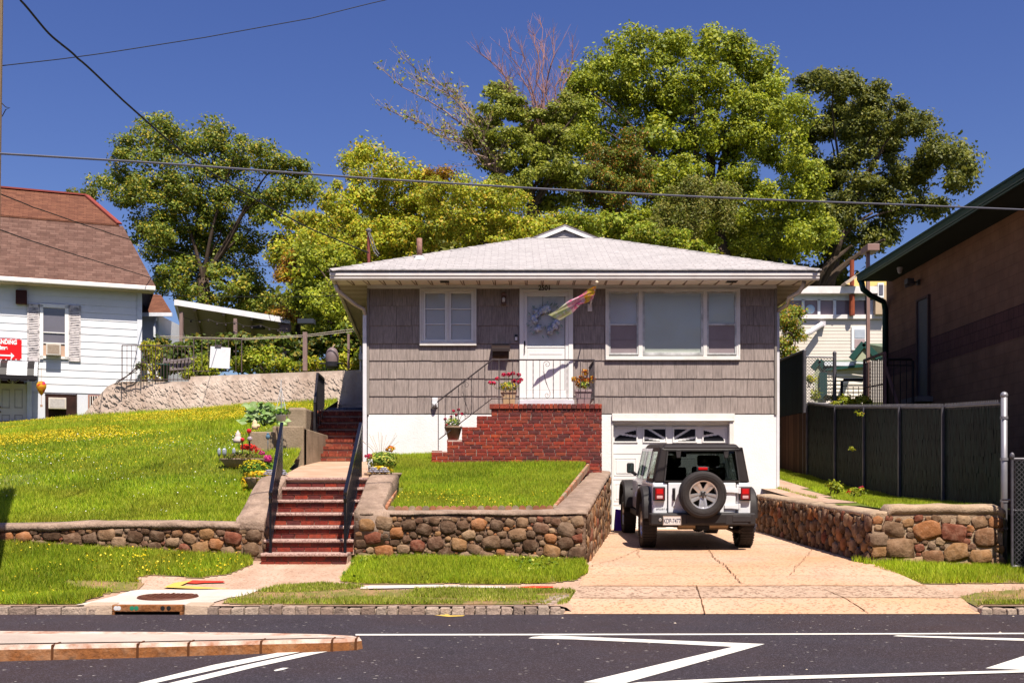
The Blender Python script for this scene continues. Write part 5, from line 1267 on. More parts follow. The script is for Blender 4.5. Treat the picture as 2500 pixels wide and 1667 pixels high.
# sides: quarter window with black surround, two white doors
for s in (-1, 1):
    def sp(y, z, o=0.0): k = (z - zb_j) / (zt_j - zb_j) if z > zb_j else 0; return (s * (wb + .018 + o - (wb - wt) * max(0, k)), y, z)
    def panel(name, mat, quadpts, th=.02, parent=JP, **kw):
        b = MB(); a = [sp(y, z) for y, z in quadpts]; c = [(p[0] - s * th, p[1], p[2]) for p in a]; n = len(a)
        b.add(a + c, [tuple(range(n)), tuple(range(n, 2 * n))[::-1]] + [(i, i + n, (i + 1) % n + n, (i + 1) % n) for i in range(n)]); return jpart(b, name, mat, parent, **kw)
    def ringpanel(name, mat, y0, y1, z0, z1, m, parent=JP, mt=None, mbm=None):
        mt = mt or m; mbm = mbm or m; b = MB()
        for (a0, a1, c0, c1) in ((y0, y0 + m, z0, z1), (y1 - m, y1, z0, z1), (y0 + m, y1 - m, z0, z0 + mbm), (y0 + m, y1 - m, z1 - mt, z1)):
            q = [sp(a0, c0), sp(a1, c0), sp(a1, c1), sp(a0, c1)]; r_ = [(p[0] - s * .03, p[1], p[2]) for p in q]
            b.add(q + r_, [(0, 1, 2, 3), (7, 6, 5, 4), (0, 4, 5, 1), (1, 5, 6, 2), (2, 6, 7, 3), (3, 7, 4, 0)])
        return jpart(b, name, mat, parent, bevel=.004)
    qp = ringpanel('quarter_panel', jt, -.50, .30, zb_j, zt_j, .09, mt=.07, mbm=.05)
    panel('quarter_window', jgc, [(-.42, zb_j + .05), (.22, zb_j + .05), (.22, zt_j - .07), (-.42, zt_j - .07)], th=.004)
    for (y0, y1) in ((.32, 1.02), (1.04, 1.80)):
        d = panel('door', jw, [(y0, .56), (y1, .56), (y1, zb_j), (y0, zb_j)], th=.03, bevel=.008)
        ringpanel('window_frame', jw, y0, y1, zb_j, zt_j - .02, .06, d, mt=.05, mbm=.02)
        panel('window', jgc, [(y0 + .06, zb_j + .02), (y1 - .06, zb_j + .02), (y1 - .06, zt_j - .07), (y0 + .06, zt_j - .07)], th=.004, parent=d)
        b = MB(); hb = sp(y0 + .1, .98, .025); b.box(hb[0] - .012, hb[0] + .012, y0 + .06, y0 + .2, .965, .995); jpart(b, 'door_handle', jb, d, bevel=.005)
        b = MB(); hb = sp(y1 - .02, .80, .012); b.box(hb[0] - .015, hb[0] + .018, y1 - .07, y1 + .03, .76, .84); jpart(b, 'door_hinge', jw, d, bevel=.005)
    # mirror
    b = MB(); b.box(s * .80, s * .93, 2.02, 2.13, 1.18, 1.37); mr = jpart(b, 'wing_mirror', jb, bevel=.03, segs=3)
    b = MB(); b.bar((s * .77, 2.0, 1.15), (s * .84, 2.06, 1.21), .05, .05); jpart(b, 'mirror_arm', jb, mr)
    b = MB(); b.box(s * .812, s * .918, 2.012, 2.02, 1.20, 1.355); jpart(b, 'mirror_glass', M('mirror_face', [(.25, .33, .32)], rough=.03, metal=.9), mr)
    # flares
    for (yc, zc_, w0, w1) in ((0.0, .53, .79, .945), (3.0, .55, .64, .945)):
        b = MB(); n = 16; vs = []; fs = []
        for i in range(n + 1):
            th = math.radians(-6 + 192 * i / n); c_, s_ = math.cos(th), math.sin(th)
            sq = 1.0 + .10 * abs(math.sin(2 * th))
            for (r, x) in ((.40, w0), (.475 * 1.0, w0), (.465, w1 - .03), (.425, w1), (.395, w1 - .01)): vs.append((s * x, yc + c_ * r * sq * 1.04, zc_ + s_ * r * sq * (1.0 if s_ > 0 else .6)))
        for i in range(n):
            for k in range(5): fs.append((i * 5 + k, i * 5 + (k + 1) % 5, (i + 1) * 5 + (k + 1) % 5, (i + 1) * 5 + k))
        fs.append(tuple(range(5))); fs.append(tuple(n * 5 + k for k in range(5))[::-1]); b.add(vs, fs)
        jpart(b, 'wheel_arch', jb, smooth=True, bevel=.006)
        b = MB(); b.box(s * .60, s * .80, yc - .43, yc + .43, .50, .52 + .36); 
        jpart(b, 'wheel_well', M('underbody', []))
    # tail lamps
    xc = s * .69; b = MB(); b.box(xc - .094, xc + .094, -.655, -.50, .795, 1.02); tl = jpart(b, 'tail_lamp', jb, bevel=.012)
    b = MB(); b.box(xc - .073, xc + .073, -.668, -.65, .815, 1.0); jpart(b, 'lens', redd, tl, bevel=.012)
    b = MB(); b.box(xc - .052, xc + .052, -.672, -.664, .905, .985); jpart(b, 'red_lens', redl, tl, bevel=.004); b = MB(); b.box(xc - .045, xc + .05, -.672, -.664, .835, .880); jpart(b, 'reverse_lens', pinkl, tl, bevel=.004)
    # bumper end reflector, side step
    b = MB(); b.bar((s * .80, .55, .47), (s * .80, 2.45, .47), .06, .09); jpart(b, 'side_step', jb, bevel=.01)
# windscreen, dashboard, seats seen through the back glass
b = MB(); b.quad((-.66, 1.86, zb_j), (.66, 1.86, zb_j), (.57, 1.80, zt_j - .06), (-.57, 1.80, zt_j - .06)); jpart(b, 'windscreen', jgc, fix=False)
b = MB(); b.bar((-.68, 1.88, zb_j), (-.59, 1.82, zt_j), .07, .05); b.bar((.68, 1.88, zb_j), (.59, 1.82, zt_j), .07, .05); jpart(b, 'front_pillar', jw)
seat = M('seat_cloth', [(.015, .015, .018)], rough=.9)
for (x, y) in ((-.33, 1.0), (.33, 1.0), (-.33, .25), (.33, .25)):
    b = MB(); b.box(x - .22, x + .22, y, y + .12, .8, 1.32); b.box(x - .13, x + .13, y + .01, y + .1, 1.33, 1.52); jpart(b, 'seat', seat, bevel=.04, segs=3)
b = MB(); b.box(-.12, .12, 1.74, 1.76, 1.48, 1.55); jpart(b, 'cabin_mirror', jb)
# bumper, plate, exhaust
b = MB(); b.prism([(-.86, -.60), (-.84, -.76), (-.70, -.80), (.70, -.80), (.84, -.76), (.86, -.60)], 'Z', .41, .60)
bp = jpart(b, 'rear_bumper', jb, bevel=.025, segs=3)
b = MB(); b.box(-.28, .36, -.815, -.79, .44, .585); jpart(b, 'step_pad', M('bumper_pad', [(.02, .017, .018)], rough=.7), bp, bevel=.01)
b = MB(); b.box(.46, .76, -.81, -.79, .465, .57); jpart(b, 'bumper_recess', jb, bp, bevel=.01)
b = MB(); b.lathe([(0, -.004), (.022, -.004), (.026, 0), (.026, .01)], (-.695, -.803, .50), 14, 'Y'); jpart(b, 'parking_sensor', rim_m, bp)
b = MB(); b.box(-.655, -.365, -.822, -.812, .415, .565); pl = jpart(b, 'licence_plate', M('plate_white', [(.66, .62, .60)], rough=.4), bp, bevel=.004)
b = MB(); frame(b, -.655, -.365, .415, .565, .010, -.826, -.8215); jpart(b, 'plate_frame', M('plate_edge', [(.34, .26, .22)]), pl)
tx = text('plate_lettering', 'KDP-7477', .105, (-.51, -.824, .448), M('plate_blue', [(.04, .05, .10)]), None, sx=.62, bold=.001, extrude=.001); tx.parent = pl
b = MB(); b.tube([(-.36, -.40, .40), (.46, -.40, .40)], .085, 14); b.lathe([(.05, .0), (.05, -.01), (0, -.01)], (0, 0, 0), 4); jpart(b, 'muffler', M('muffler_metal', [(.30, .22, .14), (.20, .14, .09)], rough=.45, metal=.6, scale=5), smooth=False, bevel=.01)
b = MB(); b.tube([(.40, -.35, .36), (.55, -.45, .30), (.62, -.6, .30)], .03, 8); jpart(b, 'tailpipe', M('pipe_dark', [(.05, .04, .035)], metal=.6, rough=.5))
b = MB(); b.box(-.10, .10, -.76, -.6, .34, .42); jpart(b, 'tow_hitch', M('underbody', []))
text('side_badge', 'SPORT S', .03, (-.645, -.607, .655), M('badge_grey', [(.30, .30, .31)], metal=.5, rough=.4), None, sx=1.6, extrude=.001).parent = body
# wheels
def tyre_mb(r, w, c, axis):
    b = MB(); hw_ = w / 2
    b.lathe([(r * .60, -hw_ * .8), (r * .66, -hw_ * .95), (r * .82, -hw_), (r * .95, -hw_ * .92), (r * .99, -hw_ * .72), (r, -hw_ * .4), (r, hw_ * .4), (r * .99, hw_ * .72), (r * .95, hw_ * .92), (r * .82, hw_), (r * .66, hw_ * .95), (r * .60, hw_ * .8), (r * .60, -hw_ * .8)], c, 44, axis)
    return b
def rim_parts(r, w, c, axis, out, parent, detail=True):
    """out: -1/+1 direction of the visible face along the axis"""
    def m(x, y, d):                    # x,y in the wheel's plane, d outwards
        d = d * out
        return (c[0] + x, c[1] + d, c[2] + y) if axis == 'Y' else (c[0] + d, c[1] + x, c[2] + y)
    b = MB(); o = w * .5
    prof = [(r * .63, o * .78), (r * .60, o * .84), (r * .555, o * .80), (r * .54, o * .55), (r * .52, -o * .2)]
    n = 40; vs = []; fs = []
    for (rr_, d) in prof:
        for k in range(n): th = 2 * math.pi * k / n; vs.append(m(rr_ * math.cos(th), rr_ * math.sin(th), d))
    for i in range(len(prof) - 1):
        for k in range(n): fs.append((i * n + k, i * n + (k + 1) % n, (i + 1) * n + (k + 1) % n, (i + 1) * n + k))
    b.add(vs, fs)
    for k in range(5):
        th = math.radians(90 + 72 * k + (36 if False else 0)); th = th + math.radians(180)
        u = (math.cos(th), math.sin(th)); v = (-u[1], u[0])
        def q(a, s_, d): return m(u[0] * a + v[0] * s_, u[1] * a + v[1] * s_, d)
        r0, r1 = r * .12, r * .57
        for sg in (-1, 1):
            A_ = [q(r0, sg * .012, o * .46), q(r0, sg * .046, o * .44), q(r1, sg * .070, o * .74), q(r1, sg * .020, o * .70)]
            B_ = [q(r0, sg * .012, o * .1), q(r0, sg * .046, o * .1), q(r1, sg * .070, o * .1), q(r1, sg * .020, o * .1)]
            b.add(A_ + B_, [(0, 1, 2, 3), (7, 6, 5, 4), (0, 4, 5, 1), (1, 5, 6, 2), (2, 6, 7, 3), (3, 7, 4, 0)])
        A_ = [q(r0, -.022, o * .40), q(r0, .022, o * .40), q(r1, .03, o * .62), q(r1, -.03, o * .62)]; B_ = [q(r0, -.022, o * .1), q(r0, .022, o * .1), q(r1, .03, o * .1), q(r1, -.03, o * .1)]
        b.add(A_ + B_, [(0, 1, 2, 3), (7, 6, 5, 4), (0, 4, 5, 1), (1, 5, 6, 2), (2, 6, 7, 3), (3, 7, 4, 0)])
    n = 20; vs = [m(0, 0, o * .50)] + [m(r * .17 * math.cos(2 * math.pi * k / n), r * .17 * math.sin(2 * math.pi * k / n), o * .47) for k in range(n)] + [m(r * .19 * math.cos(2 * math.pi * k / n), r * .19 * math.sin(2 * math.pi * k / n), o * .1) for k in range(n)]
    fs = [(0, 1 + k, 1 + (k + 1) % n) for k in range(n)] + [(1 + k, 1 + (k + 1) % n, 1 + n + (k + 1) % n, 1 + n + k) for k in range(n)]; b.add(vs, fs)
    rim = jpart(b, 'rim', rim_m, parent)
    b = MB()
    for k in range(5):
        th = math.radians(54 + 72 * k); b.ico(m(r * .125 * math.cos(th), r * .125 * math.sin(th), o * .5), .014, 1)
    jpart(b, 'wheel_nuts', M('nut_dark', [(.05, .05, .05)], metal=.7, rough=.3), parent)
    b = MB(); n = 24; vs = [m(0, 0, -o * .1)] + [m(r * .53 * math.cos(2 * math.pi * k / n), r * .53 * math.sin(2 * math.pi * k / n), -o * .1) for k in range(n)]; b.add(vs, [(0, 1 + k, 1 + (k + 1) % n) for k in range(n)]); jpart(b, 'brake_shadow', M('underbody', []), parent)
for (x, y) in ((-.80, 0), (.80, 0), (-.80, 3.0), (.80, 3.0)):
    w = tyre_mb(.375, .24, (x, y, .375), 'X'); wo = jpart(w, 'wheel', tyre_m, smooth=True); rim_parts(.375, .24, (x, y, .375), 'X', 1 if x > 0 else -1, wo)
    b = MB()
    for k in range(44):
        th = 2 * math.pi * k / 44; c_, s_ = math.cos(th), math.sin(th)
        for xo in (-.09, -.03, .03, .09):
            p = Vector((x + xo, y + c_ * .377, .375 + s_ * .377)); t_ = Vector((0, -s_, c_)) * .017; n_ = Vector((0, c_, s_)) * .006; xx = Vector((.024, 0, 0))
            b.add([p - t_ - xx - n_, p - t_ + xx - n_, p + t_ + xx - n_, p + t_ - xx - n_, p - t_ - xx + n_, p - t_ + xx + n_, p + t_ + xx + n_, p + t_ - xx + n_], [(4, 5, 6, 7), (0, 1, 5, 4), (1, 2, 6, 5), (2, 3, 7, 6), (3, 0, 4, 7)])
    jpart(b, 'tread', tyre_m, wo)
spx, spy, spz = -.025, -.80, .905
w = tyre_mb(.375, .24, (spx, spy, spz), 'Y'); sw = jpart(w, 'spare_wheel', tyre_m, smooth=True); rim_parts(.375, .24, (spx, spy, spz), 'Y', -1, sw)
b = MB(); b.lathe([(0, -.03), (.03, -.03), (.035, 0)], (spx, spy - .06, spz), 14, 'Y'); jpart(b, 'centre_hub', jb, sw)
b = MB()
for rr_ in (.335, .30): b.lathe([(rr_ + .003, -.1225), (rr_, -.1245), (rr_ - .003, -.1225)], (spx, spy, spz), 44, 'Y')
jpart(b, 'sidewall_rings', tyre_m, sw)
# purple bag by the garage wall
BG = thing('shopping_bag', (PX(1508, 21.9), 21.9, .66), 'purple reusable shopping bag standing by the garage door left of the car', 'bag')
pbm = M('bag_purple', [(.13, .03, .55), (.20, .06, .68)], rough=.6, scale=6, bump=.3)
x0, x1 = PX(1499, 21.9), PX(1520, 21.9); z1 = PZ(1242, 21.9)
b = MB(); b.hexa([(x0, 21.85, .66), (x1, 21.82, .66), (x1, 22.0, .66), (x0, 22.0, .66)], [(x0 + .03, 21.88, z1), (x1 + .03, 21.86, z1 - .02), (x1 + .03, 21.95, z1 - .02), (x0 + .03, 21.95, z1)]); part(b, 'bag_body', pbm, BG, bevel=.01)
b = MB(); b.tube([(x0 + .07, 21.84, z1 - .04), (x0 + .07, 21.82, z1 - .20), (x0 + .12, 21.81, z1 - .22), (x0 + .13, 21.84, z1 - .04)], .01, 6); part(b, 'handles', pbm, BG)
# ================================================================== neighbours, fences, street things
# ---- white house on the left, its long front receding to the right
LH_A = Vector((-14.75, 31.5, 0)); LH_d = Vector((3.6, 1.4, 0)).normalized(); LH_n = Vector((LH_d.y, -LH_d.x, 0))    # outward, towards the street
def L_(s, o, z): p = LH_A + LH_d * s + LH_n * o; return Vector((p.x, p.y, z))
def Lpx(px, py, o=0.0):
    """point of the facade plane (offset o outwards) seen at a photo pixel"""
    k = (px - CX) / F; A = LH_A + LH_n * o; s = (k * A.y - A.x) / (LH_d.x - k * LH_d.y); p = A + LH_d * s; return s, CH - (py - HY) * p.y / F
def lbox(b, s0, s1, o0, o1, z0, z1):
    b.hexa([L_(s0, o1, z0), L_(s1, o1, z0), L_(s1, o0, z0), L_(s0, o0, z0)], [L_(s0, o1, z1), L_(s1, o1, z1), L_(s1, o0, z1), L_(s0, o0, z1)])
WH = thing('house', tuple(L_(0, 0, 3.3)), 'white clapboard house with brown shingled hip roof at the far left behind the big lawn', 'house')
wsid = M('white_clapboard', [(.70, .70, .74), (.76, .76, .79)], rough=.5, scale=2.5, bump=.05, stain=(.55, .50, .46), sscale=1.0, samt=.2)
s_end, z_top = Lpx(345, 716); s_start = -9.0
_, z_eave = Lpx(345, 709)
b = MB(); lbox(b, s_start, s_end, -9, -.03, 2.4, z_top + .35); part(b, 'wall', M('white_wall_core', [(.66, .66, .70)]), WH)
b = MB(); zb0 = Lpx(345, 962)[1]; z = zb0
while z < z_top + .1:
    h = .215
    b.hexa([L_(s_start, .002, z), L_(s_end, .002, z), L_(s_end, -.03, z), L_(s_start, -.03, z)], [L_(s_start, -.012, z + h), L_(s_end, -.012, z + h), L_(s_end, -.03, z + h), L_(s_start, -.03, z + h)]); z += h
part(b, 'clapboards', wsid, WH)
b = MB(); lbox(b, s_end - .12, s_end + .02, -.03, .03, zb0, z_top + .1); lbox(b, s_start, s_end, -.03, .02, zb0 - .03, zb0); part(b, 'corner_trim', M('trim_bluewhite', [(.66, .68, .74)]), WH)
b = MB(); lbox(b, s_start, s_end + .35, -.03, .42, z_top + .0, z_top + .03); part(b, 'soffit', M('soffit_tan', [(.42, .34, .20), (.50, .42, .28)], scale=3), WH)
b = MB(); lbox(b, s_start, s_end + .38, .40, .52, z_top + .02, z_top + .15); part(b, 'gutter', gutterm, WH, bevel=.02)
brown = M('brown_shingle_roof', [(.3, .1, .08)], rough=.9, scale=6, bump=.5, brick=dict(w=.26, h=.115, m=.006, c1=(.10, .05, .037), c2=(.16, .088, .067), mc=(.085, .04, .03), off=.37))
redb = M('red_brown_shingle_roof', [(.3, .1, .05)], rough=.9, scale=6, bump=.5, brick=dict(w=.26, h=.115, m=.006, c1=(.115, .042, .023), c2=(.17, .068, .037), mc=(.09, .03, .018), off=.37))
zr0 = z_top + .15
def roofpt(px, py, back):          # point above the facade line, "back" metres behind it
    s, z = Lpx(px, py, -back); return s, z
s_a, z_a = Lpx(300, 552, -1.6); s_b, z_b = Lpx(211, 479, -3.6)
b = MB()
def rq(pts, th=.05): 
    n = len(pts); b.add(pts + [p - Vector((0, 0, th)) for p in pts], [tuple(range(n)), tuple(range(n, 2 * n))[::-1]] + [(i, i + n, (i + 1) % n + n, (i + 1) % n) for i in range(n)])
rq([L_(s_start - 1, .50, zr0), L_(s_end + .38, .50, zr0), L_(s_a, -1.6, z_a), L_(s_start - 1, -1.6, z_a)])
rq([L_(s_end + .38, .50, zr0), L_(s_end + .38, -9, zr0), L_(s_a, -7, z_a), L_(s_a, -1.6, z_a)])
part(b, 'roof', brown, WH, uv=True)
b = MB()
rq([L_(s_start - 1, -1.55, z_a + .02), L_(s_a - .1, -1.55, z_a + .02), L_(s_b, -3.6, z_b), L_(s_start - 1, -3.6, z_b + .0)])
rq([L_(s_a - .1, -1.55, z_a + .02), L_(s_a - .1, -7, z_a + .02), L_(s_b, -3.6, z_b)])
rq([L_(s_start - 1, -3.6, z_b), L_(s_b, -3.6, z_b), L_(s_a - .1, -7, z_a + .02), L_(s_start - 1, -7, z_a + .02)])
part(b, 'roof', redb, WH, uv=True)
b = MB(); b.bar(L_(s_b, -3.6, z_b + .03), L_(s_a - .1, -1.55, z_a + .05), .16, .05); b.bar(L_(s_b, -3.6, z_b + .03), L_(s_start - 1, -3.6, z_b + .03), .16, .05); part(b, 'ridge_caps', M('ridge_red', [(.26, .05, .035), (.20, .04, .03)], scale=5), WH)
# window with air conditioner and shutters (zoom origin 0,700 scale 4.355)
def zz(x, y, o=0.0): return Lpx(x / 4.355, 700 + y / 4.355, o)
def lrect(b, x0, y0, x1, y1, o0, o1): (s0, z1), (s1, z0) = zz(x0, y0), zz(x1, y1); z1b = zz(x1, y0)[1]; lbox(b, s0, s1, o0, o1, z0, (z1 + z1b) / 2)
b = MB()
for q in ((425, 190, 460, 770), (690, 190, 730, 770), (425, 190, 730, 235), (425, 740, 730, 772), (455, 485, 690, 500), (455, 597, 690, 612)): lrect(b, *q, -.0, .05)
wn = part(b, 'window', trim_clean, WH)
b = MB(); lrect(b, 455, 235, 690, 600, -.0, .018); part(b, 'pane', M('dusk_glass', [(.10, .095, .12), (.16, .15, .18)], rough=.1, spec=.7, scale=.8), wn)
b = MB(); lrect(b, 455, 612, 690, 742, 0, .02); part(b, 'side_panels', M('peach_panel', [(.55, .36, .26)]), wn)
b = MB(); lrect(b, 492, 612, 650, 740, .0, .28); ac = part(b, 'air_conditioner', M('ac_white', [(.62, .58, .54), (.50, .42, .34)], scale=5, rough=.6), WH, bevel=.01)
b = MB(); lrect(b, 508, 630, 634, 725, .28, .285); part(b, 'grille', M('ac_grille', [(.26, .19, .14), (.36, .29, .23)], scale=20), ac)
shm = M('worn_black_shutter', [(.03, .03, .05), (.55, .50, .50), (.70, .64, .63)], rough=.8, scale=7, stretch=(1, 1, 2.5), bump=.4)
for (x0, x1, y0, y1) in ((290, 418, 182, 795), (732, 858, 198, 798)):
    b = MB(); (s0, zt_), (s1, zb2) = zz(x0, y0), zz(x1, y1); lbox(b, s0, s1, 0.0, .02, zb2, zt_); lbox(b, s0, s0 + .04, .02, .04, zb2, zt_); lbox(b, s1 - .04, s1, .02, .04, zb2, zt_)
    for k in (0, .48, .94): lbox(b, s0, s1, .02, .04, lerp(zb2, zt_, k), lerp(zb2, zt_, k) + .10)
    z = zb2 + .1
    while z < zt_ - .1: b.hexa([L_(s0 + .04, .045, z), L_(s1 - .04, .045, z), L_(s1 - .04, .02, z), L_(s0 + .04, .02, z)], [L_(s0 + .04, .025, z + .038), L_(s1 - .04, .025, z + .038), L_(s1 - .04, .02, z + .038), L_(s0 + .04, .02, z + .038)]); z += .05
    part(b, 'shutter', shm, WH)
b = MB(); lrect(b, 170, 45, 288, 192, 0, .18); part(b, 'wall_box', M('box_brown', [(.055, .012, .010), (.03, .008, .008)]), WH, bevel=.01)
# basement: wall, door, openings
b = MB(); lbox(b, s_start, s_end, -.03, .0, 2.5, zb0 - .03); part(b, 'basement_wall', M('basement_blue_white', [(.56, .58, .66), (.66, .66, .70)], scale=3), WH)
b = MB(); lrect(b, 480, 1140, 815, 1430, .0, .012); op = part(b, 'basement_opening', M('opening_dark', [(.010, .006, .006), (.05, .02, .015)], scale=3, rough=1), WH)
b = MB(); lrect(b, 478, 1140, 818, 1152, .0, .03); lrect(b, 808, 1140, 820, 1400, .0, .03); part(b, 'opening_frame', M('frame_dark', [(.04, .02, .015)]), op)
b = MB(); lrect(b, 518, 1185, 706, 1305, .0, .25); ac2 = part(b, 'air_conditioner', M('ac_white', []), WH, bevel=.01)
b = MB(); lrect(b, 535, 1200, 690, 1290, .25, .256); part(b, 'grille', M('ac_grille_light', [(.50, .47, .45), (.36, .33, .32)], scale=18), ac2)
b = MB(); lrect(b, 935, 1150, 1060, 1300, 0, .03); part(b, 'barred_window', M('frame_rust', [(.35, .18, .14)]), WH)
b = MB(); lrect(b, 950, 1165, 1050, 1300, .03, .035); bw = part(b, 'barred_pane', M('opening_dark', []), WH)
b = MB()
for x in (955, 980, 1005, 1030): lrect(b, x, 1160, x + 7, 1300, .035, .05)
part(b, 'bars', trim, bw)
b = MB(); lrect(b, -60, 1030, 290, 1475, .0, .06); wd = part(b, 'front_door', M('door_cream', [(.60, .55, .48), (.66, .62, .56)], rough=.5, scale=2), WH)
b = MB()
for (x0, x1) in ((20, 105), (155, 242)):
    for (y0, y1) in ((1090, 1290), (1360, 1450)):
        for q in ((x0, y0, x1, y0 + 10), (x0, y1 - 10, x1, y1), (x0, y0, x0 + 8, y1), (x1 - 8, y0, x1, y1)): lrect(b, *q, .06, .07)
part(b, 'door_panels', M('door_shadow', [(.42, .38, .34)]), wd)
b = MB(); (sc_, zc0) = zz(135, 1032); n = 14; pts = [L_(sc_ + .31 * math.cos(math.pi * k / n), .066, zc0 + .32 * math.sin(math.pi * k / n)) for k in range(n + 1)]; b.add(pts, [tuple(range(n + 1))]); fl_ = part(b, 'fanlight', M('opening_dark', []), wd)
b = MB()
for k in range(1, 6): b.bar(L_(sc_, .07, zc0), L_(sc_ + .31 * math.cos(math.pi * k / 6), .07, zc0 + .32 * math.sin(math.pi * k / 6)), .012, .008)
part(b, 'fanlight_bars', trim, fl_)
b = MB(); lrect(b, 290, 1010, 340, 1450, .0, .10); part(b, 'door_casing', M('trim_bluewhite', []), WH)
b = MB(); b.ico(L_(zz(2, 1280)[0], .1, zz(2, 1280)[1]), .03, 2); b.ico(L_(zz(2, 1330)[0], .1, zz(2, 1330)[1]), .03, 2); part(b, 'door_knob', M('brass', [(.2, .12, .05)], metal=.8, rough=.3), wd)
# awning
AW = thing('door_awning', tuple(L_(0, .5, 5.2)), 'white ribbed metal awning with black stripes over the cream door at far left', 'awning')
(s1, za1) = zz(410, 805); zlow = zz(455, 985, .9)[1]; s0a = s1 - 2.9
pr = [(.02, za1), (.25, za1 - .03), (.5, za1 - .12), (.72, za1 - .28), (.85, za1 - .48), (.90, zlow + .08)]
def awn(name, sa, sb, mat, off=0.0):
    b = MB(); vs = []; fs = []; m = len(pr)
    for s in (sa, sb):
        for (o, z) in pr: vs.append(L_(s, o + off, z + off))
        for (o, z) in pr: vs.append(L_(s, o + off - .02, z + off - .02))
    for i in range(m - 1): fs += [(i, i + 1, 2 * m + i + 1, 2 * m + i), (m + i, 3 * m + i, 3 * m + i + 1, m + i + 1)]
    fs += [tuple(list(range(m)) + list(range(2 * m - 1, m - 1, -1))), tuple(list(range(2 * m, 3 * m)) + list(range(4 * m - 1, 3 * m - 1, -1)))]
    b.add(vs, fs); return part(b, name, mat, AW)
awn('canopy', s0a, s1, M('awning_white', [(.68, .68, .72), (.74, .74, .76)], rough=.35))
b = MB(); 
for i in range(len(pr) - 1):
    for k in range(4): t_ = k / 4; o = lerp(pr[i][0], pr[i + 1][0], t_); z = lerp(pr[i][1], pr[i + 1][1], t_); b.bar(L_(s0a, o + .004, z + .006), L_(s1, o + .004, z + .006), .014, .014)
part(b, 'ribs', M('awning_white', []), AW)
blkm = M('awning_black', [(.012, .010, .012)], rough=.5)
for xk in (50, 340, -240): sc_ = zz(xk, 900, .6)[0]; awn('stripe', sc_ - .12, sc_ + .06, blkm, .016)
b = MB(); b.hexa([L_(s0a, .93, zlow - .02), L_(s1, .93, zlow - .02), L_(s1, .90, zlow - .02), L_(s0a, .90, zlow - .02)], [L_(s0a, .93, zlow + .10), L_(s1, .93, zlow + .10), L_(s1, .90, zlow + .10), L_(s0a, .90, zlow + .10)])
for i in range(12): s = s0a + (s1 - s0a) * (i + .5) / 12; b.add([L_(s - .12, .92, zlow - .02), L_(s + .12, .92, zlow - .02), L_(s + .06, .92, zlow - .07), L_(s - .06, .92, zlow - .07)], [(0, 1, 2, 3)])
part(b, 'valance', blkm, AW)
# red sign
SG = thing('notice_sign', tuple(L_(0, .06, 5.9)), 'red sign with white lettering and arrow on the white house above the striped awning', 'sign')
(s0, z1), (s1, z0) = zz(-300, 560, .05), zz(230, 778, .05); z1 = zz(230, 560, .05)[1]
b = MB(); lbox(b, s0, s1, .02, .05, z0, z1); part(b, 'board', M('sign_red', [(.72, .008, .010), (.66, .01, .012)], rough=.4), SG)
ang = math.atan2(LH_d.y, LH_d.x)
sgw = M('sign_white', [(.80, .78, .78)]); 
def stext(name, body, x, y, size, sx=1.0, al='RIGHT'):
    s, z = zz(x, y, .06); return text(name, body, size, L_(s, .056, z), sgw, SG, rot=(math.pi / 2, 0, ang), align=al, sx=sx, bold=.008)
stext('lettering', 'NO STANDING', 180, 612, .165, .78); stext('lettering', 'any time', 80, 668, .165, .85)
b = MB(); lrect(b, -120, 722, 125, 742, .05, .058); (sa, zz1) = zz(152, 735, .06); sb_ = zz(118, 735)[0]
b.add([L_(sb_, .058, zz1 + .09), L_(sb_, .058, zz1 - .09), L_(sa, .058, zz1), L_(sb_, .05, zz1 + .09), L_(sb_, .05, zz1 - .09), L_(sa, .05, zz1)], [(0, 1, 2), (5, 4, 3), (0, 3, 4, 1), (1, 4, 5, 2), (2, 5, 3, 0)])
part(b, 'arrow', sgw, SG)
b = MB(); rr = random.Random(8)
for k in range(9): x = lerp(-200, 225, k / 8); lrect(b, x - 8, 556, x + 8, 566, .05, .054); lrect(b, x - 8, 770, x + 8, 781, .05, .054)
part(b, 'worn_edges', M('chipped_paint', [(.7, .66, .68)]), SG)
# balloon spinner
bx, bz = 440, 1085; s, z = zz(bx, bz, 1.6); c = L_(s, 1.6, z)
BL = thing('wind_spinner', tuple(c), 'orange and purple hot air balloon wind spinner at the corner of the striped awning', 'wind spinner')
b = MB(); b.lathe([(0, .22), (.08, .20), (.13, .12), (.13, .04), (.09, -.06), (.04, -.15), (.01, -.18)], tuple(c), 14); part(b, 'balloon', M('balloon_cloth', [(.70, .07, .01), (.75, .45, .02), (.65, .03, .02), (.20, .05, .30)], scale=7, rough=.7, trans=.2, detail=1), BL, smooth=True)
b = MB(); b.tube([c + Vector((0, 0, -.18)), c + Vector((0, 0, -.45))], .006, 5); b.tube([c + Vector((0, 0, .22)), c + Vector((0, 0, .6))], .004, 5); b.lathe([(0, -.5), (.03, -.5), (.035, -.44), (0, -.44)], tuple(c), 8); part(b, 'basket_and_line', M('basket_tan', [(.5, .3, .2)]), BL)

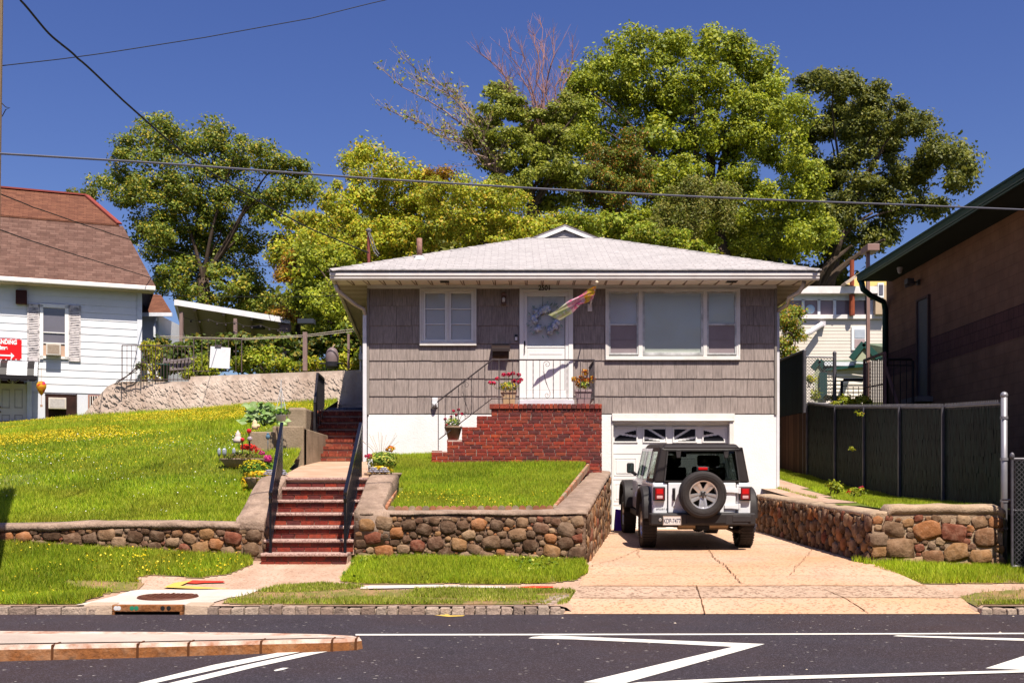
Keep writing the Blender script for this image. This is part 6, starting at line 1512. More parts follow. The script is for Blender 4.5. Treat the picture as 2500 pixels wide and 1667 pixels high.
# ---- rendered retaining wall at the top of the lawn
RTW = thing('retaining_wall', (-8, 29.5, 3.9), 'long pinkish textured concrete retaining wall with water stains at the top of the lawn', 'retaining wall')
tw = M('scalloped_render', [(.62, .48, .40), (.70, .57, .49), (.56, .43, .36)], rough=.9, scale=3, bump=.25, bscale=12, stain=(.24, .13, .08), sscale=1.4, samt=.7, stretch=(1, 1, .45))
pts = []   # (px, top py, D)
ctrl = [(205, 1010, 30.9), (222, 990, 30.8), (240, 968, 30.7), (262, 943, 30.6), (282, 934, 30.5), (300, 931, 30.4), (464, 931, 29.9), (465, 919, 29.9), (640, 912, 29.6), (900, 902, 29.0)]
b = MB()
for i in range(len(ctrl) - 1):
    (pa, ya, Da), (pb, yb2, Db) = ctrl[i], ctrl[i + 1]; A_ = P(pa, ya, Da); B_ = P(pb, yb2, Db)
    if abs(pb - pa) < 2: continue
    n = max(1, int((B_ - A_).length / .5))
    for k in range(n):
        q0 = A_.lerp(B_, k / n); q1 = A_.lerp(B_, (k + 1) / n)
        b.hexa([(q0.x, q0.y, 2.9), (q1.x, q1.y, 2.9), (q1.x, q1.y + .3, 2.9), (q0.x, q0.y + .3, 2.9)], [(q0.x, q0.y, q0.z), (q1.x, q1.y, q1.z), (q1.x, q1.y + .3, q1.z), (q0.x, q0.y + .3, q0.z)])
part(b, 'wall_core', tw, RTW)
b = MB(); rr = random.Random(77)                      # overlapping trowelled scallops
for i in range(1300):
    px = rr.uniform(225, 900); k = 0
    while k < len(ctrl) - 2 and ctrl[k + 1][0] < px: k += 1
    (pa, ya, Da), (pb, yb2, Db) = ctrl[k], ctrl[k + 1]; t_ = (px - pa) / max(1, pb - pa); D = lerp(Da, Db, t_); zt = PZ(lerp(ya, yb2, t_), D)
    X = PX(px, D); z = rr.uniform(max(3.0, float(HL(X, D)) - .1), zt - .10); r = rr.uniform(.07, .13); n = 8; a0 = rr.uniform(0, 2)
    if z > zt - .1: continue
    vs = [(X + rr.uniform(-.01, .01), D - .007, z + .01)] + [(X + r * math.cos(2 * math.pi * q / n + a0) * 1.1, D - .003 - (.009 if math.sin(2 * math.pi * q / n + a0) < -.2 else 0), z + r * math.sin(2 * math.pi * q / n + a0) * .85) for q in range(n)]
    b.add(vs, [(0, 1 + q, 1 + (q + 1) % n) for q in range(n)])
part(b, 'scallops', tw, RTW, fix=False, smooth=False)
# iron railing on the wall
IR = thing('iron_railing', (-9, 30.2, 4.5), 'rusty thin iron railing on top of the textured retaining wall left of the bungalow', 'railing')
irm = M('old_iron', [(.07, .045, .045), (.13, .09, .09)], rough=.7, scale=8)
b = MB(); pts = [(298, 843, 30.2), (345, 843, 30.1), (470, 846, 29.9)]
b.tube([P(*q) for q in pts], .016, 6); b.tube([P(298, 927, 30.2), P(464, 926, 29.95)], .012, 6); b.tube([P(470, 826, 29.95), P(590, 828, 29.8)], .012, 6); b.tube([P(470, 906, 29.9), P(560, 906, 29.8)], .012, 6); part(b, 'rails', irm, IR)
for i, px in enumerate((298, 310, 321, 332, 345, 352, 359, 366, 373, 380, 386, 393, 400, 408, 415, 424, 434, 444, 452, 460)):
    b = MB(); top_ = 843 if px < 350 else 845; b.bar(P(px, 930, 30.1), P(px, top_, 30.1), .022 if i in (0, 4, 9) else .012); part(b, 'baluster', irm, IR)
for px in (473, 493, 508, 526, 540, 558, 576, 590):
    b = MB(); b.bar(P(px, 908, 29.85), P(px, 826, 29.85), .024 if px in (473, 590) else .012); part(b, 'baluster', irm, IR)
b = MB(); b.tube([P(280, 938, 30.4), P(305, 922, 30.2), P(330, 900, 30.1), P(350, 883, 30.05), P(372, 900, 30.1)], .016, 6); b.tube([P(283, 932, 30.4), P(320, 912, 30.2), P(352, 890, 30.1)], .012, 6); b.tube([P(350, 884, 30.1), P(338, 925, 30.2)], .012, 6); part(b, 'fallen_handrail', irm, IR)
BD = thing('white_board', tuple(P(537, 900, 29.7)), 'plain white board hung on the iron railing above the textured retaining wall', 'board')
b = MB(); b.hexa([P(511, 897, 29.7), P(560, 900, 29.7), P(560, 900, 29.74), P(511, 897, 29.74)], [P(514, 845, 29.7), P(563, 849, 29.7), P(563, 849, 29.74), P(514, 845, 29.74)]); part(b, 'sheet', M('board_white', [(.78, .76, .80)], rough=.6), BD)
b = MB(); b.box(P(525, 845, 29.7).x, P(540, 845, 29.7).x, 29.68, 29.75, P(0, 848, 29.7).z, P(0, 842, 29.7).z); part(b, 'clip', M('clip_grey', [(.10, .08, .09)]), BD)
# trash barrel
c = P(392, 930, 30.9); BR = thing('rubbish_bin', tuple(c), 'dark green round plastic bin behind the iron railing by the white house', 'bin')
b = MB(); b.lathe([(0, 0), (.20, 0), (.235, .42), (.25, .42), (.25, .47), (.23, .47), (.22, .3), (0, .3)], tuple(c), 18); part(b, 'bin', M('bin_green', [(.012, .04, .032), (.02, .06, .045)], rough=.5, scale=5), BR, smooth=True)
# little stone figure
c = P(383, 930, 30.6); ST_ = thing('garden_ornament', tuple(c), 'small white garden statue beside the dark green bin on the retaining wall', 'ornament')
b = MB(); b.lathe([(0, 0), (.09, 0), (.10, .05), (.06, .10), (.05, .16), (.035, .18), (.045, .22), (.03, .27), (0, .28)], tuple(c), 12); b.ico(c + Vector((.09, 0, .06)), .06, 1); part(b, 'figure', M('plaster_white', [(.72, .72, .76)]), ST_, smooth=True)
# grey garden bench frame
c = P(440, 925, 31.5); BE = thing('garden_bench', tuple(c), 'weathered grey slatted bench half hidden in plants behind the iron railing', 'bench')
gm_ = M('bench_grey', [(.16, .13, .14), (.24, .20, .20)], scale=5)
b = MB()
for i in range(10): b.bar(P(398 + i * 9, 905 + i * 1.0, 31.4 + .02 * i), P(402 + i * 9, 880 - abs(i - 4) * 1.5, 31.5), .07, .02)
part(b, 'backrest', gm_, BE); b = MB(); b.bar(P(400, 884, 31.4), P(482, 872, 31.4), .05, .05); b.bar(P(405, 905, 31.2), P(480, 900, 31.2), .4, .05); part(b, 'seat', gm_, BE)
for px in (405, 478): b = MB(); b.bar(P(px, 930, 31.2), P(px, 900, 31.2), .06); part(b, 'leg', gm_, BE)
# carport: flat white roof on posts
CP = thing('carport', tuple(P(560, 880, 35)), 'open carport with slanting flat white roof on posts behind the hedge, between the two houses', 'carport')
r0, r1 = P(430, 745, 33), P(708, 790, 34); back = Vector((-1.0, 4.5, -.55))
wf = M('carport_white', [(.72, .70, .72)], rough=.4); und = M('carport_underside', [(.40, .32, .29), (.48, .40, .36)], scale=2)
b = MB(); t_ = Vector((0, 0, .17)); b.hexa([r0, r1, r1 + Vector((0, .06, 0)), r0 + Vector((0, .06, 0))], [r0 + t_, r1 + t_, r1 + t_ + Vector((0, .06, 0)), r0 + t_ + Vector((0, .06, 0))]); b.hexa([r0 + Vector((-.06, 0, 0)), r0, r0 + back, r0 + back + Vector((-.06, 0, 0))], [r0 + t_ + Vector((-.06, 0, 0)), r0 + t_, r0 + t_ + back, r0 + t_ + back + Vector((-.06, 0, 0))]); part(b, 'fascia', wf, CP)
b = MB(); q = [r0 + Vector((.0, .06, .04)), r1 + Vector((0, .06, .04)), r1 + back + Vector((0, 0, .04)), r0 + back + Vector((0, 0, .04))]; b.hexa(q, [p + Vector((0, 0, .09)) for p in q]); part(b, 'roof_panel', und, CP)
b = MB()
for k in (.15, .4, .65, .9): a = r0.lerp(r1, k); b.bar(a + Vector((0, .1, 0)), a + back, .08, .14)
part(b, 'beam', M('beam_tan', [(.34, .26, .23)]), CP)
pm = M('post_mauve_wood', [(.20, .13, .12), (.28, .19, .17)], scale=9, stretch=(4, 4, .6), bump=.4)
for (px, D, w) in ((443, 33.2, .10), (575, 33.6, .10), (697, 34.2, .30)): b = MB(); b.bar(P(px, 905, D), P(px, 762 if px < 500 else 778 if px < 600 else 792, D), w); part(b, 'post', pm, CP)
b = MB()
pts = []
for i in range(25): u = i / 24; pts.append(P(lerp(445, 700, u), lerp(772, 800, u) + 7 * abs(math.sin(u * math.pi * 4)), 33.4))
b.tube(pts, .008, 4)
for i in range(0, 25, 2): b.ico(pts[i] - Vector((0, 0, .05)), .035, 1)
part(b, 'string_lights', M('dark_cable', [(.05, .04, .04)]), CP)
b = MB(); b.box(P(612, 0, 34).x, P(640, 0, 34).x, 34, 34.4, P(0, 800, 34).z, P(0, 794, 34).z); part(b, 'fan', M('dark_cable', []), CP)
# small wing of the white house with red roof
SW = thing('shed_wing', tuple(P(375, 830, 37)), 'low wing with red shingled roof peeping out right of the white clapboard house', 'house wing')
b = MB(); b.add([P(345, 764, 36), P(420, 764, 36), P(393, 720, 39), P(345, 716, 39)], [(0, 1, 2, 3)]); b.add([P(345, 766.5, 36), P(420, 766.5, 36), P(420, 766, 40), P(345, 766, 40)], [(0, 1, 2, 3)]); part(b, 'roof', redb, SW, uv=True)
b = MB(); b.box(PX(330, 36.3), PX(387, 36.3), 36.3, 40, 4, PZ(768, 36.3)); part(b, 'wall', wsid, SW)
b = MB(); b.bar(P(330, 768, 35.95), P(420, 768, 35.95), .10, .12); b.tube([P(383, 772, 36), P(381, 782, 36.1), P(377, 792, 36.1), P(377, 860, 36.1)], .04, 8); part(b, 'gutter', M('trim_bluewhite', []), SW)
# timber post, grill, clothes line
TP = thing('wooden_post', tuple(P(745, 908, 29.6)), 'square grey timber post standing on the textured wall between the board and the grill', 'post')
b = MB(); b.bar(P(745, 905, 29.6), P(745, 811, 29.6), .11); part(b, 'post', pm, TP); b = MB(); b.box(P(728, 0, 29.6).x, P(767, 0, 29.6).x, 29.5, 29.8, P(0, 790, 29.6).z, P(0, 779, 29.6).z); part(b, 'dark_head', M('speaker_dark', [(.03, .035, .05)]), TP)
TP2 = thing('wooden_post', tuple(P(851, 905, 29.6)), 'slim grey post near the bungalow eave, right of the covered grill', 'post'); b = MB(); b.bar(P(851, 900, 29.6), P(851, 815, 29.6), .06); part(b, 'post', pm, TP2)
GR = thing('barbecue_grill', tuple(P(810, 900, 29.9)), 'grey domed barbecue grill standing in the plants above the textured retaining wall', 'grill')
gmm = M('grill_grey', [(.20, .15, .15), (.15, .11, .12)], rough=.5); gbk = M('grill_black', [(.02, .02, .025)], rough=.4); c = P(811, 884, 29.8)
b = MB(); b.lathe([(.17, 0), (.185, .12), (.17, .24), (.12, .35), (.05, .40), (0, .41)], tuple(c), 18); part(b, 'lid', gmm, GR, smooth=True); b = MB(); b.lathe([(.18, 0), (.18, -.12), (.10, -.2), (0, -.2)], tuple(c), 18); part(b, 'firebox', gbk, GR); b = MB(); b.box(c.x - .34, c.x + .30, c.y - .1, c.y + .1, c.z - .05, c.z - .02); part(b, 'side_shelf', gbk, GR)
for dx in (-.15, .15):
    b = MB(); b.bar((c.x + dx, c.y, c.z - .1), (c.x + dx * 1.3, c.y, c.z - .55), .03); part(b, 'leg', gbk, GR)
b = MB(); b.bar(c + Vector((.02, -.05, .40)), c + Vector((.08, -.05, .47)), .03); part(b, 'handle', M('wood_tan', [(.5, .36, .24)]), GR)
CLN = thing('clothes_line', tuple(P(600, 826, 29.8)), 'pale washing lines strung between the posts above the hedge behind the wall', 'washing line')
for k, (y0, y1, y2) in enumerate(((820, 826, 818), (824, 829, 822))):
    b = MB(); pts = [P(390, y0, 33), P(500, y0 + 4, 31), P(600, y1, 30), P(745, y2, 29.6), P(890, 800 + k * 6, 29.2)]; b.tube(pts, .010, 5); part(b, 'line', M('line_pale', [(.5, .42, .34)]), CLN)
UM = thing('meter_box', tuple(P(884, 875, 29)), 'small pale utility meter on a pipe at the rear corner of the bungalow', 'meter'); b = MB(); b.box(P(876, 0, 27).x, P(889, 0, 27).x, 27, 27.15, P(0, 878, 27).z, P(0, 862, 27).z); part(b, 'box', trim, UM, bevel=.01); b = MB(); b.tube([P(881, 905, 27.1), P(881, 845, 27.1)], .03, 8); part(b, 'pipe', trim, UM)

# ---- tan block building on the right
BX = 9.5
CB = thing('block_building', (BX, 24, 3.6), 'tan concrete block building in shade at right with deep dark green eaves', 'building')
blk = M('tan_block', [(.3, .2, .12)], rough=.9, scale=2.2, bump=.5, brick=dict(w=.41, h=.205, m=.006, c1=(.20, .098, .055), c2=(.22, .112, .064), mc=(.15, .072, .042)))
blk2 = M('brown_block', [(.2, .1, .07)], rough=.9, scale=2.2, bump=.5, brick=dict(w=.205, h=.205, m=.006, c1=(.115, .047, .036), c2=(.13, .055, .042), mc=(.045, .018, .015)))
zw = CH + (HY - 692.6) * 27.75 / F
bt = CH + (HY - 825) * (BX * F / (2271 - CX)) / F; bb_ = CH + (HY - 890) * (BX * F / (2271 - CX)) / F
yF, yN = 27.75, 6.5
def cbx(name, z0, z1, mat, proud=0.0):
    b = MB(); b.box(BX - proud, BX + 9, yN, yF + proud, z0, z1); return part(b, name, mat, CB, uv=True)
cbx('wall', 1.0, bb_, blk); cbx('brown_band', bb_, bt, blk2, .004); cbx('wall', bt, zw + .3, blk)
grm = M('dark_green_metal', [(.004, .028, .024), (.006, .036, .03)], rough=.35, scale=3)
EVX = 8.57; ez = 6.74
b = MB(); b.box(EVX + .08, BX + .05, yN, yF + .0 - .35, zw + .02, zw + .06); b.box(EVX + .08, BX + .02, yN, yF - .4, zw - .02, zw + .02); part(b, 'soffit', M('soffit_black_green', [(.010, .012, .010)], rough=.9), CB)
b = MB(); b.box(EVX, EVX + .10, yN, 27.2, ez - .06, ez + .10); b.box(EVX + .02, EVX + .06, yN, 27.2, ez - .10, ez - .05); part(b, 'gutter', grm, CB, bevel=.02)
b = MB(); b.add([(EVX - .02, yN, ez + .10), (EVX - .02, 27.22, ez + .10), (BX + 5, 27.22, ez + 3.2), (BX + 5, yN, ez + 3.2), (EVX - .02, yN, ez + .06), (EVX - .02, 27.22, ez + .06), (BX + 5, 27.22, ez + 3.1), (BX + 5, yN, ez + 3.1)], [(0, 1, 2, 3), (7, 6, 5, 4), (0, 4, 5, 1), (1, 5, 6, 2)]); part(b, 'roof', grm, CB)
b = MB(); b.add([(EVX, 27.18, ez - .05), (BX + .4, 27.18, zw), (BX + .4, 27.18, ez + .4), (EVX, 27.18, ez + .1)], [(0, 1, 2, 3)]); part(b, 'eave_end', grm, CB)
b = MB(); b.tube([(EVX + .05, 27.0, ez - .08), (EVX + .1, 27.0, ez - .3), (EVX + .3, 27.1, ez - .42), (BX - .12, 27.6, ez - .5), (BX - .06, 27.66, ez - .7), (BX - .06, 27.66, 1.5)], .07, 10); part(b, 'downspout', grm, CB, smooth=True)
# side door
dY0, dY1 = BX * F / (2269.5 - CX), BX * F / (2244 - CX)
dzt = CH + (HY - 737) * dY1 / F; dzb = CH + (HY - 974) * dY1 / F
b = MB(); b.box(BX - .03, BX + .05, dY0, dY1, dzb, dzt); sd = part(b, 'side_door', M('door_grey_dark', [(.06, .055, .065), (.075, .07, .08)], rough=.5), CB)
b = MB(); b.box(BX - .06, BX - .0, dY0 - .06, dY0, dzb, dzt + .05); b.box(BX - .06, BX, dY1, dY1 + .06, dzb, dzt + .05); b.box(BX - .06, BX, dY0, dY1, dzt, dzt + .05); part(b, 'door_frame', M('frame_brown', [(.09, .05, .04)]), sd)
b = MB(); b.box(BX - .35, BX, dY0 - .2, dY1 + .2, dzb - .12, dzb); part(b, 'door_step', M('step_concrete', [(.22, .18, .16)]), CB)
# floodlight and camera dome on that wall
Y_ = BX * F / (2245 - CX); z_ = CH + (HY - 690) * Y_ / F
b = MB(); b.box(BX - .06, BX, Y_ - .06, Y_ + .06, z_ - .06, z_ + .06); b.bar((BX - .03, Y_, z_), (BX - .18, Y_, z_ + .02), .04); b.box(BX - .32, BX - .16, Y_ - .1, Y_ + .1, z_ - .04, z_ + .09); b.bar((BX - .1, Y_, z_ - .02), (BX - .30, Y_ + .12, z_ - .07), .06); part(b, 'floodlight', M('floodlight_grey', [(.07, .06, .06)], rough=.4), CB, bevel=.01)
Y_ = 9.1 * F / (2197 - CX); z_ = zw - .0
b = MB(); b.lathe([(.07, 0), (.07, -.06), (.055, -.09), (.05, -.13), (.03, -.16), (0, -.17)], (9.1, Y_, z_), 14); part(b, 'security_camera', M('camera_grey', [(.36, .33, .33)], rough=.4), CB, smooth=True)
# street lamp behind
LP = thing('lamp_post', tuple(P(2119, 900, 29.5)), 'brown square lamp post with flat box lamp between the bungalow and the block building', 'lamp post')
lpm = M('lamp_brown', [(.24, .14, .12), (.30, .18, .15)], rough=.5, scale=3)
b = MB(); b.bar(P(2119, 985, 29.5), P(2119, 615, 29.5), .085); part(b, 'pole', lpm, LP); c = P(2124, 609, 29.5); b = MB(); b.box(c.x - .16, c.x + .16, c.y - .3, c.y + .3, c.z - .09, c.z + .09); part(b, 'lamp_head', lpm, LP, bevel=.01)

# ---- fences on the right
gal = M('galvanised_steel', [(.085, .08, .095), (.15, .14, .16)], rough=.45, metal=.4, scale=6)
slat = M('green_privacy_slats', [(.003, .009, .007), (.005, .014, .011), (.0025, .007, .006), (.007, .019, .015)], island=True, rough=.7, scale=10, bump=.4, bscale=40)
FN = thing('chain_link_fence', (7.1, 16, 1.2), 'tall chain link fence with dark green privacy slats running back beside the tan block building', 'fence')
posts = [(2448, 970.6), (2307, 993.5), (2200, 993.5), (2113, 994), (2042, 993.5), (1973.5, 984)]
FXx = 7.1; pd = [FXx * F / (p[0] - CX) for p in posts]; ptz = [CH + (HY - p[1]) * d / F for p, d in zip(posts, pd)]
ptz[0] = CH + (HY - 985) * pd[0] / F
pbz = [.25] + [float(HS(0, d)) - .05 for d in pd[1:]]
def zat(Y, arr): return float(np.interp(Y, pd, arr))
b = MB(); rr = random.Random(5)
Y = pd[0] + .06
while Y < pd[-1]:
    w = .052; zt2 = zat(Y, ptz) - .03 + rr.uniform(-.01, .02); zb2 = float(HS(0, Y)) + .01 if Y > 16.3 else .6; n = 6
    for k in range(n):
        za_, zc2 = lerp(zb2, zt2, k / n), lerp(zb2, zt2, (k + 1) / n); o = rr.uniform(-.006, .006)
        b.hexa([(FXx - .008 + o, Y, za_), (FXx + .008 + o, Y, za_), (FXx + .008 + o, Y + w, za_), (FXx - .008 + o, Y + w, za_)], [(FXx - .008 - o, Y, zc2), (FXx + .008 - o, Y, zc2), (FXx + .008 - o, Y + w, zc2), (FXx - .008 - o, Y + w, zc2)])
    Y += .058
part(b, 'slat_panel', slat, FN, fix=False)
b = MB(); b.tube([(FXx, pd[i], ptz[i]) for i in range(6)], .025, 8); part(b, 'top_rail', gal, FN)
b = MB(); Y = pd[0]
while Y < pd[-1]:
    z0 = zat(Y, ptz); z1 = zat(Y + .045, ptz); b.bar((FXx - .012, Y, z0 - .05), (FXx - .012, Y + .03, z0 + .06), .006); b.bar((FXx - .012, Y + .03, z0 + .06), (FXx - .012, Y + .06, z1 - .05), .006); Y += .06
part(b, 'wire_mesh', gal, FN)
for i in range(1, 6): b = MB(); b.bar((FXx - .035, pd[i], pbz[i]), (FXx - .035, pd[i], ptz[i]), .04); part(b, 'post', gal, FN)
b = MB(); b.tube([(FXx + .02, pd[0], .25), (FXx + .02, pd[0], ptz[0] + .10)], .045, 12); b.ico((FXx + .02, pd[0], ptz[0] + .12), .055, 2); 
for z in (2.5, 1.9, 1.3, .9): b.lathe([(.055, z - .02), (.055, z + .02)], (FXx + .02, pd[0], 0), 12)
part(b, 'corner_post', M('galvanised_bright', [(.26, .25, .28), (.34, .33, .36)], rough=.4, metal=.4), FN, smooth=True)
# gate at the right edge
GT = thing('chain_link_gate', tuple(P(2490, 1380, 15.3)), 'small chain link gate with green slats at the right edge beside the tall fence post', 'gate')
g0 = P(2471, 1387, 15.3); g1 = P(2471, 1108, 15.3); gx1 = 8.6
b = MB(); b.tube([g0, g1 - Vector((0, 0, .06))], .02, 8); b.tube([(g1.x, 15.3, g1.z - .07), (gx1, 15.3, g1.z - .07)], .02, 8); b.tube([(g1.x, 15.3, g0.z + .03), (gx1, 15.3, g0.z + .03)], .02, 8); b.ico(g1 - Vector((0, 0, .03)), .035, 2, (1, 1, 1.6)); b.tube([(g1.x, 15.3, P(0, 1245, 15.3).z), (gx1, 15.3, P(0, 1245, 15.3).z)], .012, 8); part(b, 'frame', gal, GT)
b = MB(); b.tube([P(2448, 1220, 15.5), P(2471, 1220, 15.3)], .014, 6); part(b, 'latch', gal, GT)
b = MB(); X = P(2481, 0, 15.3).x
while X < gx1: b.box(X, X + .048, 15.292, 15.308, g0.z + .06, g1.z - .1); X += .055
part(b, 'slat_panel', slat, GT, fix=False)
b = MB(); X = g1.x; ztop, zbot = g1.z - .08, g0.z + .05
def diamond(b, org, u, ulen, z0, z1, sp=.06, r=.003):
    n = int(ulen / sp); 
    for i in range(-int((z1 - z0) / sp), n + 1):
        for dr in (1, -1):
            s0 = i * sp; a, c = s0, s0 + (z1 - z0)
            if dr < 0: a, c = c, a
            # clip to 0..ulen
            pa, pc = [a, z0], [c, z1]
            def clip(pa, pc):
                if max(pa[0], pc[0]) <= 0 or min(pa[0], pc[0]) >= ulen: return None
                t0, t1 = 0., 1.; d = pc[0] - pa[0]
                for lim, sg in ((0, 1), (ulen, -1)):
                    f0, f1 = (pa[0] - lim) * sg, (pc[0] - lim) * sg
                    if f0 < 0: t0 = max(t0, f0 / (f0 - f1))
                    if f1 < 0: t1 = min(t1, f0 / (f0 - f1))
                return t0, t1
            t = clip(pa, pc)
            if t and t[1] - t[0] > .02:
                q = [Vector(org) + Vector(u) * lerp(pa[0], pc[0], k) + Vector((0, 0, lerp(z0, z1, k) - Vector(org).z)) for k in t]; b.bar(q[0], q[1], r * 2)
diamond(b, (g1.x + .02, 15.28, 0), (1, 0, 0), gx1 - g1.x, zbot, ztop, .07, .003); part(b, 'wire_mesh', gal, GT)
# retaining timber wall and the upper slatted fence
TW = thing('timber_wall', (7.25, 29, 1.9), 'dark brown vertical timber wall below the green slatted fence, in shade beside the bungalow', 'timber wall')
timb = M('dark_timber', [(.075, .035, .02), (.12, .06, .035), (.05, .025, .015)], island=True, rough=.9, scale=6, stretch=(3, 3, .4), bump=.4)
b = MB(); Y = 26.4
while Y < 35: b.box(7.18, 7.24, Y, Y + .135, 1.5, float(np.interp(Y, [26.4, 31], [3.38, 3.5]))); Y += .14
b.box(7.18, 7.5, 26.3, 26.38, 1.5, 3.4); part(b, 'boards', timb, TW)
UF = thing('chain_link_fence', (7.25, 29, 3.4), 'upper dark slatted fence on the timber wall with open chain link return panel', 'fence')
b = MB(); Y = 27.05
while Y < 35: z1 = float(np.interp(Y, [27, 31, 35], [4.93, 5.0, 5.1])); b.box(7.20, 7.215, Y, Y + .055, 3.42, z1); Y += .06
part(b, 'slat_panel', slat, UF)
b = MB(); b.tube([(7.2, 27, 4.93), (7.2, 35, 5.1)], .03, 8); q = [P(1964, 0, 27).x, P(2037.5, 0, 27).x]
b.tube([P(1964, 871, 27), P(2037, 872, 27)], .02, 8); b.tube([P(1964, 985, 27), P(2037, 985, 27)], .02, 8); part(b, 'rail', gal, UF)
for x, yt_, yb3 in ((q[0], 857, 1180), (q[1], 862, 1000)): b = MB(); b.tube([(x, 27, PZ(yb3, 27)), (x, 27, PZ(yt_, 27))], .045, 10); b.ico((x, 27, PZ(yt_, 27)), .05, 2); part(b, 'post', gal, UF)
b = MB(); diamond(b, (q[0], 27, 0), (1, 0, 0), q[1] - q[0], PZ(984, 27), PZ(872, 27), .075, .004); part(b, 'wire_mesh', gal, UF)
# brown security gate and rails by the block building
BGt = thing('folding_gate', tuple(P(2140, 990, 26)), 'rust brown vertical bar security gate panel at the rear corner of the tan building', 'gate')
bgm = M('gate_brown', [(.20, .10, .085), (.28, .15, .13)], rough=.6, scale=4)
a0, a1 = P(2110, 880, 26.5), P(2160, 861, 25.0); c0, c1 = P(2110, 1000, 26.5), P(2160, 1000, 25.0)
b = MB(); b.bar(a0, a1, .06, .05); b.bar(c0, a0, .05); b.bar(c1, a1, .06); b.bar(c0.lerp(a0, .45), c1.lerp(a1, .45), .03); part(b, 'frame', bgm, BGt)
for i in range(1, 12): k = i / 12; b = MB(); b.bar(c0.lerp(c1, k), a0.lerp(a1, k) - Vector((0, 0, .08)), .022); part(b, 'bar', bgm, BGt)
b = MB(); b.bar(P(2162, 895, 25), P(2192, 990, 24.6), .06, .04); part(b, 'brace', bgm, BGt)
BRl = thing('pipe_railing', tuple(P(2075, 985, 27.5)), 'black pipe guard rail in front of the green roofed shed at right', 'railing')
bk = M('rail_black', [(.012, .010, .012)], rough=.5)
b = MB(); b.tube([P(2055, 990, 27.6), P(2055, 932, 27.6), P(2060, 927, 27.6), P(2110, 927, 27.6)], .035, 8); b.tube([P(2055, 943, 27.6), P(2110, 943, 27.6)], .012, 6)
for px in (2070, 2083, 2096): b.bar(P(px, 990, 27.6), P(px, 943, 27.6), .014)
part(b, 'rails', bk, BRl)
BR2 = thing('pipe_railing', tuple(P(2200, 985, 24.5)), 'black pipe guard rail in shade against the tan block wall beside the grey door', 'railing')
b = MB(); Dq = 24.6; b.tube([P(2165, 877, Dq), P(2224, 877, Dq), P(2229, 882, Dq), P(2229, 1000, Dq)], .03, 8); b.tube([P(2165, 892, Dq), P(2228, 892, Dq)], .012, 6)
for px in (2182, 2198, 2213): b.bar(P(px, 1000, Dq), P(px, 878, Dq), .014)
part(b, 'rails', bk, BR2)

# ---- cream house with sunroom behind on the right
D = 40.0
SH = thing('house', tuple(P(2030, 1000, D)), 'cream sided house with a row of sunroom windows, behind the bungalow on the right', 'house')
cream = M('cream_siding', [(.66, .58, .50), (.72, .65, .57)], rough=.6, scale=2)
def bx2(b, x0, x1, y0, y1, d0, d1): b.box(PX(x0, D), PX(x1, D), D + d0, D + d1, PZ(y1, D), PZ(y0, D))
b = MB(); bx2(b, 1840, 2170, 770, 1040, .02, 6); part(b, 'wall', cream, SH)
b = MB(); z = PZ(1000, D); 
while z < PZ(782, D): x0, x1 = PX(1840, D), PX(2170, D); b.hexa([(x0, D - .008, z), (x1, D - .008, z), (x1, D + .02, z), (x0, D + .02, z)], [(x0, D, z + .12), (x1, D, z + .12), (x1, D + .02, z + .12), (x0, D + .02, z + .12)]); z += .12
part(b, 'clapboards', cream, SH)
b = MB(); bx2(b, 1840, 2170, 769, 779, -.12, .02); bx2(b, 1840, 2140, 703, 720, -.35, .4); part(b, 'band_trim', M('pink_white_trim', [(.74, .68, .66)]), SH)
b = MB(); bx2(b, 1840, 2140, 719, 733, -.02, .3); wx = [1880, 1918.5, 1921, 0]
for x in (1858, 1919, 1957.5, 1996, 2034.5, 2074, 2112): bx2(b, x, x + 6.5, 731, 770, -.02, .1)
bx2(b, 2112, 2132, 719, 770, -.02, .3); part(b, 'sunroom_frame', M('trim_bluewhite', []), SH)
sgm = M('sunroom_glass', [(.20, .14, .16), (.24, .18, .20)], rough=.15, scale=.5)
for x0, x1 in ((1864, 1919), (1925, 1957.5), (1964, 1996), (2002, 2034.5), (2041, 2074), (2080, 2112)):
    b = MB(); bx2(b, x0, x1, 731, 770, .05, .08); part(b, 'sunroom_window', sgm, SH)
b = MB(); b.lathe([(0, 0), (.14, 0), (.17, .01)], (PX(1979, D), D + .03, PZ(754.5, D)), 18, 'Y'); part(b, 'suncatcher', M('suncatcher_blue', [(.25, .42, .62), (.55, .65, .72)], scale=5), SH)
b = MB(); bx2(b, 2131, 2159, 700, 770, -.3, .1); part(b, 'upper_wall', M('ochre_wall', [(.48, .36, .24)]), SH)
b = MB(); b.add([P(2060, 692, D + 1), P(2092, 668, D + 2), P(2180, 660, D + 2), P(2180, 705, D + 1), P(2095, 701, D + 1)], [(0, 1, 2, 3, 4)]); part(b, 'ochre_gable', M('ochre_gable', [(.52, .34, .10), (.46, .30, .1)]), SH, fix=False)
b = MB(); b.bar(P(2060, 695, D - .5), P(2096, 670, D - .5), .5, .1); part(b, 'eave', M('eave_tan', [(.48, .38, .30)]), SH)
b = MB(); bx2(b, 2135, 2150, 695, 731, -.36, -.3); uw = part(b, 'window', trim_clean, SH); b = MB(); bx2(b, 2138, 2147.5, 700, 724, -.38, -.36); part(b, 'pane', M('dusk_glass', []), uw)
b = MB(); bx2(b, 2078, 2114, 799, 855, -.06, .0); lw = part(b, 'window', trim_clean, SH); b = MB(); bx2(b, 2085, 2110, 805, 826, -.075, -.06); part(b, 'pane', M('pane_pale', [(.42, .46, .52)], rough=.2), lw); b = MB(); bx2(b, 2085, 2110, 829, 850, -.075, -.06); part(b, 'pane', M('pane_mauve', [(.40, .30, .30)], rough=.2), lw)
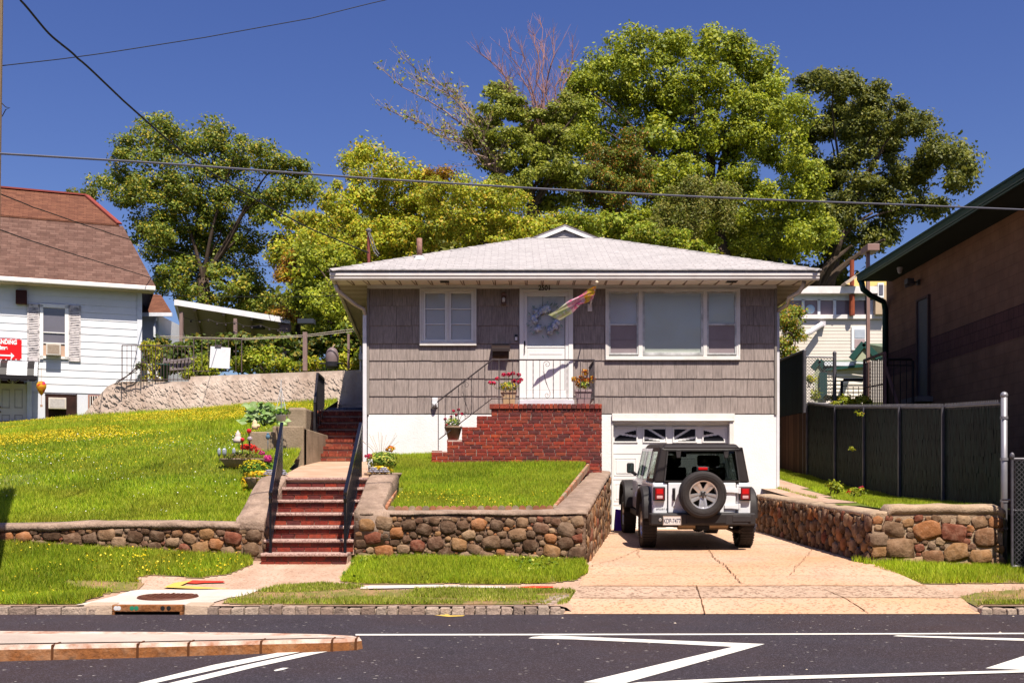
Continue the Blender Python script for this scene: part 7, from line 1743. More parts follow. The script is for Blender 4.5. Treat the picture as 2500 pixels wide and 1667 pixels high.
b = MB(); bx2(b, 2160, 2168, 700, 840, -.1, .0); part(b, 'corner_board', trim_clean, SH)
b = MB(); bx2(b, 1999, 2012, 786, 798, -.2, 0); b.tube([P(2006, 792, D - .25), P(1975, 812, D - .6), P(1945, 825, D - .8)], .10, 10); part(b, 'vent_duct', M('duct_white', [(.60, .56, .58)], rough=.5), SH)
b = MB(); b.tube([P(2080, 770, D - .2), P(2080, 719, D - .2)], .10, 10); b.tube([P(2080, 703, D), P(2080, 635, D)], .08, 10); part(b, 'flue_pipe', M('flue_rust', [(.30, .07, .02), (.16, .03, .02)], rough=.7, scale=4), SH)
# green roofed sheds
def shed(label, gx0, gxp, gx1, gy, gyp, d, xr, yr0, yr1, wy):
    t = thing('garden_shed', tuple(P(gxp, wy, d)), label, 'shed', 'green roofed sheds')
    rm = M('green_shingle', [(.10, .13, .09), (.16, .19, .14)], scale=6, bump=.4, rough=.9); gb = M('green_bargeboard', [(.01, .06, .05)], rough=.6)
    b = MB(); b.add([P(gx0, gy, d), P(gxp, gyp, d), P(xr, yr0, d + .5), P(xr, yr1, d - .2), P(gx1, gy, d)], [(1, 2, 3, 4)]); b.add([P(gx0, gy, d), P(gxp, gyp, d), P(gxp, gyp, d + 2.5), P(gx0, gy, d + 2.5)], [(0, 1, 2, 3)]); part(b, 'roof', rm, t, fix=False)
    b = MB(); b.bar(P(gx0, gy, d - .03), P(gxp, gyp, d - .03), .07, .16); b.bar(P(gxp, gyp, d - .03), P(gx1, gy, d - .03), .07, .16); b.bar(P(gx1, gy + 2, d - .05), P(xr, yr1 + 2, d - .25), .06, .08); part(b, 'bargeboard', gb, t)
    b = MB(); b.add([P(gx0 + 6, gy, d), P(gxp, gyp + 4, d), P(gx1 - 4, gy, d), P(gx1 - 4, wy, d), P(gx0 + 6, wy, d)], [(0, 1, 2, 3, 4)]); part(b, 'gable_wall', M('shed_pale_green', [(.36, .38, .26), (.42, .43, .31)]), t, fix=False)
    return t
t = shed('small shed with green shingle roof and dark glazed door, seen through the chain link panel', 1983, 2000, 2014, 900, 880, 34.0, 2120, 877, 889, 990)
b = MB(); b.box(PX(2000, 33.95), PX(2019, 33.95), 33.92, 33.96, PZ(975, 34), PZ(910, 34)); part(b, 'door', M('shed_door_green', [(.01, .05, .05)]), t)
b = MB(); z = PZ(985, 34)
while z < PZ(894, 34): b.hexa([(PX(2014, 34), 33.97, z), (PX(2125, 34), 33.97, z), (PX(2125, 34), 34.2, z), (PX(2014, 34), 34.2, z)], [(PX(2014, 34), 34.0, z + .12), (PX(2125, 34), 34.0, z + .12), (PX(2125, 34), 34.2, z + .12), (PX(2014, 34), 34.2, z + .12)]); z += .12
part(b, 'side_wall', cream, t)
b = MB(); b.bar(P(2012, 888, 33.9), P(2118, 889, 33.9), .08, .12); part(b, 'gutter', M('trim_bluewhite', []), t)
t = shed('taller dark green gabled shed roof just left of the tan block building', 2078, 2108, 2146, 876, 838, 31.5, 2200, 838, 855, 880)

# ---- utility pole and overhead wires
UP = thing('utility_pole', (-6.45, 13.5, 0), 'weathered wooden utility pole just inside the left edge of the picture', 'utility pole')
b = MB(); b.tube([(-6.56, 13.5, -.1), (-6.40, 13.5, 9.5)], .15, 16, radii=[.16, .135]); part(b, 'pole', M('pole_wood', [(.30, .20, .10), (.42, .30, .17)], scale=6, stretch=(6, 6, .4), bump=.5), UP)
b = MB(); b.tube([P(4, 252, 13.4), P(14, 262, 13.4), P(24, 264, 13.4), P(14, 268, 13.4), P(5, 285, 13.4)], .006, 5); part(b, 'loose_wire', M('wire_black', [(.012, .012, .014)], rough=.6), UP)
wire_b = M('wire_black', []); wire_g = M('wire_grey', [(.10, .10, .13)], rough=.5)
def wire(label, pts, r, mat, sag=0):
    inv = [1 / q[2] for q in pts]; out = []
    for i in range(len(pts) - 1):
        for k in range(10):
            u = k / 10; px, py = lerp(pts[i][0], pts[i + 1][0], u), lerp(pts[i][1], pts[i + 1][1], u); out.append((px, py, 1 / lerp(inv[i], inv[i + 1], u)))
    out.append(pts[-1]); n = len(out)
    # smooth the image-space polyline into a curve
    xs_ = np.array([q[0] for q in out], float); ys_ = np.array([q[1] for q in out], float)
    for _ in range(6): ys_[1:-1] = (ys_[:-2] + 2 * ys_[1:-1] + ys_[2:]) / 4
    V_ = [P(x, y, q[2]) for x, y, q in zip(xs_, ys_, out)]
    o = thing('overhead_wire', tuple(V_[0]), label, 'wire'); b = MB(); b.tube(V_, r, 6); part(b, 'cable', mat, o); return o
wire('thick twisted overhead cable crossing the whole picture from left pole to the block building', [(-40, 373, 13), (400, 399, 13.6), (900, 436, 14.3), (1400, 466, 15), (1800, 485, 15.6), (2200, 500, 16), (2540, 514, 16.5)], .013, wire_g)
wire('black service cable drooping from the upper left down to the mast on the bungalow roof', [(20, -50, 12.6), (51, 0, 13), (120, 85, 13.7), (190, 140, 14.3), (300, 245, 15.5), (420, 352, 17), (520, 425, 18.5), (640, 497, 20.3), (760, 560, 22.3), (900, 617, 24.2)], .014, wire_b)
wire('thin blue-black wire rising from the left edge to the top centre of the sky', [(-40, 166, 14), (200, 139, 14.5), (500, 92, 15.3), (760, 45, 16), (940, 0, 16.6), (1050, -30, 17)], .006, wire_b)
wire('thin wire crossing in front of the brown shingled roof toward the trees behind the carport', [(-30, 462, 15), (80, 505, 17), (250, 565, 21), (350, 595, 24), (480, 625, 27), (600, 648, 30), (760, 652, 33)], .009, wire_b)
wire('lower double wire in front of the brown roof, ending at its right gutter', [(-30, 550, 20), (60, 583, 22), (160, 615, 25), (260, 645, 29), (375, 680, 33)], .012, wire_b)
wire('faint low wire through the trees between the two houses', [(400, 722, 36), (560, 724, 35), (700, 725, 33), (840, 722, 30), (880, 708, 27)], .009, wire_b)

# ---- planters and ornaments beside the steps
plm = M('planter_stone', [(.30, .21, .15), (.40, .29, .22)], scale=6, bump=.6, stain=(.15, .10, .06), sscale=3, samt=.5)
def bowl(name, c, w, d, h, label, cat='planter', group=None, mat=plm):
    t = thing(name, tuple(c), label, cat, group); b = MB(); b.lathe([(0, 0), (.72, 0), (.9, h * .6), (1.0, h * .85), (1.03, h), (.9, h), (.86, h * .85), (0, h * .8)], (0, 0, 0), 20); b.v = [(x * w + c[0], y * d + c[1], z + c[2]) for x, y, z in b.v]; part(b, 'bowl', mat, t, smooth=True); return t
def clump(b, c, r, rz, n, rr, size): flowers(b, c, r, rz, n, rr, size, up=.5)
rr = random.Random(21)
# right planter (src px around 935,1130; D~17.4)
c = P(935, 1160, 17.75); c.z = 1.52
t = bowl('planter', c, .30, .26, .22, 'stone planter of orange, pink and yellow flowers at the right top of the front steps', group='stone planters by the steps')
b = MB(); clump(b, c + Vector((0, 0, .40)), .27, .17, 900, rr, .022); part(b, 'foliage', lfy, t, fix=False)
b = MB(); clump(b, c + Vector((.12, 0, .60)), .09, .06, 90, rr, .02); clump(b, c + Vector((.02, 0, .5)), .10, .04, 30, rr, .016); part(b, 'orange_flowers', orr, t, fix=False)
b = MB(); clump(b, c + Vector((-.22, -.05, .48)), .09, .05, 80, rr, .018); part(b, 'pink_flowers', pk, t, fix=False)
b = MB(); clump(b, c + Vector((-.02, -.22, .24)), .22, .09, 260, rr, .02); clump(b, c + Vector((.02, -.26, .12)), .05, .10, 60, rr, .018); part(b, 'yellow_flowers', yl, t, fix=False)
b = MB()
for i in range(14): a = rr.uniform(-.4, .4); b.tube([c + Vector((-.03, 0, .3)), c + Vector((-.03 + a * .4, 0, .6)), c + Vector((-.03 + a, rr.uniform(-.1, .1), rr.uniform(.72, .92)))], .0025, 4)
part(b, 'grass_stems', M('dry_stem', [(.30, .26, .16)]), t)
# left planters
c = P(640, 1165, 17.6); c.z = float(HL(c.x, 17.6)) + .02
t = bowl('planter', c, .28, .22, .20, 'low stone trough of trailing yellow flowers beside the top of the left cheek wall', group='stone planters by the steps')
b = MB(); clump(b, c + Vector((0, -.02, .24)), .30, .07, 320, rr, .022); clump(b, c + Vector((-.27, -.1, .10)), .05, .12, 60, rr, .018); clump(b, c + Vector((.0, -.22, .08)), .04, .11, 50, rr, .018); part(b, 'yellow_flowers', yl, t, fix=False)
b = MB(); clump(b, c + Vector((0, 0, .2)), .26, .06, 200, rr, .02); part(b, 'foliage', lf, t, fix=False)
c = P(618, 1128, 18.2); c.z = float(HL(c.x, 18.2)); t = thing('chrysanthemum', tuple(c), 'round chrysanthemum bush with yellow blooms beside the left rail of the front steps', 'plant')
b = MB(); clump(b, c + Vector((0, 0, .18)), .23, .18, 1200, rr, .018); part(b, 'foliage', lf, t, fix=False)
b = MB()
for i in range(60): a = rr.uniform(0, 6.28); e = rr.uniform(.3, 1.4); q = c + Vector((.24 * math.cos(a) * math.cos(e), .24 * math.sin(a) * math.cos(e), .18 + .20 * math.sin(e))); clump(b, q, .022, .015, 6, rr, .014)
part(b, 'blooms', M('mum_yellow', [(.62, .50, .01), (.70, .60, .03)], island=True, trans=.2), t, fix=False)
c = P(655, 1118, 18.5); c.z = float(HL(c.x, 18.5)); t = thing('dahlia_plant', tuple(c), 'leafy plant with magenta pompom flowers right of the yellow chrysanthemum', 'plant')
b = MB(); clump(b, c + Vector((0, 0, .16)), .20, .16, 500, rr, .02); part(b, 'foliage', lf, t, fix=False)
b = MB(); clump(b, c + Vector((.02, -.1, .32)), .09, .08, 160, rr, .018); clump(b, c + Vector((-.10, -.05, .42)), .06, .05, 60, rr, .016); part(b, 'blooms', M('magenta_petal', [(.50, .02, .16), (.60, .06, .26)], island=True, trans=.2), t, fix=False)
# rock cluster bed with red flowers and ornaments
c = P(595, 1075, 19.4); c.z = float(HL(c.x, 19.4)); t = bowl('planter', c, .42, .3, .16, 'low stone ring bed with red flowers on the lawn left of the steps', group='stone planters by the steps')
b = MB(); clump(b, c + Vector((0, 0, .18)), .38, .10, 500, rr, .02); part(b, 'foliage', M('bronze_leaf', [(.14, .12, .03), (.22, .16, .04), (.10, .14, .02)], island=True, trans=.2), t, fix=False)
b = MB(); clump(b, c + Vector((.10, -.05, .36)), .16, .06, 160, rr, .022); clump(b, c + Vector((.22, 0, .30)), .14, .05, 60, rr, .018); part(b, 'red_flowers', M('red_petal', [(.60, .015, .01), (.70, .03, .02)], island=True, trans=.2), t, fix=False)
for i, (px, py, r, lab, col) in enumerate(((608, 1052, .045, 'red glossy garden globe above the red flowers in the lawn bed', (.45, .01, .01)), (610, 1071, .045, 'silver and red garden ball in front of the red flowers', (.45, .36, .40)), (592, 1073, .038, 'small red ornament ball beside the gnome in the lawn bed', (.50, .02, .02)))):
    q = P(px, py, 19.05); o = thing('garden_globe', tuple(q), lab, 'ornament', 'garden ornaments'); b = MB(); b.ico(q, r, 3); b2 = part(b, 'ball', M('globe_%s' % 'abc'[i], [col], rough=.12, coat=1), o, smooth=True); b = MB(); b.tube([q - Vector((0, 0, .25)), q], .008, 6); part(b, 'stake', bk, o)
q = P(581, 1078, 19.1); o = thing('garden_gnome', tuple(q), 'small pale garden gnome with pointed hat left of the red flowers on the lawn', 'ornament', 'garden ornaments')
b = MB(); b.lathe([(0, -.02), (.08, -.02), (.085, .03), (.055, .08), (.045, .10), (.05, .12), (.035, .15), (.0, .21)], tuple(q), 14); part(b, 'figure', M('gnome_pale', [(.50, .40, .36), (.6, .52, .48)], scale=20), o, smooth=True)
q = P(622, 1045, 19.5); o = thing('garden_gnome', tuple(q), 'cream and orange figurine standing behind the red flowers on the lawn', 'ornament', 'garden ornaments')
b = MB(); b.lathe([(0, -.02), (.06, -.02), (.055, .05), (.04, .07), (.045, .10), (.03, .13), (.0, .16)], tuple(q), 14); b.ico(q + Vector((.06, 0, .04)), .04, 1); part(b, 'figure', M('fig_cream', [(.62, .40, .22), (.66, .56, .36)], scale=20), o, smooth=True)
q = P(654, 1066, 19.3); o = thing('garden_bird', tuple(q), 'small blue bird ornament on a stake near the concrete garden wall', 'ornament', 'garden ornaments'); b = MB(); b.ico(q, .04, 2, (1, .8, 1.2)); b.ico(q + Vector((0, 0, .05)), .025, 1); b.tube([q - Vector((0, 0, .25)), q], .006, 5); part(b, 'bird', M('bird_blue', [(.08, .16, .24)]), o, smooth=True)
for i, (px, py) in enumerate(((535, 1068), (547, 1074), (549, 1061), (571, 1057))):
    q = P(px, py, 19.8); q.z = float(HL(q.x, 19.8)) + .22
    o = thing('solar_light', (q.x, q.y, q.z - .22), 'clear silvery solar stake light standing in the lawn left of the flower bed', 'garden light', 'solar stake lights on the lawn')
    b = MB(); b.lathe([(0, -.08), (.022, -.08), (.032, -.02), (.03, .04), (.012, .07), (0, .075)], tuple(q), 10); part(b, 'lamp', M('solar_glass', [(.26, .29, .32)], rough=.15, spec=.8), o, smooth=True); b = MB(); b.tube([q - Vector((0, 0, .24)), q - Vector((0, 0, .07))], .006, 5); part(b, 'stake', bk, o)
# hanging basket in white cords with trailing plant
q = P(686, 1020, 20.6)
HB = thing('hanging_basket', tuple(q), 'white hanging basket with cords and trailing plant behind the left step rail', 'basket')
b = MB(); b.lathe([(0, -.06), (.08, -.06), (.11, .05), (.12, .06), (0, .05)], tuple(q), 16); part(b, 'pot', M('basket_white', [(.62, .62, .64)]), HB, smooth=True)
tp = P(686, 945, 20.6); b = MB()
for dx, dy in ((-.11, 0), (.11, 0), (0, .11)): b.tube([q + Vector((dx, dy, .05)), tp], .006, 5)
b.tube([tp, tp + Vector((0, 0, .12)), tp + Vector((.04, 0, .16))], .006, 5); part(b, 'cords', M('basket_white', []), HB)
b = MB(); b.tube([(q.x - .02, q.y + .1, 2.0), (tp.x - .02, tp.y + .1, tp.z + .13), (tp.x, tp.y, tp.z + .14)], .008, 6); part(b, 'shepherd_hook', M('hook_white', [(.6, .58, .55)]), HB)
b = MB(); clump(b, q + Vector((0, 0, .1)), .18, .08, 160, rr, .03); part(b, 'foliage', lf, HB, fix=False)
# big leafy plant in the concrete box
q = P(645, 1040, 21.2); LPn = thing('leafy_plant', tuple(q), 'pale broad leaved plant growing in the concrete box left of the side stair', 'plant')
b = MB()
for i in range(95):
    a = rr.uniform(0, 6.28); r_ = rr.uniform(.05, .55); p = q + Vector((math.cos(a) * r_ * .9, math.sin(a) * .25, rr.uniform(.05, .45))); L__ = rr.uniform(.07, .12)
    d = Vector((math.cos(a), -.3, rr.uniform(-.5, .3))).normalized() * L__; s = d.cross(Vector((rr.uniform(-.3, .3), -1, .5))).normalized() * L__ * .55
    b.add([p - d, p - d * .2 + s, p + d, p - d * .2 - s], [(0, 1, 2, 3)])
part(b, 'leaves', M('pale_leaf', [(.26, .38, .14), (.36, .48, .22), (.16, .28, .06)], island=True, trans=.25), LPn, fix=False)
b = MB()
for i in range(9): a = rr.uniform(-.5, .5); b.tube([q, q + Vector((a * .6, 0, .2)), q + Vector((a, 0, .35))], .008, 5)
part(b, 'stems', lf, LPn)
for i, px in enumerate((657, 688, 912, 937)):
    D_ = 17.2 if i < 2 else 17.28; q = P(px, 1158, D_); q.z = 1.74 if i > 1 else 1.70
    o = thing('stone_rosette', tuple(q), ('grey carved rosette ornament on the left cheek of the steps' if i < 2 else 'grey carved rosette ornament on the right cheek of the steps') + (', outer one' if i in (0, 3) else ', inner one'), 'ornament', 'carved rosettes beside the steps')
    b = MB()
    for k in range(3):
        for m in range(6): a = m * math.pi / 3 + k * .5; b.ico(q + Vector((math.cos(a) * (.065 - k * .02), math.sin(a) * (.065 - k * .02), .01 + k * .028)), .032, 1, (1.2, 1.2, .45))
    part(b, 'rosette', M('slate_grey', [(.26, .25, .32), (.36, .35, .42)], scale=20, bump=.4), o, smooth=True)
# hose on the top of the side stair
q = P(860, 1000, 25.6); HZ = thing('rolled_tarp', (q.x, q.y, 3.36), 'rolled dark tarpaulin lying at the top of the side stair', 'tarp')
b = MB(); b.tube([P(800, 1004, 25.6), P(850, 1003, 25.7), P(897, 1002, 25.8)], .08, 10); b.ico(P(842, 1004, 25.5), .1, 2); b.ico(P(815, 1006, 25.5), .07, 2); part(b, 'roll', M('tarp_dark', [(.05, .06, .09), (.10, .11, .14)], scale=8, bump=.5), HZ, smooth=True)
# ================================================================== trees and shrubs
def leaf_mesh(name, C, Rr, n_per, size, mat, parent, seed=1, aspect=.62, up=.5, squash=1.0, droop=0.0):
    """C (k,3) clump centres, Rr (k,) clump radii; n_per leaves each: little folded rhombs facing out and up"""
    r = np.random.default_rng(seed); k = len(C); idx = np.repeat(np.arange(k), n_per); n = len(idx)
    d = r.normal(size=(n, 3)); d /= np.linalg.norm(d, axis=1)[:, None]; rad = r.uniform(.25, 1.0, n) ** .6 * r.uniform(.8, 1.15, n)
    p = C[idx] + d * (Rr[idx] * rad)[:, None] * np.array([1.15, 1.15, .75 * squash])
    if droop: p[:, 2] -= droop * r.uniform(0, 1, n) ** 2
    nn = d * .8 + r.normal(size=(n, 3)) * .55 + np.array([0.05, -.25, up]); nn /= np.linalg.norm(nn, axis=1)[:, None]
    a = np.cross(nn, r.normal(size=(n, 3))); a /= np.linalg.norm(a, axis=1)[:, None]
    if droop: a[:, 2] -= .8; a -= (a * nn).sum(1)[:, None] * nn; a /= np.linalg.norm(a, axis=1)[:, None]
    b_ = np.cross(nn, a); s = size * r.uniform(.65, 1.35, n)[:, None]
    v0 = p - a * s * .5; v2 = p + a * s * .5; m = p + nn * s * -.08
    V = np.stack([v0, m + b_ * s * .5 * aspect, v2, m - b_ * s * .5 * aspect], 1).reshape(-1, 3)
    o = npmesh(name, V, np.arange(n * 4).reshape(n, 4), mat); o.parent = parent
    if parent.type == 'EMPTY': o.matrix_parent_inverse = parent.matrix_basis.inverted()
    return o
def lobes_to_clumps(lobes, D, dr, seed, cr=.45, dens=1.0, shell=.5):
    r = np.random.default_rng(seed); C = []; R_ = []
    for (px, py, rx, ry) in lobes:
        dd = D + r.uniform(-dr, dr) * .5; c = np.array(P(px, py, dd)); ax = np.array([rx * dd / F, max(rx, ry) * dd / F * .8, ry * dd / F])
        n = max(3, int(dens * 2.4 * ax[0] * ax[2] / (cr * cr)))
        d = r.normal(size=(n, 3)); d /= np.linalg.norm(d, axis=1)[:, None]; rad = r.uniform(shell, 1.0, n)
        C.append(c + d * ax * rad[:, None]); R_.append(cr * r.uniform(.6, 1.3, n))
    return np.concatenate(C), np.concatenate(R_)
bark = M('bark', [(.05, .034, .024), (.095, .065, .046)], rough=.95, scale=5, stretch=(3, 3, .5), bump=.8)
bark_red = M('bark_reddish', [(.26, .12, .11), (.34, .19, .17)], rough=.9, scale=5)
def limbs(t, base, tips, r0, mat=bark, seed=1, wob=.25, n=9, name='branch', tr=.02):
    rr = random.Random(seed); b = MB()
    for tp in tips:
        pts = []; tp = Vector(tp); a = Vector(base); o = Vector((rr.uniform(-1, 1), rr.uniform(-1, 1), rr.uniform(0, 1))) * wob; o2 = Vector((rr.uniform(-1, 1), rr.uniform(-1, 1), rr.uniform(-.4, .4))) * wob * .6
        for i in range(n + 1):
            k = i / n; pts.append(a.lerp(tp, k) + o * math.sin(k * math.pi) + o2 * math.sin(k * 2 * math.pi) + Vector((0, 0, (tp - a).length * .07 * math.sin(k * math.pi))))
        b.tube(pts, 1, 7, radii=[lerp(r0, tr, (i / n) ** .8) for i in range(n + 1)])
    return part(b, name, mat, t)
def tree(name, label, cat, lobes, D, base, mat, seed, leaf=.2, cr=.5, n_per=90, dens=1.0, dr=5, r0=.35, group='trees behind the houses', trunk=True, ntips=9, droop=0, shell=.5, up=.5, fill=1.0):
    bz = base[2] if len(base) > 2 else None; bp = P(base[0], base[1], D); t = thing(name, tuple(bp), label, cat, group)
    C, R_ = lobes_to_clumps(lobes, D, dr, seed, cr * .85, dens * 1.5, shell)
    leaf_mesh('crown', C, R_, int(n_per * 2.9), leaf * .47, mat, t, seed, droop=droop, up=up)
    if fill: C2, R2 = lobes_to_clumps([(a, c, e * .72, g * .72) for a, c, e, g in lobes], D + dr * .4, dr, seed + 50, cr * 1.5, dens * fill * 1.6, 0.0); leaf_mesh('inner_crown', C2, R2, int(n_per * 2.2), leaf * .72, mat, t, seed + 1)
    if trunk:
        top_ = C[:, 2].mean() + .15 * (C[:, 2].max() - C[:, 2].min()); fork = Vector((float(C[:, 0].mean()) * .5 + bp.x * .5, D, lerp(bp.z, top_, .45)))
        b = MB(); b.tube([bp + Vector((0, 0, -2)), bp.lerp(fork, .5) + Vector((.1, 0, 0)), fork], 1, 10, radii=[r0 * 1.3, r0, r0 * .75]); part(b, 'trunk', bark, t, smooth=True)
        r = np.random.default_rng(seed + 5); sel = r.choice(len(C), min(len(C), ntips), replace=False); limbs(t, fork, [tuple(C[i]) for i in sel], r0 * .3, seed=seed)
    return t
def leafmat(name, cols, tr=.35): return M(name, cols, island=True, scale=.9, rough=.55, trans=tr, spec=.35)
olive = leafmat('leaf_olive', [(0.137, 0.187, .017), (0.191, 0.243, .022), (0.096, 0.144, .014), (0.273, 0.315, .029), (0.164, 0.214, .017), (0.465, 0.372, .029)])
lime = leafmat('leaf_lime', [(0.302, 0.354, .016), (0.423, 0.445, .020), (0.227, 0.288, .014), (0.514, 0.471, .027), (0.363, 0.393, .016), (0.575, 0.393, .027)])
bright = leafmat('leaf_bright_green', [(0.243, 0.299, .015), (0.344, 0.385, .019), (0.173, 0.228, .012), (0.425, 0.427, .022)])
darkleaf = leafmat('leaf_dark', [(0.117, 0.133, .015), (0.173, 0.183, .020), (0.077, 0.099, .013), (0.250, 0.239, .031)])
orange_l = leafmat('leaf_orange', [(.42, .20, .01), (.50, .28, .015), (.34, .13, .01), (.30, .28, .02)])
mixed_l = leafmat('leaf_mixed', [(.125, .175, .015), (.375, .150, .015), (.175, .225, .019), (.100, .138, .013), (.275, .250, .025)])
willow_l = leafmat('leaf_willow', [(.20, .20, .03), (.28, .24, .04), (.14, .16, .02), (.17, .20, .02)])
vivid = leafmat('leaf_vivid', [(0.228, 0.304, .012), (0.323, 0.380, .015), (0.171, 0.228, .01), (0.418, 0.380, .03)])
pale_l = leafmat('leaf_pale', [(.34, .34, .14), (.42, .40, .20), (.28, .30, .10)])

tree('tree', 'large olive green tree with yellowing leaves behind the white house and carport', 'tree',
     [(300, 440, 75, 65), (335, 365, 68, 50), (385, 315, 50, 26), (440, 350, 60, 40), (520, 325, 42, 34), (550, 385, 80, 55), (650, 385, 50, 38), (720, 410, 34, 24), (745, 455, 26, 26), (400, 470, 110, 80), (540, 480, 105, 80), (440, 570, 105, 80), (560, 600, 90, 80), (650, 510, 50, 50), (700, 470, 46, 30), (490, 690, 120, 55), (620, 700, 46, 60), (430, 655, 80, 70), (370, 560, 60, 60), (600, 745, 90, 30), (690, 600, 18, 40)], 46, (500, 860), olive, 3, leaf=.25, cr=.55, n_per=66, dens=.9, dr=4, r0=.3, ntips=10, fill=.55)
tree('tree', 'yellow-green bushy tree behind the left half of the bungalow roof', 'tree',
     [(875, 400, 28, 30), (900, 372, 22, 20), (960, 425, 55, 38), (870, 465, 60, 45), (820, 520, 75, 50), (950, 500, 90, 60), (1020, 440, 38, 34), (1030, 520, 70, 60), (740, 560, 60, 50), (800, 600, 90, 60), (900, 590, 90, 60), (1000, 590, 80, 60), (700, 630, 40, 40), (850, 660, 90, 50)], 41, (900, 760), lime, 5, leaf=.22, cr=.48, n_per=70, dens=.85, dr=4)
tree('tree', 'leafy lime green tree right behind the roof between the vent pipe and the gable', 'tree',
     [(1090, 470, 60, 45), (1150, 500, 80, 55), (1230, 510, 70, 50), (1060, 560, 80, 50), (1150, 575, 90, 50), (1250, 570, 80, 45), (1330, 560, 60, 35)], 39, (1150, 700), lime, 8, leaf=.2, cr=.45, n_per=70, dens=.9, dr=3)
tree('sumac', 'dark green feathery sumac beside the left eave of the bungalow', 'tree',
     [(765, 670, 50, 45), (800, 740, 60, 60), (850, 800, 42, 60), (735, 725, 40, 40), (860, 700, 50, 60), (790, 820, 45, 40), (865, 860, 25, 40), (745, 620, 40, 35), (820, 640, 60, 40)], 33, (830, 880), bright, 9, leaf=.2, cr=.38, n_per=60, dens=.8, dr=2, r0=.14)
tree('shrub', 'orange autumn coloured shrub between the olive tree and the bungalow eave', 'shrub',
     [(722, 640, 32, 26), (705, 672, 32, 24), (740, 690, 28, 24), (690, 768, 26, 10), (775, 640, 22, 14)], 34.5, (720, 800), orange_l, 10, leaf=.15, cr=.3, n_per=70, dr=1, r0=.08)
tree('shrub', 'orange tinged crown showing above the lime trees near the bare branches', 'tree', [(1045, 440, 30, 24), (1080, 430, 26, 12), (1055, 500, 22, 28)], 43, (1050, 560), orange_l, 12, leaf=.18, cr=.35, n_per=60, dr=1, r0=.1)
tree('tree', 'feathery green tree of heaven with flat layered sprays left of the big round tree', 'tree',
     [(1215, 222, 40, 20), (1188, 285, 46, 24), (1172, 335, 52, 20), (1255, 255, 40, 26), (1285, 300, 60, 36), (1235, 345, 70, 26), (1330, 350, 70, 40), (1290, 400, 90, 34), (1210, 395, 50, 22), (1370, 420, 60, 40), (1250, 455, 90, 34), (1350, 480, 80, 40), (1380, 270, 50, 60)], 44, (1300, 640), leafmat('leaf_heaven', [(0.195, 0.235, .016), (0.276, 0.296, .021), (0.130, 0.161, .013), (0.325, 0.321, .039)]), 14, leaf=.27, cr=.42, n_per=62, dens=.85, dr=4, r0=.3)
tree('tree', 'huge rounded bright green tree rising behind the bungalow, tallest in the picture', 'tree',
     [(1475, 160, 50, 40), (1560, 125, 75, 48), (1660, 112, 78, 44), (1750, 112, 66, 44), (1835, 145, 52, 42), (1880, 195, 46, 42), (1450, 225, 60, 60), (1570, 215, 105, 75), (1710, 215, 105, 75), (1840, 265, 95, 65), (1935, 275, 55, 42), (1470, 330, 70, 65), (1610, 330, 105, 75), (1770, 350, 105, 75), (1905, 355, 78, 60), (1955, 430, 62, 52), (1510, 430, 75, 60), (1640, 450, 100, 75), (1800, 470, 105, 75), (1930, 505, 78, 55), (1985, 560, 55, 44), (1700, 565, 105, 60), (1850, 585, 105, 50), (1560, 530, 90, 60), (1405, 265, 50, 55), (1405, 345, 50, 50), (1420, 190, 40, 36), (1950, 600, 70, 40)], 52, (1780, 800), bright, 16, leaf=.30, cr=.62, n_per=75, dens=.95, dr=6, r0=.7, ntips=16, shell=.6)
tree('tree', 'dark spreading tree on the right behind the lamp post, with heavy limbs and sky gaps', 'tree',
     [(1990, 200, 44, 32), (2060, 205, 55, 38), (2120, 245, 55, 42), (2190, 292, 46, 40), (2045, 290, 75, 50), (2140, 350, 75, 50), (2240, 300, 28, 26), (2290, 365, 55, 40), (2355, 395, 34, 34), (2220, 420, 75, 50), (2340, 450, 26, 24), (2080, 430, 75, 60), (2180, 495, 75, 40), (2270, 500, 50, 24), (2060, 520, 60, 50), (2110, 590, 62, 24), (2040, 610, 36, 30), (2150, 560, 50, 30), (2015, 660, 36, 14), (1975, 330, 50, 55), (1985, 440, 55, 65), (2000, 550, 50, 60), (2100, 300, 60, 50)], 58, (1985, 790), darkleaf, 18, leaf=.34, cr=.62, n_per=75, dens=1.0, dr=5, r0=.4, ntips=14, fill=.7)
T = [o for o in bpy.data.objects if o.name.startswith('tree') and not o.parent][-1]
limbs(T, P(1985, 730, 57), [P(2080, 600, 56), P(2160, 585, 56), P(2130, 520, 57), P(2060, 560, 56)], .26, seed=4, wob=.5, n=12, tr=.06)
tree('tree', 'brownish drooping tree crown in front of the huge round tree', 'tree', [(1700, 455, 55, 30), (1770, 480, 40, 50), (1690, 530, 62, 40), (1640, 500, 50, 40), (1600, 555, 50, 30)], 42, (1700, 640), willow_l, 20, leaf=.2, cr=.4, n_per=70, dr=2, r0=.15, droop=.8)
tree('tree', 'dark tree with orange patches between the feathery tree and the big round tree', 'tree', [(1470, 400, 60, 50), (1540, 360, 50, 50), (1500, 470, 70, 45), (1420, 480, 55, 45), (1570, 440, 40, 50)], 46, (1500, 640), mixed_l, 22, leaf=.2, cr=.42, n_per=62, dr=2, r0=.2)
tree('shrub', 'vivid green fern leaved shrubs just behind the right slope of the bungalow roof', 'shrub', [(1440, 555, 50, 30), (1500, 550, 60, 34), (1570, 575, 60, 30), (1650, 590, 60, 28), (1710, 610, 40, 20), (1390, 545, 40, 26)], 38, (1540, 680), vivid, 24, leaf=.2, cr=.36, n_per=70, dr=2, r0=.1)
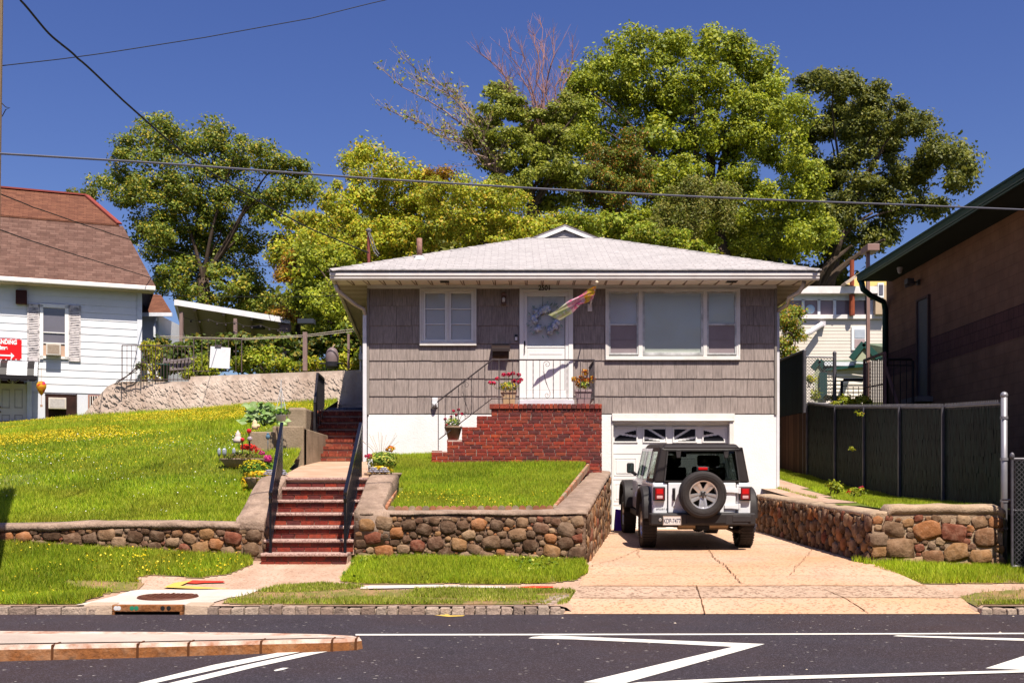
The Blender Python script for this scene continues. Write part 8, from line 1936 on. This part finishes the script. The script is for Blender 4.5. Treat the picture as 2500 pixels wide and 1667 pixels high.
tree('shrub', 'yellow-green shrub with orange tips at the right wall of the bungalow', 'shrub', [(1920, 790, 28, 34), (1915, 850, 30, 36), (1938, 765, 16, 14), (1945, 820, 16, 24), (1905, 740, 14, 16)], 30, (1915, 905), leafmat('leaf_tips', [(.22, .30, .02), (.34, .36, .02), (.14, .22, .015), (.44, .22, .02)]), 26, leaf=.11, cr=.22, n_per=60, dr=1, r0=.05)
tree('tree', 'pale dry looking distant tree above the sunroom roof', 'tree', [(1990, 690, 40, 14), (1940, 700, 30, 12)], 70, (1985, 760), pale_l, 28, leaf=.3, cr=.5, n_per=50, dr=2, r0=.15)
tree('tree', 'small dark conifer tip behind the brown roof at far left', 'tree', [(222, 472, 10, 8), (185, 478, 6, 4)], 55, (222, 560), darkleaf, 29, leaf=.25, cr=.3, n_per=30, dr=1, r0=.1)
# bare and half bare trees: real branching
def bare(label, base, D, targets, r0, mat, seed, twigs=5, leafm=None, leaf=.14, nl=12):
    t = thing('bare_tree', tuple(P(*base, D)), label, 'tree', 'trees behind the houses'); rr = random.Random(seed); b = MB(); tips = []; bp = P(*base, D)
    for (px, py) in targets:
        tp = P(px, py, D + rr.uniform(-2, 2)); n = 12; pts = []
        for i in range(n + 1):
            k = i / n; q = bp.lerp(tp, k); q += Vector(((tp.x - bp.x) * -.18 * math.sin(k * math.pi), 0, 0)); j = .12 * min(1, i); q += Vector((rr.uniform(-j, j), rr.uniform(-j, j), rr.uniform(-j, j))); pts.append(q)
        b.tube(pts, 1, 6, radii=[lerp(r0, .012, (i / n) ** .6) for i in range(n + 1)])
        for i in range(3, n + 1):
            for _ in range(twigs):
                d = (pts[i] - pts[i - 1]).normalized() + Vector((rr.uniform(-.9, .9), rr.uniform(-.6, .6), rr.uniform(-.4, .7))); L__ = rr.uniform(.4, 1.15) * (1.15 - i / n * .5); q1 = pts[i] + d * L__ * .5 + Vector((0, 0, .05)); q2 = q1 + (d + Vector((rr.uniform(-.4, .4), 0, .5))).normalized() * L__ * .5
                b.tube([pts[i], q1, q2], 1, 4, cap=False, radii=[.012, .008, .004]); tips.append(q2); tips.append(q1)
                for _k in range(2): q3 = q2 + Vector((rr.uniform(-.3, .3), rr.uniform(-.2, .2), rr.uniform(-.1, .35))); b.tube([q1, q3], 1, 3, cap=False, radii=[.006, .004])
    part(b, 'branches', mat, t)
    if leafm: C = np.array([tuple(q) for q in tips]); leaf_mesh('crown', C, np.full(len(C), .22), nl, leaf, leafm, t, seed)
    return t
bare('leafless reddish tree with fine upright twigs in front of the sky, top centre', (1330, 420), 45, [(1180, 130), (1240, 110), (1300, 85), (1325, 70), (1350, 105), (1400, 140), (1220, 170), (1370, 170), (1280, 130)], .075, bark_red, 3, 3)
bare('thin half bare tree with sparse yellow leaves leaning left above the roof vent', (1230, 440), 43, [(950, 190), (1010, 165), (960, 270), (1060, 190), (1100, 230), (1010, 300), (1080, 330)], .085, M('bark_pale', [(.24, .16, .13), (.32, .22, .18)], scale=5), 6, 3, leafmat('leaf_sparse', [(.32, .34, .05), (.22, .26, .03), (.40, .32, .06)]), .13, 3)
# far wood behind everything that is lower than the crowns (reads as one mass)
r_ = np.random.default_rng(2); n_ = 1500; px_ = r_.uniform(640, 2260, n_); py_ = np.where(px_ < 760, r_.uniform(760, 840, n_), r_.uniform(560, 760, n_)); ok = ~((px_ > 1890) & (py_ < 690) & (px_ < 2300)) & ~((px_ < 820) & (py_ < 740)); px_, py_ = px_[ok], py_[ok]
C = np.array([tuple(P(a, c, 64)) for a, c in zip(px_, py_)]) + r_.normal(size=(len(px_), 3)) * [0, 2, 0]
W_ = MB(); W_.box(0, .01, 62, 62.01, 4, 4.01)
e_ = thing('wood', tuple(P(1300, 800, 62)), '', ''); 
wo_ = leaf_mesh('far_woodland', C, np.full(len(C), 1.2), 50, .45, darkleaf, e_, 4); wo_.parent = None; wo_.matrix_parent_inverse = Matrix(); bpy.data.objects.remove(e_)
tag(wo_, 'dark wooded slope filling in behind the crowns above the bungalow roof', 'woodland', kind='stuff')
# added, unseen tree line across the street (behind the viewpoint): it shades the low sky and shows in the window glass
r_ = np.random.default_rng(6); n_ = 1500; X_ = r_.uniform(-60, 60, n_); hmax = 13 + 3.5 * fbm(X_, X_ * 0, .16, 2) + 1.5 * fbm(X_, X_ * 0, .6, 5)
C = np.stack([X_, r_.uniform(-19, -14.5, n_), 0.3 + hmax * r_.uniform(0, 1, n_)], -1); e_ = thing('wood', (0, -16, 0), '', '')
wo_ = leaf_mesh('street_treeline', C, np.full(n_, 1.5), 50, .75, darkleaf, e_, 8); wo_.parent = None; wo_.matrix_parent_inverse = Matrix(); bpy.data.objects.remove(e_)
tag(wo_, 'added unseen line of dark leafy trees across the street, shading the low sky', 'woodland', kind='stuff')
# hedge and bushes on the retaining wall
def bush(name, label, cat, lobes, D, mat, seed, leaf, cr, n_per, dens=1.0, group=None, stuff=False):
    C, R_ = lobes_to_clumps(lobes, D, .8, seed, cr, dens, .4); t = thing(name, tuple(P(lobes[0][0], lobes[0][1] + lobes[0][3], D)), label, cat, group)
    leaf_mesh('foliage', C, R_, n_per, leaf, mat, t, seed)
    b = MB(); rr = random.Random(seed)
    if name == 'vine': return t
    for i in range(min(10, len(C))): c = Vector(C[rr.randrange(len(C))]); b.tube([Vector((c.x * .98 + .1, c.y, P(0, lobes[0][1] + lobes[0][3], D).z)), c], .012, 5)
    part(b, 'stems', bark, t); return t
bush('hedge', 'dense dark ivy hedge under the carport behind the iron railing', 'hedge', [(x, 850 + (i % 2) * 6, 34, 30) for i, x in enumerate(range(370, 900, 34))] + [(x, 832, 24, 12) for x in range(480, 720, 40)] + [(x, 892, 34, 26) for x in range(370, 900, 40)] + [(880, 800, 30, 70), (850, 830, 40, 50)], 32.6, leafmat('leaf_ivy', [(.07, .11, .012), (.11, .16, .015), (.05, .08, .01), (.26, .20, .02), (.15, .20, .02)]), 31, .13, .26, 75, 1.1)
for i, (lab, lob, m) in enumerate((
    ('bright green bush just right of the white board on the retaining wall', [(590, 890, 34, 22), (625, 880, 40, 28), (670, 885, 36, 24), (650, 860, 20, 20)], vivid),
    ('yellow-green creeper between the timber post and the grill', [(775, 895, 34, 14), (720, 895, 30, 14), (758, 880, 14, 18)], lime),
    ('yellowish ground plants right of the grill against the bungalow corner', [(850, 893, 38, 14), (880, 885, 16, 18), (835, 878, 14, 12)], lime),
    ('low green plants behind the iron bars left of the white board', [(490, 900, 26, 22), (455, 908, 20, 14), (520, 910, 26, 14), (500, 880, 14, 14)], bright),
    ('yellow-green plants beside the green bin near the white house corner', [(362, 915, 14, 20), (372, 870, 18, 24), (355, 850, 10, 18)], lime))):
    bush('bush', lab, 'bush', lob, 30.6, m, 40 + i, .09, .2, 75, 1.2, 'plants on the retaining wall')
bush('vine', 'yellow-green vine climbing over the top rail of the tall slatted fence', 'vine', [(2050, 975, 26, 10), (2080, 972, 26, 12), (2105, 978, 20, 9)], 25.5, lime, 50, .09, .14, 40)
bush('vine', 'tiny sprig of green leaves poking through the dark slatted fence', 'vine', [(2098, 1010, 8, 4), (2080, 1095, 10, 3)], 21.5, lime, 51, .05, .06, 14)
t = bush('rose_bush', 'small round green bush at the foot of the tall slatted fence', 'bush', [(2036, 1190, 24, 17)], 20.6, bright, 52, .06, .12, 70)
t = bush('flower_bush', 'low plant with red and pink flowers at the foot of the tall fence', 'bush', [(2095, 1200, 20, 12)], 20.0, bright, 53, .05, .10, 50)
b = MB(); rr = random.Random(5); flowers(b, P(2103, 1192, 19.9), .05, .05, 40, rr, .02); part(b, 'pink_blooms', pk, t, fix=False); b = MB(); flowers(b, P(2080, 1199, 19.9), .12, .05, 60, rr, .018); part(b, 'red_blooms', M('red_petal', []), t, fix=False)
bush('bush', 'small green bush behind the chain link return panel by the shed', 'bush', [(1985, 930, 14, 14), (1988, 965, 12, 12)], 30, lime, 55, .08, .15, 60)
bush('bush', 'green shrubbery behind the folding gate bars at the right', 'bush', [(2020, 972, 30, 10), (2070, 985, 30, 8)], 27.9, lime, 56, .07, .14, 50)
# ================================================================== grass
grass_m = M('grass_blade', [(0.192, 0.314, .012), (0.308, 0.436, .016), (0.405, 0.505, .019), (0.135, 0.244, .012), (0.521, 0.557, .046), (0.251, 0.384, .016)], island=True, scale=.7, rough=.6, trans=.35, spec=.25, stain=(.42, .34, .05), sscale=.75, samt=.45)
dry_m = M('grass_blade_dry', [(0.300, 0.341, .025), (0.425, 0.420, .062), (0.200, 0.289, .015), (0.500, 0.446, .125), (0.275, 0.367, .019)], island=True, scale=.8, rough=.7, trans=.3)
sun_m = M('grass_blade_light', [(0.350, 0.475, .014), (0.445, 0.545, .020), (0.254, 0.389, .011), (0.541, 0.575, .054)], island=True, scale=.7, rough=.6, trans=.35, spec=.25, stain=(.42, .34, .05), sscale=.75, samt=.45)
butter = M('buttercup', [(.80, .58, .01), (.72, .50, .01), (.84, .68, .05)], island=True, scale=3, rough=.6, trans=.2)
clover = M('clover_white', [(.62, .62, .52)], island=False)
def scatter(n, x0, x1, y0, y1, mask, seed, wfun=None):
    r = np.random.default_rng(seed); X = r.uniform(x0, x1, n); Y = r.uniform(y0, y1, n)
    px = CX + X * F / Y; ok = (px > -60) & (px < 2560) & mask(X, Y)
    if wfun is not None: ok &= r.uniform(0, 1, n) < wfun(X, Y)
    return X[ok], Y[ok], r
def blades(name, X, Y, H, h, w, mat, label, r, lean=.45, dz=-.005):
    n = len(X); Z = H(X, Y) + dz; ang = r.uniform(0, 2 * np.pi, n); hh = h * r.uniform(.45, 1.3, n) * (1 + .35 * fbm(X, Y, 1.5, 4)); ww = w * r.uniform(.7, 1.3, n) * .5
    dx, dy = np.cos(ang) * ww, np.sin(ang) * ww; la = r.uniform(0, 2 * np.pi, n); ll = hh * lean * r.uniform(.1, 1.3, n); lx, ly = np.cos(la) * ll, np.sin(la) * ll
    A_ = np.stack([X - dx, Y - dy, Z], -1); B_ = np.stack([X + dx, Y + dy, Z], -1); C_ = np.stack([X + lx, Y + ly, Z + hh], -1)
    o = npmesh(name, np.stack([A_, B_, C_], 1).reshape(-1, 3), np.arange(3 * n).reshape(n, 3), mat); tag(o, label, 'grass', kind='stuff'); return o
def specks(name, X, Y, H, z, s, mat, label, r):
    n = len(X); Z = H(X, Y) + z * r.uniform(.6, 1.2, n); a = r.uniform(0, 6.28, n); q = s * r.uniform(.6, 1.3, n); ca, sa = np.cos(a) * q, np.sin(a) * q; t = r.normal(0, .35, n) * q
    V = np.stack([np.stack([X + ca, Y + sa, Z - t], -1), np.stack([X - sa, Y + ca * .6, Z + q * .7], -1), np.stack([X - ca, Y - sa, Z + t], -1), np.stack([X + sa, Y - ca * .6, Z - q * .7], -1)], 1).reshape(-1, 3)
    o = npmesh(name, V, np.arange(4 * n).reshape(n, 4), mat); tag(o, label, 'flowers', kind='stuff'); return o
leftmask = lambda X, Y: (X < -3.92 - np.clip(Y - 17.2, 0, 6) * .02 - np.clip(Y - 20.5, 0, 1) * .6 - 0 * X) & ~((X > -5.3) & (X < -4.2) & (Y > 20.8) & (Y < 25.3)) & ~((X > PX(205, 31)) & (Y > np.interp(X, [-12, -11, -8, -4], [30.9, 30.4, 29.85, 29.05]))) & ~((X < PX(240, 31)) & (Y > 31.4 + (X + 14.75) * .39))
X, Y, r = scatter(520000, -17, -3.6, 15.72, 31.4, leftmask, 1, lambda X, Y: np.clip(22 / Y / Y * 15, .25, 1) * np.where((fbm(X, Y * 1.5, .9, 7) > .42) & (Y < 21), .30, 1))
blades('lawn_grass', X, Y, HL, .07, .016, grass_m, 'mown green grass of the big sloping lawn left of the steps', r)
X, Y, r = scatter(90000, -17, -3.6, 15.72, 17.8, leftmask, 12); blades('lawn_grass_near', X, Y, HL, .075, .012, sun_m, 'brighter tufted grass along the lower edge of the big sloping lawn', r, lean=.7)
X, Y, r = scatter(60000, -14, -3.6, 24, 31, leftmask, 13); blades('lawn_grass_top', X, Y, HL, .13, .02, sun_m, 'taller pale grass near the top of the sloping lawn', r)
yb = lambda X, Y: np.clip((fbm(X * .55, Y, .9, 1.3) + .22) * 1.6, 0, 1) * np.interp(Y, [15.5, 20.5, 22.5, 24.5, 29, 31], [.0, .02, .35, 1, 1, .8])
X, Y, r = scatter(190000, -16, -3.8, 17, 31, leftmask, 2, yb); specks('lawn_buttercups', X, Y, HL, .09, .0105, butter, 'patches of tiny yellow flowers over the upper lawn', r)
X, Y, r = scatter(5000, -16, -4, 16, 24, leftmask, 3, lambda X, Y: np.clip(fbm(X, Y, 1.2, 3) + .1, 0, 1)); specks('lawn_clover', X, Y, HL, .08, .010, clover, 'sparse white clover heads in the lower lawn', r)
X, Y, r = scatter(9000, -4.6, -3.6, 17.6, 21.2, lambda X, Y: (X > -4.7) & (X < -3.70 - (Y - 17) * .09), 4); blades('path_side_grass', X, Y, HL, .07, .014, sun_m, 'small strip of grass between the left rail and the concrete garden wall', r)
# raised lawn
rm = lambda X, Y: (X > np.interp(Y, [15, 17.3, 18, 22.9], [-1.78, -1.78, -1.95, -2.9])) & (X < .58 + (Y - 15.8) * .158) & ~((X > PX(1054, 21.3)) & (Y > 21.25)) & ~((Y > 17.3) & (Y < 18.1) & (X < -1.75))
X, Y, r = scatter(150000, -3, 1.6, 15.92, 22.75, rm, 5); blades('raised_lawn_grass', X, Y, HR, .075, .012, grass_m, 'grass of the small raised lawn in front of the brick stoop', r)
X, Y, r = scatter(50000, -3, 1.6, 15.92, 22.75, rm, 6, lambda X, Y: np.interp(Y, [15.9, 17, 22], [.7, .8, .5])); blades('raised_lawn_grass_light', X, Y, HR, .085, .012, sun_m, 'lighter blades mixed through the small raised lawn', r)
X, Y, r = scatter(700, -1.8, 1, 15.95, 17.5, rm, 7, lambda X, Y: np.clip(fbm(X, Y, 1.6, 2) + .2, 0, 1)); specks('raised_lawn_buttercups', X, Y, HR, .08, .011, butter, 'yellow flowers along the front of the small raised lawn', r)
# side lawn
X, Y, r = scatter(90000, 5.3, 7.1, 15.98, 30, lambda X, Y: (X > np.interp(Y, [15.9, 17, 18, 22.8, 30], [5.45, 5.55, 5.72, 6.2, 6.5])), 8); blades('side_lawn_grass', X, Y, HS, .07, .013, sun_m, 'strip of sunlit grass between the tall slatted fence and the bungalow path', r)
X, Y, r = scatter(8000, 5.5, 6.0, 20, 30, lambda X, Y: (X < 5.62), 18); blades('path_weeds', X, Y, HS, .06, .013, dry_m, 'weeds along the bungalow side path', r)
# verge patches, outlined on the ground
def gp(poly): return [(v.x, v.y) for v in (ground_pt(px, py, HF) for px, py in poly)]
def ragged(mask_poly, amp=.09): return lambda X, Y: inpoly(X + amp * fbm(X, Y, 3.0, 1), Y + amp * .6 * fbm(X, Y, 2.6, 2), mask_poly)
def bump_H(poly, amt):
    cx = sum(p[0] for p in poly) / len(poly); cy = sum(p[1] for p in poly) / len(poly); 
    return lambda X, Y: HF(X, Y) + amt
patches = [
 ('verge_grass', [(-120, 1318), (200, 1318), (420, 1340), (560, 1352), (598, 1362), (612, 1378), (560, 1402), (490, 1412), (380, 1404), (330, 1412), (355, 1425), (340, 1440), (250, 1452), (190, 1476), (60, 1478), (-120, 1478)], 150000, .075, 'uneven verge grass below the left stone wall beside the manhole slab', grass_m),
 ('verge_grass', [(870, 1368), (1000, 1356), (1250, 1352), (1400, 1362), (1428, 1372), (1425, 1395), (1410, 1418), (1350, 1424), (1100, 1427), (900, 1426), (836, 1420), (845, 1396)], 120000, .070, 'mounded grass patch at the foot of the stone wall left of the driveway', sun_m),
 ('verge_grass', [(530, 1474), (600, 1452), (680, 1434), (780, 1424), (880, 1430), (900, 1441), (1080, 1440), (1260, 1441), (1385, 1442), (1395, 1452), (1350, 1474), (1300, 1484), (1000, 1484), (700, 1482)], 70000, .042, 'sunlit patchy kerbside grass strip with bare soil in front of the steps', dry_m),
 ('verge_grass', [(2140, 1388), (2190, 1366), (2300, 1362), (2420, 1372), (2500, 1395), (2560, 1402), (2560, 1424), (2420, 1424), (2250, 1426), (2200, 1412)], 60000, .085, 'dense grass tuft in front of the stone wall right of the driveway', sun_m),
 ('verge_grass', [(2338, 1458), (2400, 1446), (2560, 1438), (2560, 1478), (2440, 1484), (2420, 1492), (2380, 1480)], 16000, .045, 'thin kerbside grass with bare earth at the lower right', dry_m)]
for i, (nm, poly, n, h, lab, m) in enumerate(patches):
    q = gp(poly); xs_ = [p[0] for p in q]; ys_ = [p[1] for p in q]; mk = ragged(q)
    if i in (2, 4): holes = lambda X, Y: np.where(fbm(X, Y * 2.2, 1.1, 5) > .12, .04, 1.0) * np.where((Y < 13.4) & (fbm(X, Y, 1.4, 8) > -.25), .3, 1)
    elif i == 0: holes = lambda X, Y: np.where((Y < 14.2) & (fbm(X, Y * 1.6, 1.0, 6) > .12), .05, 1.0)
    else: holes = lambda X, Y: np.where(fbm(X, Y * 2, 2.2, 6) > .45, .3, 1.0)
    sheet('verge_soil', HF, min(xs_) - .1, max(xs_) + .1, max(12.86, min(ys_) - .1), max(ys_) + .1, .05, M('verge_soil', [(.24, .13, .06), (.14, .14, .03), (.30, .18, .09), (.12, .12, .02)], scale=3.5, bump=.9, bscale=30), mask=ragged(q, .07), dz=.010)
    X, Y, r = scatter(n, min(xs_) - .2, max(xs_) + .2, max(12.87, min(ys_)), max(ys_) + .1, mk, 20 + i, holes); blades(nm, X, Y, HF, h, .011, m, lab, r, lean=.6, dz=.015)
    if i in (0, 1): X, Y, r = scatter(n // 3, min(xs_) - .2, max(xs_) + .2, max(12.87, min(ys_)), max(ys_) + .1, mk, 60 + i, holes); blades('verge_grass_mix', X, Y, HF, h * 1.25, .011, sun_m if i == 0 else grass_m, 'longer mixed blades in the ' + ('left verge below the wall' if i == 0 else 'mound left of the driveway'), r, lean=.6, dz=.015)
q = gp(patches[0][1]); X, Y, r = scatter(2600, -9, -3.5, 13.2, 15.4, ragged(q), 33, lambda X, Y: np.clip(fbm(X, Y, 1.3, 2) + .25, 0, 1)); specks('verge_buttercups', X, Y, HF, .10, .013, butter, 'yellow flowers dotted in the left verge grass', r)
q = gp(patches[1][1]); X, Y, r = scatter(3000, -2.5, 1.1, 14, 15.4, ragged(q), 34, lambda X, Y: np.clip(fbm(X, Y, 2, 6) - .1, 0, 1) * 1.0); specks('verge_weeds', X, Y, HF, .08, .022, lfy, 'pale leafy weeds in the grass mound', r)
# weeds at joints: kerb, wall feet, cheek
rr_ = np.random.default_rng(9)
def fringe(label, pts, n, h, spread, H, m=sun_m):
    X = []; Y = []
    for i in range(len(pts) - 1): k = rr_.uniform(0, 1, n); X.append(lerp(pts[i][0], pts[i + 1][0], k) + rr_.normal(0, spread, n)); Y.append(lerp(pts[i][1], pts[i + 1][1], k) + rr_.normal(0, spread, n))
    X = np.concatenate(X); Y = np.concatenate(Y); blades('weed_fringe', X, Y, H, h, .012, m, label, rr_)
fringe('weeds along the foot of the left wall', [(-9, 15.36), (-3.9, 15.36)], 2500, .09, .03, HF)
fringe('weeds at the driveway edge by the kerb flare', [(.55, 12.95), (.85, 13.9)], 500, .05, .03, HF, dry_m)
fringe('weeds at the foot of the driveway wall', [(5.0, 15.9), (5.1, 15.5)], 300, .08, .04, lambda X, Y: zdrive(Y))
fringe('grass spilling at the foot of the right stone wall', [(5.3, 15.5), (7.1, 15.5)], 1400, .10, .04, HF)
# litter and grit on the road
b = MB(); rr = random.Random(31)
for i in range(26):
    x, y = rr.uniform(-6, 6), rr.uniform(8.3, 12.5); s = rr.uniform(.006, .018)
    if y < 10.3 and x < -1.2: continue
    b.add([(x - s, y, .004), (x, y - s * .7, .004), (x + s, y, .004), (x, y + s * .7, .004), (x, y, .004 + s * .6)], [(0, 1, 4), (1, 2, 4), (2, 3, 4), (3, 0, 4)])
o = b.build('road_grit', M('grit', [(.5, .42, .34)])); tag(o, 'small pale bits of grit and litter lying on the asphalt', 'litter', kind='stuff')
# text objects become plain meshes; tidy labels
dg = bpy.context.evaluated_depsgraph_get()
for o in [o for o in bpy.data.objects if o.type == 'FONT']:
    me = bpy.data.meshes.new_from_object(o.evaluated_get(dg)); n = bpy.data.objects.new(o.name + '_', me); COL.objects.link(n); n.parent = o.parent; n.matrix_parent_inverse = o.matrix_parent_inverse; n.matrix_basis = o.matrix_basis
    nm = o.name; bpy.data.objects.remove(o); n.name = nm
